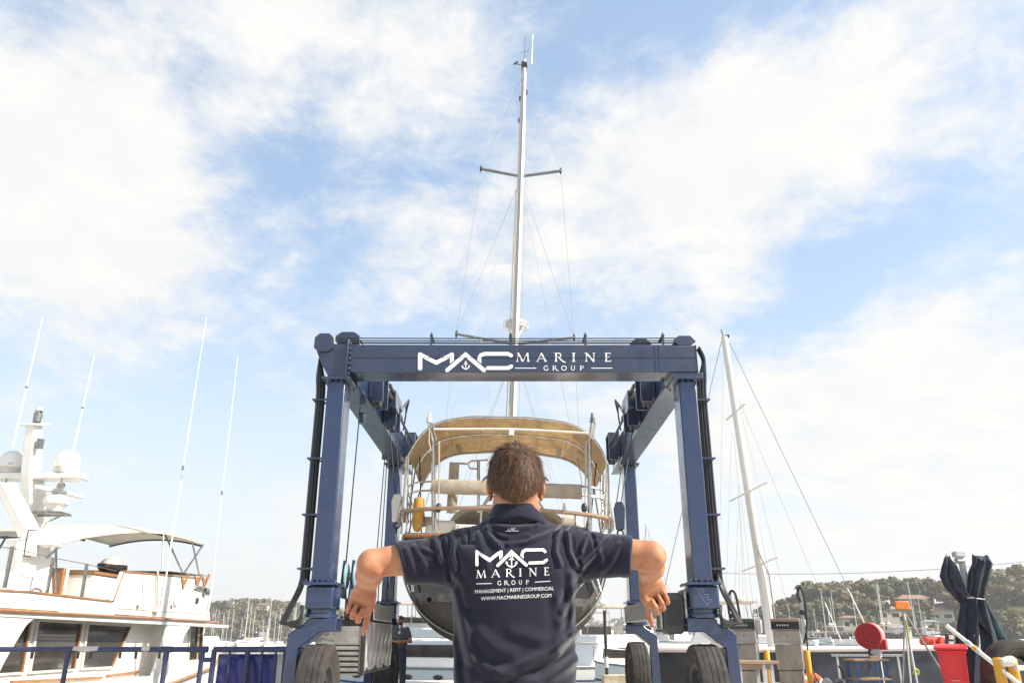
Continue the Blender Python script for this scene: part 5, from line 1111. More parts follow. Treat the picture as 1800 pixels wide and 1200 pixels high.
for i in range(nx_+1):
    for j in range(nz_+1):
        u_, w_ = i/nx_, j/nz_; vs.append((lerp(xa, xb_, u_), YFc+.075+.022*math.sin(u_*19+w_*4)+.015*math.sin(w_*9-u_*7), lerp(.2, zr-.06, w_)))
m.add(vs, [(i*(nz_+1)+j, (i+1)*(nz_+1)+j, (i+1)*(nz_+1)+j+1, i*(nz_+1)+j+1) for i in range(nx_) for j in range(nz_)]); m.build('banner', 'blue_banner', bn, angle=180, solid=.002)
m = MB(); m.bb(Xp(487), Xp(499), YFc+.06, YFc+.065, .2, zr-.06); m.build('grey_panel', 'galv', bn)
# ------------------------------------------------------------------ dark-hulled yacht alongside on the right, with the tall white mast
dk = thing('sailing_yacht', 'dark navy hull with a tall white mast moored behind the fuel pumps', 'sailing yacht', (8.3, 21.6, WATER))
ST = [(3.2,.9,.90,-1.8),(4.5,1.6,.90,-2.2),(7,2.05,.92,-2.4),(10,2.1,.95,-2.4),(13,1.7,1.0,-2.3),(15.5,.9,1.1,-2.0),(17,.1,1.2,-1)]
m = MB(); m.loft([[(x, 21.6-b*k, lerp(zd, zb, t_)) for k, t_ in ((1,0),(.99,.3),(.93,.62),(.6,.88),(0,1),(-.6,.88),(-.93,.62),(-.99,.3),(-1,0))] for x, b, zd, zb in ST], cap0=True, cap1=True); m.build('hull', 'hull_navy', dk, angle=50)
m = MB(); m.loft([[(x, 21.6-b*k, zd+.03) for k in (1.02,.5,0,-.5,-1.02)] for x, b, zd, zb in ST], closed=False); m.build('deck', 'white_paint', dk, solid=.05)
m = MB(); m.tube([(x, 21.6-b*1.02, zd+.03) for x, b, zd, zb in ST], .06, 8); m.build('gunwale', 'gunwale', dk)
for x in (5.2, 6.35, 7.6, 9.0, 10.6): m = MB(); m.bb(x, x+.02, 21.6-interp(ST, x)[0]*1.0-.012, 21.6-interp(ST, x)[0]*.97, .1, .86); m.build('plate_seam', 'black_steel', dk)
m = MB(); m.bb(8.5, 12.5, 20.6, 22.6, .98, 1.16); m.build('cabin_trunk', 'white_paint', dk, bevel=.05)
mb_, mt_ = P(1359, 1140, 21.6), P(1273, 592, 21.6)
rings = [[mb_.lerp(mt_, t_)+Vector((math.cos(a)*.112*k, math.sin(a)*.11*k, 0)) for a in np.linspace(0, 2*math.pi, 17)[:-1]] for t_, k in ((0,1.1),(.5,1),(.85,.9),(1,.8))]
m = MB(); m.loft(rings, cap0=True, cap1=True); ms = m.build('mast', 'mast_white', dk, angle=50)
M2 = lambda t_: mb_.lerp(mt_, t_)
for t_, l in ((.735,.3),(.47,.55),(.245,.5)):
    for sy in (-1, 1): m = MB(); m.beam(M2(t_), M2(t_)+Vector((sy*l*.55, -sy*l*1.5, .12*sy)), .06, .022); m.build('spreader', 'mast_white', ms)
D2 = 21.6
def stay(a, b, r=.009, mt='wire', nm='stay'): m = MB(); m.tube([a, b], r, 5); m.build(nm, mt, ms)
stay(P(1281,600,D2), P(1536,1128,D2), .007); stay(P(1490,1033,D2), P(1536,1128,D2), .017, 'mast_white', 'furler'); stay(P(1297,700,D2), P(1480,1128,D2), .005, 'wire_pale'); stay(P(1450,1058,D2), P(1480,1128,D2), .014, 'mast_white', 'furler')
stay(P(1268,600,D2), P(1268,600,D2)+Vector((-2.55,0,-8.3)), .009)
for a, b in (((1272,600),(1262,1110)), ((1286,760),(1274,1120)), ((1290,760),(1318,1120)), ((1300,850),(1288,1120)), ((1300,850),(1330,1120)), ((1296,740),(1352,1010)), ((1285,620),(1318,860)), ((1318,860),(1372,1130)), ((1300,890),(1310,1125)), ((1282,640),(1400,1130))): stay(P(*a, D2-.4), P(*b, D2-.9), .004, 'wire_pale')
m = MB(); m.tube([P(1333,968,D2-.15), P(1352,1010,D2-.15), P(1368,1130,D2-.15)], .018, 6); m.build('halyard', 'rope_grey', ms)
m = MB(); p = P(1272,592,D2); m.tube([p, p+Vector((-.06,0,.22))], .015, 6); m.box(p+Vector((.1,0,.02)), (.12,.1,.06)); m.build('masthead_fitting', 'black_steel', ms)
m = MB(); p = P(1334,965,D2-.14); m.cyl(p, p+Vector((0,0,.14)), .045); m.build('winch', 'white_gel', ms)
p = P(1640, 1136, 20.2)                              # red bitts on its deck
rb = thing('deck_bollard', 'rusty red double bollard standing on the dark hull beside the red bin', 'bollard', (p.x, p.y, .97))
m = MB(); m.cyl((p.x, p.y, .95), (p.x, p.y, 1.17), .09, .08, 16); m.cyl((p.x-.26, p.y, 1.15), (p.x+.26, p.y, 1.15), .07, seg=14); m.build('cross_bar', 'red_iron', rb, bevel=.01)
for sx in (-1, 1): m = MB(); m.lathe((p.x+sx*.2, p.y-.04, 1.11), (sx*.3,-1,0), [(0,-.08),(.1,-.07),(.115,0),(.1,.07),(0,.08)], 18); m.build('cap', 'red_iron', rb)

# ------------------------------------------------------------------ fuel pumps, bollards, bench
def pump(x0, x1, D, lab, hose):
    a, b = P(x0, 1100, D).x, P(x1, 1100, D).x; c = (a+b)/2; w = b-a; d = .40; t = thing('fuel_pump', lab, 'fuel pump', (c, D+d/2, 0), 'fuel pumps on the wharf')
    zt = P(x0, 1086, D).z; zh = P(x0, 1107, D).z; zm = P(x0, 1131, D).z; zl = P(x0, 1178, D).z
    m = MB(); m.bb(a+.03, b-.03, D+.03, D+d, 0, zl); m.build('pedestal', 'pump_steel', t, bevel=.008)
    m = MB(); m.bb(a+.01, b-.01, D+.005, D+d, zl+.015, zm-.004); m.build('lower_panel', 'pump_steel', t, bevel=.01)
    m = MB(); m.bb(a, b, D-.008, D+d-.02, zm+.002, zh-.004); m.build('upper_panel', 'louvre', t, bevel=.01)
    m = MB(); m.bb(a-.02, b+.01, D-.025, D+d, zh, zt); hd_ = m.build('head', 'pump_steel', t, bevel=.012)
    m = MB(); m.bb(a-.012, b-.0, D-.034, D-.026, zh+.02, zt-.055); m.build('display', 'display', hd_)
    m = MB(); m.bb(a-.012, b-.0, D-.033, D-.026, zt-.05, zt-.012); m.build('brand_strip', 'green_strip' if hose else 'teak_grey', hd_)
    for k in range(5): m = MB(); m.bb(a+.08+.045*k, a+.105+.045*k, D-.037, D-.0345, zh+.07, zh+.10); m.build('digit', 'galv', hd_)
    m = MB(); m.cyl((c, D-.012, zh-.09), (c, D-.03, zh-.09), .012, seg=8); m.build('lock', 'black_steel', t)
    m = MB(); m.bb(b+.012, b+.10, D+.05, D+.3, zh-.05, zt-.02); m.build('nozzle_boot', 'galv', t, bevel=.01)
    t.rotation_euler.z = R(-22)
    if hose:
        m = MB(); m.tube(smooth_path([P(1293,1104,D+.1),P(1286,1075,D+.1),P(1284,1052,D+.1),P(1289,1038,D+.1),P(1296,1042,D+.1),P(1301,1062,D+.1),P(1305,1086,D+.1)], 8), .022, 8); m.build('hose', 'rubber_hose', t)
        m = MB(); m.cyl(P(1292,1078,D+.1), P(1292,1085,D+.1), .045); m.tube([P(1289,1040,D+.1), P(1291,1078,D+.1)], .006, 5); m.build('hose_weight', 'black_steel', t)
    else:
        m = MB(); m.tube([P(1414,1104,D+.1), P(1411,1060,D+.1), P(1410,1034,D+.1)], .028, 8); m.build('hose_mast', 'galv', t)
        m = MB(); m.tube(smooth_path([P(1417,1130,D+.08),P(1421,1100,D+.08),P(1418,1060,D+.08),P(1412,1036,D+.08),P(1407,1034,D+.08),P(1405,1046,D+.08),P(1411,1058,D+.08)], 8), .018, 8)
        m.tube(smooth_path([P(1421,1100,D+.05),P(1424,1140,D+.05),P(1430,1172,D+.05),P(1446,1205,D+.05)], 6), .014, 7); m.build('hose', 'rubber_hose', t)
        m = MB(); m.cyl(P(1412,1072,D+.1), P(1412,1080,D+.1), .045); m.ell(P(1409,1032,D+.1), (.045,.05,.03), 10, 8); m.build('hose_weight', 'black_steel', t)
pump(1293, 1334, 15.0, 'stainless fuel pump with a tall hose loop, nearer the lift wheel', True); pump(1366, 1412, 15.0, 'stainless fuel pump with hose on a thin mast, right of the white mast', False)
m = MB(); m.bb(P(1270,1190,15).x, P(1420,1190,15).x, 15.45, 16.1, 0, .42); top(m.build('plinth_wall', 'plinth', None, bevel=.02), 'low concrete plinth running behind the two fuel pumps', 'plinth')
for px, D, r, top_, lab in ((1281,15.4,.045,1142,'yellow steel bollard right beside the lift front wheel'), (1347,14.4,.048,1142,'yellow steel bollard between the two fuel pumps'), (1418,14.4,.048,1142,'yellow steel bollard right of the second fuel pump'), (1753,10.6,.062,1155,'yellow steel bollard in front of the big tyre, left one'), (1778,11.2,.062,1156,'yellow steel bollard in front of the big tyre, right one')):
    b = P(px, top_, D); t = thing('bollard', lab, 'bollard', (b.x, D, 0), 'yellow bollards on the wharf')
    m = MB(); m.lathe((b.x, D, 0), (0,0,1), [(r,0.012),(r,b.z-.015),(r*.8,b.z),(0,b.z+.004)], 20); m.build('post', 'yellow_paint', t)
    m = MB(); m.cyl((b.x, D, 0), (b.x, D, .012), r*2, seg=16); m.build('base_plate', 'steel', t)
D = 13.4; z = P(1320, 1160, D).z; x0, x1 = P(1282,1163,D).x, P(1360,1163,D).x
t = thing('work_table', 'weathered timber table with galvanised legs in front of the fuel pump', 'table', ((x0+x1)/2, D, 0))
for k in range(3): m = MB(); m.bb(x0+.02*(k == 1), x1-.03*(k == 1), D-.25+k*.17, D-.09+k*.17, z-.045, z); m.build('plank', 'wood', t, bevel=.006)
m = MB(); m.bb(x0+.06, x1-.08, D-.21, D-.17, z-.12, z-.047); m.build('apron', 'wood', t)
for x in (x0+.10, x1-.22, x1-.1):
    for yy in (-.19, .16): m = MB(); m.beam((x, D+yy, 0), (x, D+yy, z-.048), .05, .05); m.build('leg', 'galv', t)
# ------------------------------------------------------------------ hose reel on a stand, tables, cable drums
D = 14.0; c = P(1529, 1117, D)
t = thing('hose_reel', 'covered red hose reel on a steel post above the blue-legged stand', 'hose reel', (c.x, D, 0))
m = MB(); q = []
r0 = .20
def dcirc(y, r, k=1): return [(c.x+math.cos(a)*r*1.0, y, c.z+math.sin(a)*r*(1 if math.sin(a) > -.6 else .96)) for a in np.linspace(0, 2*math.pi, 33)[:-1]]
m.loft([dcirc(D-.13, .185), dcirc(D-.135, .20), dcirc(D-.12, .207), dcirc(D+.12, .207), dcirc(D+.13, .19)], cap0=True, cap1=True); m.build('drum_cover', 'red_cloth', t, angle=50)
m = MB(); m.lathe((c.x+.0, D, c.z), (0,1,0), [(.2085,-.08),(.2095,-.08),(.2095,.115),(.2085,.115)], 32); m.build('sunlit_band', 'red_cloth_pale', t)  # paler red paints the sunlight on the side of the drum
m = MB()
for k in range(1, 5): m.torus((c.x, D-.137, c.z), (0,1,0), .04*k, .003, 30, 4)
m.build('cover_ribs', 'red_cloth', t)['kind'] = 'stuff'
m = MB(); m.bb(c.x+.13, c.x+.24, D-.06, D+.08, c.z-.21, c.z-.05); m.build('outlet', 'red_cloth', t, bevel=.01)
m = MB(); m.cyl((c.x+.08, D, 0), (c.x+.08, D, c.z-.19), .045); m.box((c.x+.06, D, c.z-.26), (.14,.14,.12)); m.build('post', 'galv', t)
m = MB(); m.tube(smooth_path([(c.x, D-.05, c.z-.2), (c.x-.04, D-.08, c.z-.26), (c.x+.03, D-.08, c.z-.32), (c.x+.1, D-.06, c.z-.36)], 5), .02, 8); m.build('valve', 'motor_grey', t); t.rotation_euler.z = R(-36)
D = 13.6; xa, xb2 = P(1491,1158,D).x, P(1554,1158,D).x; z1, z2 = P(1500,1157,D).z, P(1500,1190,D).z
t = thing('shelf_stand', 'two-shelf stand with blue steel legs under the red hose reel', 'stand', ((xa+xb2)/2, D, 0))
for z, nm in ((z1, 'top_shelf'), (z2, 'lower_shelf')): m = MB(); m.bb(xa+(.03 if z == z2 else 0), xb2-.02, D-.24, D+.22, z-.03, z); m.build(nm, 'wood', t, bevel=.005)
for x in (xa+.05, xb2-.17, xb2-.05):
    for yy in (-.2, .18): m = MB(); m.beam((x, D+yy, 0), (x+.0, D+yy, z1-.031), .035, .035); m.build('leg', 'blue_paint', t)
m = MB(); m.box(((xa+xb2)/2+.12, D, z1+.022), (.14,.12,.04)); o = m.build('wooden_block', 'wood', None, bevel=.004); top(o, 'small pale wooden block lying on the blue-legged stand', 'block')
D = 14.9; z = P(1520, 1149, D).z; xa, xb2 = P(1462,1150,D).x, P(1587,1150,D).x
t = thing('perforated_rail', 'perforated steel angle rail on posts behind the red hose reel', 'rail', ((xa+xb2)/2, D, 0))
m = MB(); m.bb(xa, xb2, D, D+.008, z-.035, z); m.bb(xa, xb2, D+.0085, D+.05, z-.008, z); ra_ = m.build('angle_bar', 'galv', t)
m = MB()
for k in range(24): x = lerp(xa+.03, xb2-.03, k/23); m.bb(x-.012, x+.012, D-.003, D-.001, z-.024, z-.011)
so = m.build('bar_slots', 'black_steel', ra_); so['kind'] = 'stuff'
for x in (xa+.1, xb2-.08): m = MB(); m.beam((x, D+.03, 0), (x, D+.03, z-.01), .03, .03); m.build('post', 'galv', t)
D = 13.8; a = P(1453, 1190, D).x; b = P(1476, 1190, D).x; rr = .30
t = thing('cable_drum', 'grey cable drum wound with black cable below the perforated rail', 'cable drum', ((a+b)/2, D, 0))
for x in (a, b): m = MB(); m.lathe((x, D, rr), (1,0,0), [(.04,-.012),(rr*.95,-.012),(rr,-.02),(rr,.02),(rr*.95,.012),(.04,.012)], 32); m.build('flange', 'galv', t)
m = MB()
for k in range(8): m.torus((lerp(a+.04, b-.04, k/7), D, rr), (1,0,0), .21+.012*(k % 2), .018, 28, 6)
m.cyl((a, D, rr), (b, D, rr), .20, seg=20); m.build('wound_cable', 'rubber_hose', t); 
m = MB(); m.tube(smooth_path([(b-.02, D-.1, .5), (b+.03, D-.1, .66), (b-.02, D-.06, .78)], 5), .012, 6); m.build('cable_end', 'rubber_hose', t)
# ------------------------------------------------------------------ orange sign on a pole tripod, with a strap
D = 13.2
t = thing('tripod_stand', 'tripod of grey poles carrying a small orange sign', 'stand', (P(1592,1200,D).x, D, 0))
ap = P(1590, 1082, D)
feet = [P(1587, 1200, D+.2), P(1601, 1200, D-.3), P(1612, 1200, D-.3), P(1668, 1200, D+.0)]
for i, f_ in enumerate(feet):
    d_ = (f_-ap); g_ = ap+d_*((ap.z)/(ap.z-f_.z)) if f_.z < ap.z else f_
    m = MB(); m.tube([ap+Vector((.0,0,.02*i)), g_], .016 if i else .014, 8); m.build('pole', 'galv' if i in (1, 2) else 'steel', t)
m = MB(); m.cyl(ap, P(1585, 1072, D), .016, seg=8); m.build('neck', 'galv', t)
s0, s1 = P(1573.5, 1071.5, D), P(1596.5, 1056, D); m = MB(); m.bb(s0.x, s1.x, D-.03, D, s0.z, s1.z); m.build('orange_sign', 'orange_sign', t, bevel=.018, label='small orange sign board')
m = MB(); m.bb(s0.x-.1, s1.x+.02, D-.028, D+.01, s0.z-.02, s0.z-.004); m.build('sign_bracket', 'steel', t)
pts = smooth_path([P(1593,1090,D-.05), P(1598,1125,D-.12), P(1602,1150,D-.16), P(1606,1172,D-.16), P(1613,1178,D-.16), P(1612,1184,D-.16), P(1604,1180,D-.16)], 6)
m = MB(); m.tube(pts, [.012+.012*min(1, i/12) for i in range(len(pts))], 8); o = m.build('lifting_strap', 'hivis', None); top(o, 'yellow-green lifting strap with an eye hanging from the tripod', 'strap')
# ------------------------------------------------------------------ red wheelie bin
D = 11.4; a, b = P(1660, 1150, D).x, P(1706, 1150, D).x; zt = P(1680, 1142, D).z; cx = (a+b)/2; hw = (b-a)/2
t = thing('wheelie_bin', 'bright red wheelie bin in front of the dark hull', 'bin', (cx, D+.25, 0))
m = MB(); m.loft([[(cx+sx*hw*k, D+.25+sy*.24*k, z) for sx, sy in ((-1,-1),(1,-1),(1,1),(-1,1))] for k, z in ((.72,.06),(.98,zt-.04),(1.05,zt-.035),(1.05,zt))], cap0=True, cap1=True); m.build('body', 'red_plastic', t, bevel=.02)
m = MB(); zl = P(1680, 1134, D).z; m.prism([(D-.03, zt+.004), (D-.03, zt+.03), (D+.05, zl), (D+.46, zl+.02), (D+.56, zt+.03), (D+.56, zt+.004)], 'x', a-.03, (b-a)+.06); m.build('lid', 'red_plastic', t, bevel=.015)
m = MB(); m.cyl((a+.05, D+.55, zt-.01), (b-.05, D+.55, zt-.01), .02, seg=10); m.build('handle', 'red_plastic', t)
for sx in (-1, 1): m = MB(); m.lathe((cx+sx*hw*.8, D+.46, .1), (1,0,0), [(0,-.025),(.1,-.025),(.1,.025),(0,.025)], 20); m.build('wheel', 'rubber', t)
t.rotation_euler.z = R(-27); t.location.x += .05
m = MB(); m.bb(cx-.06, cx+.05, D+.25-.24*.90-.006, D+.25-.24*.90+.01, .66, .672); m.build('embossing', 'red_cloth_pale', t)
for sx in (-.5, .5): m = MB(); m.beam((cx+sx*hw*1.2, D+.25-.24*.77-.004, .2), (cx+sx*hw*1.62, D+.25-.24*.985-.004, zt-.08), .02, .012, (0,1,0)); m.build('body_rib', 'red_plastic', t)
# ------------------------------------------------------------------ shrouded lamp post: two tied dark covers
D = 12.2
pb = P(1702, 1052, D)
t = thing('light_post', 'grey post with floodlight rising between the tied black covers', 'lamp post', (P(1712,1140,D).x, D+.1, 0))
m = MB(); m.tube([(P(1712,1140,D).x, D+.1, 0), P(1703, 1060, D+.1), P(1690, 985, D+.1)], .045, 10); m.build('post', 'galv', t)
m = MB(); m.box(P(1687, 984, D+.02), (.12,.10,.075), Matrix.Rotation(R(-18), 3, 'X')); m.bb(P(1677,972,D).x, P(1694,972,D).x, D-.05, D+.08, P(1680,978,D).z, P(1680,969,D).z); m.build('floodlight', 'galv', t, bevel=.008)
m = MB(); m.box(P(1717, 1127, D-.14), (.075,.05,.19), Matrix.Rotation(R(6), 3, 'Y')); m.build('socket_box', 'offwhite', t, bevel=.008)
m = MB(); m.tube(smooth_path([P(1721,1138,D-.14), P(1728,1150,D-.14), P(1730,1175,D-.14), P(1735,1205,D-.14)], 5), .008, 6); m.build('cable', 'white_paint', t)
def cover(nm, lab, rows_, mt='tarp', ph=0.0, dep=.10, nf=7):
    """rows: (x_left, x_right, y) in pixels from top to bottom: a pleated hanging cloth"""
    m = MB(); rings = []
    for i, (xl, xr, y) in enumerate(rows_):
        a_, b_ = P(xl, y, D), P(xr, y, D); c_ = (a_+b_)/2; w_ = (b_-a_).length/2; ring = []
        for k in range(48):
            an = 2*math.pi*k/48; rr_ = 1+(.24*math.sin(nf*an+ph+i*.22)+.12*math.sin(2.3*nf*an-ph+i*.5))*min(1, w_/.09)
            ring.append(c_+Vector((math.cos(an)*w_*min(1.0, rr_+.06), math.sin(an)*min(dep, w_)*1.0*rr_, .035*math.sin(2*an+ph)+.02*math.sin(7*an) if i in (0, len(rows_)-1) else 0)))
        rings.append(ring)
    m.loft(rings, cap0=True, cap1=True); o = m.build(nm, mt, None, angle=75); return o
c1_ = thing('tied_cover', 'black cloth cover flaring up to the left of the floodlight post', 'cover', (P(1690,1050,D).x, D, P(1690,1060,D).z)); o = cover('cloth', None, [(1661,1670,980),(1657,1680,994),(1653,1688,1012),(1661,1695,1030),(1678,1702,1048),(1688,1704,1056)], ph=.4)
o.parent = c1_; o.location = -ORG[c1_.name]; 
c2_ = thing('tied_cover', 'black cloth cover standing upright right of the floodlight post', 'cover', (P(1715,1050,D).x, D, P(1715,1060,D).z)); o = cover('cloth', None, [(1711,1736,980),(1710,1744,990),(1703,1741,1004),(1703,1737,1020),(1701,1733,1036),(1698,1728,1052)], ph=1.7)
o.parent = c2_; o.location = -ORG[c2_.name]
c3_ = thing('tied_cover', 'black cloth skirt spreading out below the cord beside the big tyre', 'cover', (P(1715,1140,D).x, D, 0)); o = cover('cloth', None, [(1692,1729,1052),(1690,1734,1062),(1687,1745,1080),(1684,1757,1100),(1681,1770,1122),(1678,1776,1150),(1672,1780,1215)], ph=.2, dep=.16, nf=9)
o.parent = c3_; o.location = -ORG[c3_.name]
m = MB(); m.add([P(1727,1053,D-.06), P(1731,1053,D-.06), P(1770,1120,D-.13), P(1756,1122,D-.17)], [(0,1,2,3)]); o = m.build('edge_flap', 'tarp_green', c3_, solid=.006)
m = MB(); m.add([P(1702,1066,D-.10), P(1722,1060,D-.11), P(1744,1118,D-.19), P(1716,1090,D-.17), P(1700,1078,D-.14)], [(0,1,2,3,4)]); m.build('folded_flap', 'tarp', c3_, solid=.008)
m = MB(); m.tube([(P(1709,1052,D).x+math.cos(a)*.165, D+math.sin(a)*.13, P(1709,1052,D).z+.01*math.sin(2*a)) for a in np.linspace(0, 2*math.pi, 25)[:-1]], .008, 6, closed=True); o = m.build('cord', 'galv', None); top(o, 'pale cord tied round the black covers on the post', 'cord')
# ------------------------------------------------------------------ big tyre, long white pole
D = 11.5; c = P(1787, 1180, D); Rt = .46; kt = Rt/.56
t = thing('fender_tyre', 'huge worn black tyre standing on edge at the right side of the wharf', 'tyre', (c.x+.02, D, 0))
zc_ = P(1786, 1122, D).z-Rt
m = MB(); m.lathe((c.x+.02, D, zc_), (0,1,0), [(r_*kt, h_*kt) for r_, h_ in ((.30,-.16),(.36,-.2),(.46,-.21),(.52,-.19),(.555,-.12),(.56,0),(.555,.12),(.52,.19),(.46,.21),(.36,.2),(.30,.16))], 56); m.build('tyre', 'rubber', t, angle=40)
m = MB()
for r_ in (.38, .43, .49): m.torus((c.x+.02, D-.205*kt+(.010 if r_ > .48 else 0), zc_), (0,1,0), r_*kt, .006, 56, 5)
m.build('sidewall_rib', 'rubber', t)
m = MB(); m.bb(c.x-.25, c.x+.3, D-.2, D+.2, 0, max(.03, zc_-Rt+.03)); m.build('chock', 'wood', t, bevel=.01)
a, b = P(1664, 1099, 11.0), P(1800, 1208, 10.4)
m = MB(); d_ = (b-a).normalized(); m.tube([a, b+d_*1.6], .026, 10); o = m.build('boat_pole', 'white_paint', None); top(o, 'long white pole slanting down in front of the red bin and big tyre', 'pole')
for t_, mt in ((.27,'galv'),(.36,'yellow_paint'),(.40,'galv')):
    m = MB(); m.cyl(a+(b-a)*t_, a+(b-a)*(t_+.05), .033, seg=10); m.build('joint_collar', mt, o)
p = P(1770, 1162, 10.5); m = MB(); m.lathe(p, (1,0,.15), [(.0,-.08),(.045,-.07),(.06,0),(.06,.06),(.05,.09),(0,.09)], 16); m.bb(p.x+.09, p.x+.5, p.y-.03, p.y+.03, p.z-.10, p.z-.04); o = m.build('cream_pipe', 'offwhite', None, bevel=.004); top(o, 'cream pipe end resting on the right yellow bollard', 'pipe')
p = P(1426, 1180, 15.7); m = MB(); m.torus((p.x, p.y, .31), (.5,-1,.1), .24, .065, 36, 10); o = m.build('life_ring', 'life_ring', None); top(o, 'orange life ring propped behind the right fuel pump bollard', 'life ring')
for a in (40, 130, 220, 310): m = MB(); x_, y_, d_ = frame_of((.5,-1,.1)); q = Vector((p.x, p.y, .31))+x_*math.cos(R(a))*.24+y_*math.sin(R(a))*.24; tq = (-x_*math.sin(R(a))+y_*math.cos(R(a))); m.tube([q-tq*.03, q+tq*.03], .069, 10); m.build('band', 'white_paint', o)
D = 13.2; p = P(1670, 1130, D); t = thing('meter_box', 'small black power meter box on a post left of the black covers', 'meter box', (p.x, D, 0))
m = MB(); m.cyl((p.x, D+.06, 0), (p.x, D+.06, P(1670,1112,D).z), .025, seg=8); m.build('post', 'galv', t)
for k, py in enumerate((1119, 1130)): q = P(1670, py, D); m = MB(); m.box(q, (.13,.08,.10)); b_ = m.build('box', 'black_steel', t, bevel=.008); m = MB(); m.box(q-Vector((0,.042,0)), (.08,.008,.06)); m.build('dial', 'offwhite', b_)
# ------------------------------------------------------------------ kerb, thin post and rail at the far edge of the wharf
m = MB(); m.bb(2.5, 3.3, 23.6, 24.2, 0, .24); top(m.build('kerb_block', 'kerb', None, bevel=.02), 'stained concrete kerb block at the pier end behind the rear wheel', 'kerb')
D = 23.9; x = P(1067, 1190, D).x
t = thing('marker_post', 'thin dark post with white and black base band at the pier end', 'post', (x, D, 0))
m = MB(); m.cyl((x, D, 0), (x, D, P(1067,1072,D).z), .045, seg=10); m.build('post', 'black_steel', t)
m = MB(); m.cyl((x, D, .42), (x, D, .70), .052, seg=10); m.build('white_band', 'white_paint', t)
m = MB(); m.tube([(x, D, P(1067,1143,D).z), (x+1.9, D, P(1067,1143,D).z)], .022, 8); m.build('rail', 'black_steel', t)
m = MB(); m.bb(x-.12, x+.2, D-.2, D+.2, 0, .18); m.build('base', 'kerb', t, bevel=.01)
# power line far right
m = MB(); m.tube(sag(P(1240, 1006, 60), P(1990, 962, 60), .7, 16), .018, 5); o = m.build('power_line', 'wire', None); top(o, 'thin overhead power line crossing the sky at right', 'power line')
for px in (1240, 1990):
    pp = P(px, 1006 if px < 1300 else 962, 60); m = MB(); m.cyl((pp.x, 60, -4), (pp.x, 60, pp.z+.2), .14, .10, 10); o = m.build('power_pole', 'bark', None); top(o, 'wooden pole carrying the power line, '+('hidden behind the lift column' if px < 1300 else 'out at the right edge'), 'pole')
# ------------------------------------------------------------------ people: signed distance fields meshed by surface nets
def sdf_mesh(fn, lo, hi, h, blk=8):
    lo = np.array(lo, np.float32); nb = np.ceil((np.array(hi)-lo)/(h*blk)).astype(int)
    bi = np.stack(np.meshgrid(*[np.arange(n) for n in nb], indexing='ij'), -1).reshape(-1, 3)
    cen = (lo+(bi+.5)*blk*h-h/2).astype(np.float32)
    dc = fn(cen); act = np.abs(dc) < blk*h*1.25+2*h
    D = np.empty((len(bi), blk, blk, blk), np.float32); D[:] = dc[:, None, None, None]
    off = np.stack(np.meshgrid(*[np.arange(blk)]*3, indexing='ij'), -1).reshape(-1, 3)
    ids = np.nonzero(act)[0]
    for s in range(0, len(ids), 400):
        q = ids[s:s+400]
        pts = (lo+(bi[q][:, None, :]*blk+off[None])*h).reshape(-1, 3).astype(np.float32)
        D[q] = fn(pts).reshape(len(q), blk, blk, blk)
    D = D.reshape(*nb, blk, blk, blk).transpose(0, 3, 1, 4, 2, 5).reshape(*(nb*blk))
    ins = D < 0
    cnt = np.zeros(tuple(np.array(D.shape)-1), np.int8)
    cr = [(a, b, c) for a in (0, 1) for b in (0, 1) for c in (0, 1)]
    sl = lambda a, n: slice(a, n-1+a)
    for a, b, c in cr: cnt += ins[sl(a, D.shape[0]), sl(b, D.shape[1]), sl(c, D.shape[2])]
    cells = np.argwhere((cnt > 0) & (cnt < 8)); idx = -np.ones(cnt.shape, np.int32); idx[tuple(cells.T)] = np.arange(len(cells))
    val = {k: D[cells[:,0]+k[0], cells[:,1]+k[1], cells[:,2]+k[2]] for k in cr}
    acc = np.zeros((len(cells), 3)); n = np.zeros(len(cells))
    for k in cr:
        for ax in range(3):
            if k[ax]: continue
            k2 = list(k); k2[ax] = 1; k2 = tuple(k2)
            a, b = val[k], val[k2]; m = (a < 0) != (b < 0)
            t_ = np.where(m, a/np.where(m, a-b, 1), 0); p = np.tile(np.array(k, float), (len(cells), 1)); p[:, ax] += t_
            acc += p*m[:, None]; n += m
    V = lo+(cells+acc/n[:, None])*h
    Q = []
    for ax in range(3):
        o1, o2 = (ax+1) % 3, (ax+2) % 3
        s0 = [slice(1, -1)]*3; s1 = [slice(1, -1)]*3; s0[ax] = slice(0, -1); s1[ax] = slice(1, None)
        A, B = ins[tuple(s0)], ins[tuple(s1)]; e = np.argwhere(A != B); 
        if not len(e): continue
        fl = A[tuple(e.T)]
        e = e+np.array([0 if i == ax else 1 for i in range(3)])
        def ci(d1, d2):
            c = e.copy(); c[:, o1] -= d1; c[:, o2] -= d2; return idx[tuple(c.T)]
        q = np.stack([ci(1,1), ci(0,1), ci(0,0), ci(1,0)], 1)
        q[~fl] = q[~fl][:, ::-1]; Q.append(q)
    return V, np.concatenate(Q)
def sd_cap(p, a, b, ra, rb):
    a = np.array(a, np.float32); b = np.array(b, np.float32); ba = b-a; pa = p-a
    h = np.clip(pa@ba/(ba@ba), 0, 1); return np.linalg.norm(pa-h[:, None]*ba, axis=1)-(ra+(rb-ra)*h)
def sd_ell(p, c, r, M=None):
    q = p-np.array(c, np.float32)
    if M is not None: q = q@np.array(M, np.float32)        # columns of M: local axes in world
    r = np.array(r, np.float32); k0 = np.linalg.norm(q/r, axis=1); k1 = np.linalg.norm(q/(r*r), axis=1)+1e-9
    return k0*(k0-1)/k1
def smin(a, b, k):
    h = np.maximum(k-np.abs(a-b), 0)/k; return np.minimum(a, b)-h*h*k*.25
def smax(a, b, k): return -smin(-a, -b, k)
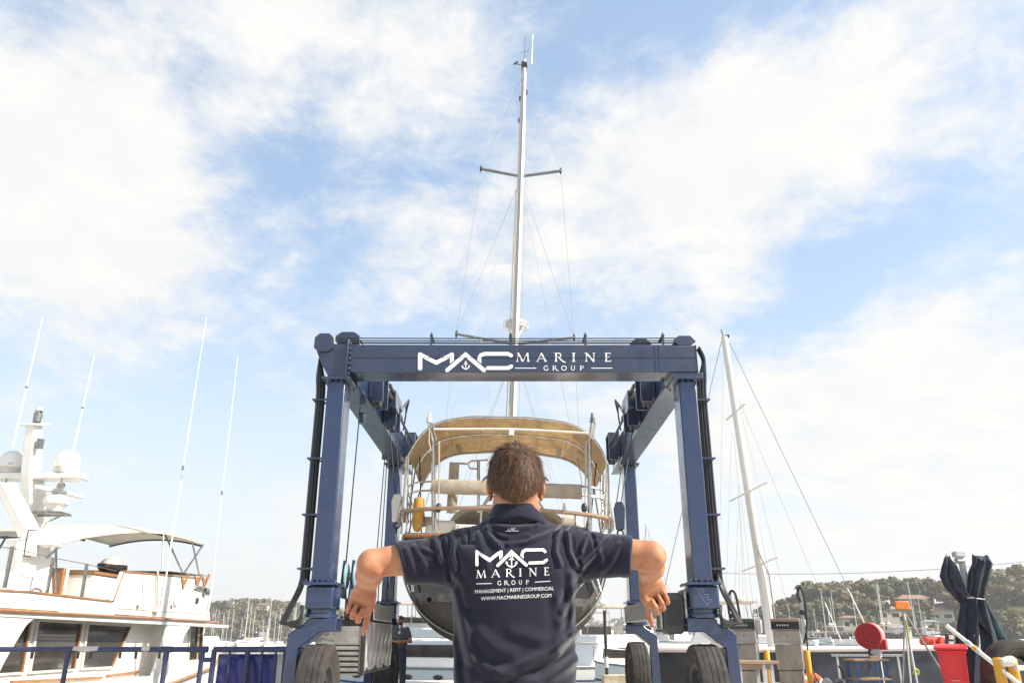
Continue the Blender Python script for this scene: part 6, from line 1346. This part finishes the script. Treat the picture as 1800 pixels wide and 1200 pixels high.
class Grp:                                                     # primitives blended, only evaluated near their box
    def __init__(s, k): s.p = []; s.k = k; s.lo = np.full(3, 1e9); s.hi = -s.lo
    def cap(s, a, b, ra, rb, k=None):
        s.p.append((0, a, b, ra, rb, k)); r = max(ra, rb)
        s.lo = np.minimum(s.lo, np.minimum(a, b)-r); s.hi = np.maximum(s.hi, np.maximum(a, b)+r); return s
    def ell(s, c, r, M=None, k=None):
        s.p.append((1, c, r, M, k)); s.lo = np.minimum(s.lo, np.array(c)-max(r)); s.hi = np.maximum(s.hi, np.array(c)+max(r)); return s
    def ev(s, p):
        q = np.maximum(np.maximum(s.lo-p, p-s.hi), 0); dist = np.linalg.norm(q, axis=1).astype(np.float32)+.02
        m = dist < .10
        if not m.any(): return dist
        x = p[m]; d = None
        for g in s.p:
            e = sd_cap(x, *g[1:5]) if g[0] == 0 else sd_ell(x, *g[1:4])
            d = e if d is None else smin(d, e, g[-1] or s.k)
        dist[m] = d; return dist
def mesh_obj(name, V, Q, mt, parent, smooth=True, iters=0):
    if iters:
        e = np.concatenate([Q[:, [0,1]], Q[:, [1,2]], Q[:, [2,3]], Q[:, [3,0]]]); e = np.unique(np.sort(e, 1), axis=0)
        for lam in (.5, -.52)*iters:
            s_ = np.zeros_like(V); n_ = np.zeros(len(V))
            for a, b in ((0,1), (1,0)):
                np.add.at(n_, e[:, a], 1)
                for k in range(3): s_[:, k] += np.bincount(e[:, a], weights=V[e[:, b], k], minlength=len(V))
            V = V+lam*(s_/np.maximum(n_, 1)[:, None]-V)
    o = ORG[parent.name]; me = bpy.data.meshes.new(name)
    W = V-np.array(o); me.vertices.add(len(W)); me.vertices.foreach_set('co', W.astype(np.float32).ravel())
    me.loops.add(len(Q)*4); me.loops.foreach_set('vertex_index', Q.astype(np.int32).ravel())
    me.polygons.add(len(Q)); me.polygons.foreach_set('loop_start', np.arange(len(Q), dtype=np.int32)*4)
    me.update(calc_edges=True); me.validate()
    me.polygons.foreach_set('use_smooth', [True]*len(me.polygons)); me.materials.append(MATS[mt])
    ob = bpy.data.objects.new(name, me); col.objects.link(ob); ob.parent = parent; ORG[ob.name] = o
    return ob, V
V3 = lambda *a: np.array(a, np.float64)
def unit(v): v = np.array(v, float); return v/np.linalg.norm(v)

# --- the man with his back to the camera, arms out, both forefingers pointing down
YB = 2.62; HX = .012
man = thing('person', 'man in navy polo shirt seen from behind, pointing down with both forefingers', 'person', (HX, YB, 0))
G = []
hd = Grp(.03)
hd.ell((HX, YB-.012, 1.700), (.080, .099, .087)); hd.ell((HX, YB+.035, 1.632), (.056, .066, .072)); hd.ell((HX, YB-.05, 1.66), (.062, .05, .06))
hd.cap((HX, YB-.005, 1.64), (HX, YB, 1.48), .060, .068)
hd.cap((HX-.045, YB-.02, 1.60), (HX-.055, YB, 1.50), .026, .034); hd.cap((HX+.045, YB-.02, 1.60), (HX+.055, YB, 1.50), .026, .034)
hd.cap((HX, YB+.09, 1.685), (HX, YB+.115, 1.648), .009, .014, .015); hd.ell((HX, YB+.088, 1.588), (.025, .02, .02)); hd.cap((HX-.022, YB+.098, 1.622), (HX+.022, YB+.098, 1.622), .007, .007, .01)
hd.cap((HX-.04, YB+.083, 1.70), (HX+.04, YB+.083, 1.70), .012, .012)
G.append(hd)
for s in (-1, 1):
    ear = Grp(.008); ex = HX+s*.075
    M = np.array(Matrix.Rotation(R(14), 3, 'X') @ Matrix.Rotation(R(s*14), 3, 'Z'))
    c0 = V3(ex+s*.006, YB+.004, 1.657)
    prev = None
    for k in range(9):                                          # helix and lobe
        a = R(-115+k*31); q = c0+M@V3(0, math.sin(a)*.019, math.cos(a)*.031-(.002 if k > 6 else 0))+V3(s*.005, 0, 0)
        if prev is not None: ear.cap(tuple(prev), tuple(q), .0052, .0052)
        prev = q
    ear.ell(tuple(c0), (.006, .018, .028), M); ear.ell(tuple(c0+V3(s*.002, .006, -.030)), (.006, .010, .011), M)
    G.append(ear)
tr = Grp(.07)
tr.ell((HX, YB, 1.36), (.155, .095, .16)); tr.ell((HX, YB, 1.12), (.14, .092, .16)); tr.ell((HX, YB, .96), (.155, .105, .12))
tr.cap((HX-.05, YB, 1.50), (HX-.165, YB, 1.455), .05, .055); tr.cap((HX+.05, YB, 1.50), (HX+.165, YB, 1.455), .05, .055)
G.append(tr)
for s in (-1, 1):
    lg = Grp(.03); lg.cap((HX+s*.085, YB, .93), (HX+s*.10, YB+.01, .50), .082, .058); lg.cap((HX+s*.10, YB+.01, .50), (HX+s*.105, YB-.01, .09), .055, .038)
    lg.cap((HX+s*.105, YB-.02, .06), (HX+s*.115, YB+.14, .045), .038, .03); G.append(lg)
ARM = {-1: dict(sh=V3(-.170, YB, 1.450), el=V3(-.438, 2.578, 1.416), wr=V3(-.486, 2.79, 1.362)),
        1: dict(sh=V3(.192, YB, 1.462), el=V3(.436, 2.578, 1.440), wr=V3(.458, 2.785, 1.388))}
for s in (-1, 1):
    A = ARM[s]; sh, el, wr = A['sh'], A['el'], A['wr']; ar = Grp(.030)
    ar.cap(sh, el, .044, .0385); ar.ell(tuple(sh+(el-sh)*.62+V3(0, .008, .000)), (.12, .040, .0415), None, .03)
    ar.ell(tuple(el+V3(s*.006, -.006, .0)), (.022, .030, .030)); ar.ell(tuple(el+V3(s*.018, -.030, -.012)), (.013, .011, .013), None, .016)
    ar.ell(tuple(el+V3(-s*.022, -.018, -.028)), (.014, .013, .014), None, .02)
    fa = wr-el
    ar.cap(el+fa*.05+V3(0,0,-.006), el+fa*.38+V3(s*.004,0,-.012), .029, .034, .04); ar.cap(el+fa*.38+V3(0,0,-.006), wr, .034, .0245, .04)
    ar.ell(tuple(wr), (.028, .03, .021))
    ar.cap(el+fa*.3+V3(-s*.02, 0, -.03), wr+V3(-s*.012, 0, -.014), .012, .007, .02)
    G.append(ar)
    # hand: u along the palm, r towards the forefinger, n out of the palm (to the camera)
    u = unit(V3(s*.30, .50, -.80)); r = unit(V3(-s*.93, .02, -.36)); r = unit(r-u*(r@u)); n = np.cross(r, u)
    if n[1] > 0: n = -n
    Mh = np.stack([r, u, n], 1); hn = Grp(.016)
    hn.ell(tuple(wr+u*.045), (.040, .056, .019), Mh); hn.ell(tuple(wr+u*.068-r*.002), (.042, .030, .017), Mh)
    hn.ell(tuple(wr+u*.034+r*.024+n*.012), (.018, .034, .018), Mh); hn.ell(tuple(wr+u*.038-r*.024+n*.010), (.016, .034, .015), Mh)
    hn.cap(wr-u*.012, wr+u*.03, .024, .028)
    G.append(hn)
    def rot(v, ang, axis): return np.array(Quaternion(Vector(axis), ang) @ Vector(v))
    bend = lambda d, ang: unit(d*math.cos(ang)+n*math.sin(ang)) if abs(d@n) < .05 else None
    def chain(base, angs, lens, rad, side):
        g = Grp(.005); g.kk = .0045; p = base; a = 0
        for i, (an, ln) in enumerate(zip(angs, lens)):
            a += R(an); d = u*math.cos(a)+n*math.sin(a)+r*side; d = unit(d); q = p+d*ln
            g.cap(p, q, rad*(1-.07*i), rad*(1-.07*(i+1))); p = q
        G.append(g)
    # forefinger straight down, the other three curled into the palm
    fi = Grp(.006); fi.kk = .006; p0 = wr+u*.084+r*.031; dd = unit(V3(s*.20, .55, -.80)); d2 = unit(V3(s*.26, .38, -.88))
    fi.cap(p0-u*.01, p0+dd*.040, .0110, .0098); fi.cap(p0+dd*.040, p0+dd*.040+d2*.024, .0098, .0090); fi.cap(p0+dd*.040+d2*.024, p0+dd*.040+d2*.044, .0090, .0078)
    G.append(fi)
    chain(wr+u*.088+r*.010, (62, 98, 52), (.041, .027, .020), .0108, .10)
    chain(wr+u*.084-r*.011, (60, 100, 52), (.039, .026, .020), .0104, .05)
    chain(wr+u*.076-r*.031, (58, 100, 50), (.032, .020, .018), .0094, .02)
    th = Grp(.008); th.kk = .005; t0 = wr+u*.016+r*.028+n*.012; t1 = wr+u*.052+r*.040+n*.022; t2 = wr+u*.078+r*.028+n*.030; t3 = wr+u*.088+r*.008+n*.038
    th.cap(t0, t1, .016, .0125); th.cap(t1, t2, .0120, .0105); th.cap(t2, t3, .0105, .0088); G.append(th)
KB = {id(hd): .03}
def body_fn(p):
    d = None
    for g in G:
        e = g.ev(p); k = getattr(g, 'kk', .03 if g in G[3:6] or g is tr else .010)
        d = e if d is None else smin(d, e, k)
    return d
Vb, Qb = sdf_mesh(body_fn, (-.60, 2.42, -.005), (.58, 2.98, 1.82), .0036)
body, Vb = mesh_obj('body', Vb, Qb, 'skin', man, iters=1)

# --- polo shirt
FOLDS = [  # photo-pixel polylines on his back, width px, height mm
 ([(855,925),(863,945),(880,963)],5,4.0), ([(829,914),(831,950)],4,3.0), ([(815,914),(818,950)],4,2.6), ([(758,936),(766,955),(776,984)],4.5,4.2),
 ([(793,925),(797,955),(796,972),(804,1000)],4,4.2), ([(734,947),(739,962),(763,971)],4,3.4), ([(728,958),(750,1000)],4.5,3.2), ([(712,962),(728,1004)],4,2.2),
 ([(992,917),(979,940),(976,970),(984,992)],4.5,4.6), ([(1010,920),(999,932),(1001,970),(1013,994)],4.2,4.8), ([(1070,944),(1048,970),(1022,996)],5,4.4),
 ([(1034,935),(1022,968)],4,3.4), ([(1090,955),(1074,988),(1060,1000)],5,3.0), ([(1020,913),(1036,920)],6,3.5),
 ([(835,925),(846,955),(858,1000)],7,2.2), ([(866,915),(905,919),(940,916)],4,-4.2), ([(985,927),(957,941),(925,952),(895,955)],5,2.6),
 ([(857,930),(875,946),(899,953),(927,947)],4,-2.0), ([(880,926),(905,931),(930,926)],5,2.0),
 ([(1016,1128),(980,1160),(928,1184),(890,1205)],9,-5.5), ([(1016,1110),(975,1140),(920,1165),(880,1180)],9,4.0), ([(1016,1160),(970,1190),(930,1210)],8,3.6),
 ([(800,1039),(815,1090),(829,1156)],9,3.6), ([(796,1090),(808,1150),(816,1200)],8,-2.6), ([(980,1050),(986,1100),(980,1140)],10,2.6), ([(1003,1010),(1008,1060),(1004,1110)],7,3.0),
 ([(830,1160),(880,1185),(940,1195)],9,2.4), ([(800,1010),(815,1030),(822,1060)],6,3.2), ([(1020,1030),(1003,1045),(990,1075)],6,3.4), ([(900,1110),(950,1125),(990,1120)],10,1.6),
 ([(840,1110),(870,1140),(900,1150)],10,1.8), ([(1050,950),(1060,990)],4,2.2), ([(775,940),(786,985),(790,1015)],4,-2.6), ([(1040,930),(1050,960)],4,-2.2)]
FW = [([np.array([P(x, y, 2.53).x, P(x, y, 2.53).z]) for x, y in pl], w*.0018*.80, a*.0021) for pl, w, a in FOLDS]
def fold(p):
    xz = p[:, [0, 2]].astype(np.float64); f = np.zeros(len(p))
    for pl, w, a in FW:
        dm = np.full(len(p), 1e9)
        for a0, b0 in zip(pl, pl[1:]):
            ba = b0-a0; h = np.clip(((xz-a0)@ba)/(ba@ba), 0, 1); dm = np.minimum(dm, np.linalg.norm(xz-a0-h[:, None]*ba, axis=1))
        f += a*(np.exp(-(dm/w)**2)-.45*np.exp(-((dm-2.1*w)/w)**2))
    bk = np.clip((YB-.005-p[:, 1])/.055, 0, 1)*(1-np.clip((np.abs(p[:, 0]-HX)-.24)/.02, 0, 1))+np.clip((np.abs(p[:, 0]-HX)-.20)/.06, 0, 1)*np.clip((YB+.03-p[:, 1])/.05, 0, 1)*.8
    x, y, z = p[:, 0], p[:, 1], p[:, 2]
    f2 = .0016*np.sin(38*x+9*z+3*np.sin(21*z))*np.sin(17*z+7*x)+.0016*np.sin(23*(x+z)+11*y)*np.sin(29*z-13*x+2)
    # front: a few drape folds too
    f3 = .003*np.sin(55*x+14*z)*np.clip((y-YB)/.08, 0, 1)*np.clip((1.45-z)/.2, 0, 1)
    return f*bk+f2+f3
TT = [(.80,.186,.128,0),(.95,.184,.126,0),(1.07,.184,.122,.0),(1.15,.186,.121,0),(1.25,.189,.122,.0),(1.34,.190,.124,.0),(1.41,.178,.122,.0),(1.46,.150,.110,.0),(1.50,.115,.098,.004),(1.55,.085,.085,.004),(1.60,.07,.075,.004)]
tz = np.array([t_[0] for t_ in TT])
CUFF = {}
for s in (-1, 1):
    A = ARM[s]; d = unit(A['el']-A['sh']); t_ = .68 if s < 0 else .76
    n_ = unit(d+V3(0, 0, -.18 if s < 0 else .02)); CUFF[s] = (A['sh']+(A['el']-A['sh'])*t_, n_)
def shirt_fn(p):
    z = p[:, 2]; w = np.interp(z, tz, [t_[1] for t_ in TT]); dp = np.interp(z, tz, [t_[2] for t_ in TT])
    x = (p[:, 0]-HX+.004)/w; y = (p[:, 1]-YB)/dp
    d = ((np.abs(x)**2.4+np.abs(y)**2.4)**(1/2.4)-1)*np.minimum(w, dp)*.92
    d = np.maximum(d, z-1.60)
    for s in (-1, 1):
        A = ARM[s]; sh, el = A['sh'], A['el']
        tp = sd_cap(p, (HX+s*.055, YB+.0, 1.505), tuple(sh+V3(-s*.01, 0, .008)), .048, .060); d = smin(d, tp, .05)
        bl = sd_ell(p, (HX+s*.10, YB-.055, 1.40), (.085, .062, .10)); d = smin(d, bl, .05)
        e2 = sh+(el-sh)*1.16+V3(0, 0, -.004)
        sl = sd_cap(p, tuple(sh), tuple(e2), .066, .053)
        under = sd_cap(p, tuple(sh+V3(-s*.02, 0, -.045)), tuple(sh+(el-sh)*.72+V3(0, 0, -.018)), .055, .040)
        sl = smin(sl, under, .04)
        c, n_ = CUFF[s]; pl = (p-c)@n_; sl = sl-.0022*(1/(1+np.exp(np.clip((-pl-.030)*1500, -30, 30))))       # turned hem of the sleeve
        sl = smax(sl, pl, .006); d = smin(d, sl, .045)
    d = smax(d, .84-z, .006)
    d = d-fold(p)
    return d.astype(np.float32)
Vs, Qs = sdf_mesh(shirt_fn, (-.42, 2.42, .80), (.44, 2.80, 1.62), .0036)
shirt, Vs = mesh_obj('shirt', Vs, Qs, 'shirt', man, iters=1)
shirt['label'] = 'navy polo shirt with white company print across the back'
bvh_shirt = BVHTree.FromPolygons([tuple(v) for v in Vs], [tuple(q) for q in Qs])
bvh_body = BVHTree.FromPolygons([tuple(v) for v in Vb], [tuple(q) for q in Qb])
CAMV = Vector((0, 0, CAM_H))
def on_shirt(px, py, off):
    d = ray(px, py).normalized(); h = bvh_shirt.ray_cast(CAMV, d)
    if h[0] is None: return CAMV+d*2.6
    n_ = h[1] if h[1].dot(d) < 0 else -h[1]
    return h[0]+n_*off
# the print on his back: drawn in the units of an enlarged crop, (800,900) + u / 6.668
cr2 = lambda q: (800+q[0]/6.668, 900+q[1]/6.668)
S = logo_strokes([(257,462),(402,562),(538,459)], [(500,622),(660,465),(836,618)],
    [[(785,500),(787,485),(797,463),(825,444),(1030,440),(1052,462)], [(874,594),(1035,588),(1070,560)]], (662, 575, 128), 37, 12, ([(519.5,459),(556.5,459),(556.5,521),(519.5,556)], [(766.5,498),(803.5,498),(803.5,546),(766.5,513)]))
S.append(stroke([(257,462),(257,614)], 37, True, 12))
S += word_strokes([('M',248,362),('A',424,528),('R',590,698),('I',745,785),('N',863,962),('E',1040,1102)], 676, 770, 12, -.040, 250)
S += word_strokes([('G',496,542),('R',572,637),('O',658,708),('U',742,788),('P',828,866)], 803, 853, 12, -.036, 497)
S += [stroke([(248,836),(430,832)], 8, False, 20), stroke([(934,816),(1114,804)], 8, False, 20)]
pm = MB()
for i, (v, f) in enumerate(S):
    pm.add([on_shirt(*cr2(q), .0016+(i % 7)*.00016) for q in v], f)
pm.build('back_logo', 'white_print', shirt, fix=False)
for nm, txt, x0, y0, x1, y1, hgt in (('back_text', 'MANAGEMENT | REFIT | COMMERCIAL', 235, 948, 1156, 908, 41), ('back_text', 'WWW.MACMARINEGROUP.COM', 304, 1030, 1128, 992, 42), ('neck_print', 'UV', 622, 213, 704, 207, 24)):
    v, f = text_mesh(txt); xs = [q[0] for q in v]; ys = [q[1] for q in v]; w = max(xs)-min(xs); hh = max(ys)-max(0, min(ys))
    tm = MB(); tm.add([on_shirt(*cr2((lerp(x0, x1, (q[0]-min(xs))/w), lerp(y0, y1, (q[0]-min(xs))/w)-q[1]/hh*hgt)), .0016) for q in v], f)
    if txt == 'UV':
        vv, ff = stroke([(592,219),(668,216),(742,215)], 6, False, 12); tm.add([on_shirt(*cr2(q), .0018) for q in vv], ff)
    tm.build(nm, 'white_print', shirt, fix=False)
# seams: sleeve heads, back yoke, hems of the sleeves
for pl in ([(806,923),(799,945),(793,975),(789,1014)], [(1011,918),(1018,945),(1022,985),(1021,1026)], [(850,918),(857,931),(875,946),(899,953),(927,947),(947,930)], [(715,964),(722,985),(729,1009)], [(1097,944),(1092,975),(1083,1004)]):
    v, f = stroke(pl, 1.3, False, 3); m = MB(); m.add([on_shirt(*q, .0005) for q in v], f); m.build('seam', 'shirt_seam', shirt, fix=False)
# fold-over collar, open in front
cm = MB(); rings = []
prof = [(0.0, .000), (.3, -.004), (.65, -.018), (1.0, -.036), (1.03, -.040), (.98, -.041)]
for k in range(41):
    a = R(-90-152+304*k/40)                      # -90 = back of the neck
    back = .5-.5*math.sin(a)
    ring = []
    for j, (tq, dz) in enumerate([(-.06, .001)]+prof):
        rx = lerp(.071, .108, tq); ry = lerp(.071, .094, tq)
        if j == len(prof): rx -= .006; ry -= .006
        z = 1.594+dz*(1.0+.25*(1-back))-.030*(1-back)-.002*math.cos(a*3)-max(0, tq)*.016*abs(math.cos(a))
        ring.append((HX+.002+rx*math.cos(a)*(1+.03*tq), YB-.002+ry*math.sin(a), z))
    rings.append(ring)
cm.loft(rings, closed=False); co_ = cm.build('collar', 'collar', shirt, angle=60, solid=.003); ss = co_.modifiers.new('sub', 'SUBSURF'); ss.levels = 1; ss.render_levels = 1
# trousers and shoes (below the picture)
def tro_fn(p):
    d = sd_ell(p, (HX, YB, .93), (.185, .128, .14))
    for s in (-1, 1):
        d = smin(d, smin(sd_cap(p, (HX+s*.088, YB, .90), (HX+s*.10, YB+.01, .50), .098, .076), sd_cap(p, (HX+s*.10, YB+.01, .50), (HX+s*.105, YB-.01, .07), .076, .066), .03), .03)
    d = np.maximum(np.maximum(d, p[:, 2]-1.0), .035-p[:, 2]); return (d-.0025*np.sin(60*p[:, 2]+20*p[:, 0])*np.sin(31*p[:, 0])).astype(np.float32)
Vt, Qt = sdf_mesh(tro_fn, (-.24, 2.44, .0), (.26, 2.82, 1.03), .009); mesh_obj('trousers', Vt, Qt, 'denim', man, iters=2)
for s in (-1, 1):
    f_ = lambda p: np.maximum(smin(sd_cap(p, (HX+s*.105, YB-.035, .055), (HX+s*.12, YB+.18, .04), .052, .044), sd_cap(p, (HX+s*.105, YB-.02, .05), (HX+s*.105, YB-.02, .10), .05, .05), .02), -p[:, 2]).astype(np.float32)
    Vt, Qt = sdf_mesh(f_, (-.2, 2.5, -.03), (.25, 2.9, .18), .008); mesh_obj('shoe', Vt, Qt, 'shoe', man, iters=1)
for s in (-1, 1):
    em = MB(); em.ell((HX+s*.031, YB+.083, 1.672), .0105, 10, 8); em.build('eye', 'eye_white', man)
# hair: an undercoat plus strands grown on the scalp
def hline(p):                                    # >0 inside the hair
    x, y, z = p[:, 0]-HX, p[:, 1]-YB, p[:, 2]
    back = 1.606+8.5*x*x
    side = np.where(y > -.02, 1.655+.6*np.maximum(y+.02, 0), back)
    return z-np.maximum(back, side)
def hair_fn(p):
    d = hd.ev(p)-.0085-.0022*np.sin(70*p[:, 0]+30*p[:, 2])*np.sin(60*p[:, 2]+40*p[:, 1]); return smax(d, -hline(p)*.8, .012).astype(np.float32)
Vh, Qh = sdf_mesh(hair_fn, (-.12, 2.46, 1.55), (.14, 2.80, 1.82), .004); hairo, Vh = mesh_obj('hair', Vh, Qh, 'hair', man, iters=2)
hr = random.Random(3); hv = []; hf = []; ht = []
c0 = Vector((HX, YB-.012, 1.69)); whorl = Vector((HX+.012, YB-.085, 1.765))
def root_pt():
    while True:
        d = Vector((hr.gauss(0,1), hr.gauss(0,1), hr.gauss(0,1))).normalized(); tgt = c0+Vector((0, 0, hr.uniform(-.065, .02)))
        if d.y > .75: continue
        h = bvh_body.ray_cast(tgt+d*.3, -d)
        if h[0] is None: continue
        p, n_ = h[0], h[1]
        if n_.dot(d) < 0: n_ = -n_
        hl = float(hline(np.array([p]))[0])
        if hl < hr.uniform(-.003, .009) or p.z < 1.6 or (abs(p.x-HX) > .083 and p.z < 1.69): continue
        return p, n_, hl
def flow(p, n_, hl, jt):
    topf = min(1, max(0, (p.z-1.73)/.05)); wv = p-whorl; wv = wv-n_*wv.dot(n_); wv = wv.normalized() if wv.length > 1e-4 else Vector((0,0,-1))
    fl = (wv*.8+n_.cross(wv)*.45+Vector((0,.25,0)))*topf+(Vector((0,0,-1))+wv*.4)*(1-topf)
    fl = fl-n_*fl.dot(n_); fl = fl.normalized(); fl = (fl+n_.cross(fl)*jt).normalized()
    return fl, topf
for ck in range(1500):                                  # clumps of strands that run together to one tip
    p, n_, hl = root_pt(); jt = hr.gauss(0, .38); fl, topf = flow(p, n_, hl, jt)
    edge = min(1, .22+hl/.045)
    lift = max(.10, (.40+.34*topf)*hr.uniform(.55, 1.4))*edge; ln = (.023+.013*topf+.012*min(1, max(0, hl/.05)))*hr.uniform(.75, 1.3)*(.55+.45*edge)
    dr = (fl+n_*lift).normalized(); tip = [p+n_*.002]; d_ = dr.copy()
    for k in range(5):
        tip.append(tip[-1]+d_*ln/5); d_ = (d_+fl*.10-n_*.17*(1-topf*.5)+Vector((0,0,-.09))).normalized()
    tint = min(1, max(0, hr.gauss(.42, .25))); wd = fl.cross(n_).normalized()
    for q_ in range(11):
        o2 = wd*hr.gauss(0, .0042)+fl*hr.gauss(0, .005); r_ = p+o2; h = bvh_body.find_nearest(r_)
        base = h[0]+n_*.002 if h[0] is not None else r_; sp_ = hr.uniform(.15, .5); lk = hr.uniform(.75, 1.15); w0 = hr.uniform(.0007, .0014); o = len(hv); tv = min(1, max(0, tint+hr.gauss(0, .12)))
        wob = wd*hr.gauss(0, .0018)
        for k in range(6):
            t_ = k/5; c_ = base+(tip[k]-tip[0])*lk+(tip[0]-base)*(1-sp_)*t_+wob*math.sin(t_*4); w = w0*(1-.8*t_)
            hv += [c_-wd*w, c_+wd*w]; ht += [tv*(.45+.55*t_)]*2
        hf += [(o+2*k, o+2*k+1, o+2*k+3, o+2*k+2) for k in range(5)]
for ck in range(7000):                                  # fine single hairs, some flying away
    p, n_, hl = root_pt(); fl, topf = flow(p, n_, hl, hr.gauss(0, .5)); fly = hr.random() < .08
    dr = (fl+n_*(hr.uniform(.5, 1.3) if fly else hr.uniform(.15, .55))).normalized(); ln = hr.uniform(.014, .034)*(1.25 if fly else 1)*(.35 if hl < .008 else 1); wd = fl.cross(n_).normalized()
    c_ = p+n_*(.002 if hl < .012 else .007); o = len(hv); tv = min(1, max(0, hr.gauss(.6, .25))); w0 = hr.uniform(.00025, .0006)
    for k in range(5):
        hv += [c_-wd*w0*(1-.15*k), c_+wd*w0*(1-.15*k)]; ht += [tv]*2; c_ = c_+dr*ln/4; dr = (dr+Vector((0,0,-.12))-n_*.08).normalized()
    hf += [(o+2*k, o+2*k+1, o+2*k+3, o+2*k+2) for k in range(4)]
hm = MB(); hm.add(hv, hf); ho = hm.build('hair_strands', 'hair', hairo, angle=180, fix=False); ho['kind'] = 'stuff'
at_ = ho.data.attributes.new('tint', 'FLOAT', 'POINT'); at_.data.foreach_set('value', ht)

# --- a worker by the far wheel of the lift
OX, OY = P(702, 1130, 21).x, 21.0
wk = thing('person', 'distant worker in grey T-shirt and dark backward cap standing beyond the machine', 'person', (OX, OY, 0))
q3 = lambda x, y, z: (OX+x, OY+y, z)
def wk_body(p):
    d = sd_ell(p, q3(0, 0, 1.585), (.078, .098, .115)); d = smin(d, sd_cap(p, q3(0, .01, 1.52), q3(0, .01, 1.38), .058, .065), .03)
    d = smin(d, sd_cap(p, q3(0,-.095,1.58), q3(0,-.11,1.555), .011, .016), .01)
    for s in (-1, 1):
        d = smin(d, sd_ell(p, q3(s*.08, .01, 1.575), (.012, .018, .03)), .01)
        sh, el, wr = q3(s*.2, 0, 1.38), q3(s*.27, -.03, 1.12), q3(s*.06, -.2, 1.10)
        d = smin(d, sd_cap(p, sh, el, .052, .042), .04); d = smin(d, sd_cap(p, el, wr, .044, .028), .03)
        d = smin(d, sd_ell(p, q3(s*.03, -.22, 1.10), (.05, .025, .035)), .02)
        for k in range(4): d = smin(d, sd_cap(p, q3(-s*(.0), -.235, 1.12-k*.016), q3(-s*.045, -.225, 1.12-k*.016), .009, .008), .006)
        d = smin(d, sd_cap(p, q3(s*.09, 0, .9), q3(s*.11, 0, .5), .08, .055), .03); d = smin(d, sd_cap(p, q3(s*.11, 0, .5), q3(s*.12, .02, .05), .052, .04), .03)
    d = smin(d, sd_ell(p, q3(0, 0, 1.2), (.17, .1, .25)), .05); return d.astype(np.float32)
Vt, Qt = sdf_mesh(wk_body, (OX-.4, OY-.34, -.01), (OX+.4, OY+.2, 1.74), .012); mesh_obj('body', Vt, Qt, 'skin', wk, iters=1)
def wk_tee(p):
    d = sd_ell(p, q3(0, 0, 1.17), (.205, .135, .36)); d = np.maximum(d, p[:, 2]-1.43)
    for s in (-1, 1): d = smin(d, np.maximum(sd_cap(p, q3(s*.17, 0, 1.385), q3(s*.255, -.025, 1.14), .072, .066), 1.2-p[:, 2]), .04)
    return (np.maximum(d, .88-p[:, 2])-.004*np.sin(40*p[:, 2]+25*p[:, 0])).astype(np.float32)
Vt, Qt = sdf_mesh(wk_tee, (OX-.4, OY-.3, .84), (OX+.4, OY+.2, 1.46), .012); mesh_obj('t_shirt', Vt, Qt, 'tee_grey', wk, iters=1)
def wk_tr(p):
    d = sd_ell(p, q3(0, 0, .9), (.19, .13, .12))
    for s in (-1, 1): d = smin(d, sd_cap(p, q3(s*.09, 0, .86), q3(s*.12, .01, .06), .1, .07), .03)
    return np.maximum(d, .03-p[:, 2]).astype(np.float32)
Vt, Qt = sdf_mesh(wk_tr, (OX-.3, OY-.25, 0), (OX+.3, OY+.25, 1.05), .015); mesh_obj('trousers', Vt, Qt, 'denim', wk, iters=1)
wc = MB(); wc.ell(q3(0, 0, 1.63), (.09, .112, .085), 16, 10, -.05); wc.prism([(OX-.07, OY+.08), (OX+.07, OY+.08), (OX+.055, OY+.16), (OX-.055, OY+.16)], 'z', 1.635, .008); wc.build('cap', 'cap_dark', wk)
wb = MB(); wb.ell(q3(0, -.062, 1.52), (.062, .05, .045), 12, 8); wb.build('beard', 'hair', wk)
for s in (-1, 1):
    ws = MB(); ws.ell(q3(s*.12, -.05, .03), (.05, .14, .07), 12, 8, -.42); ws.build('shoe', 'shoe', wk)
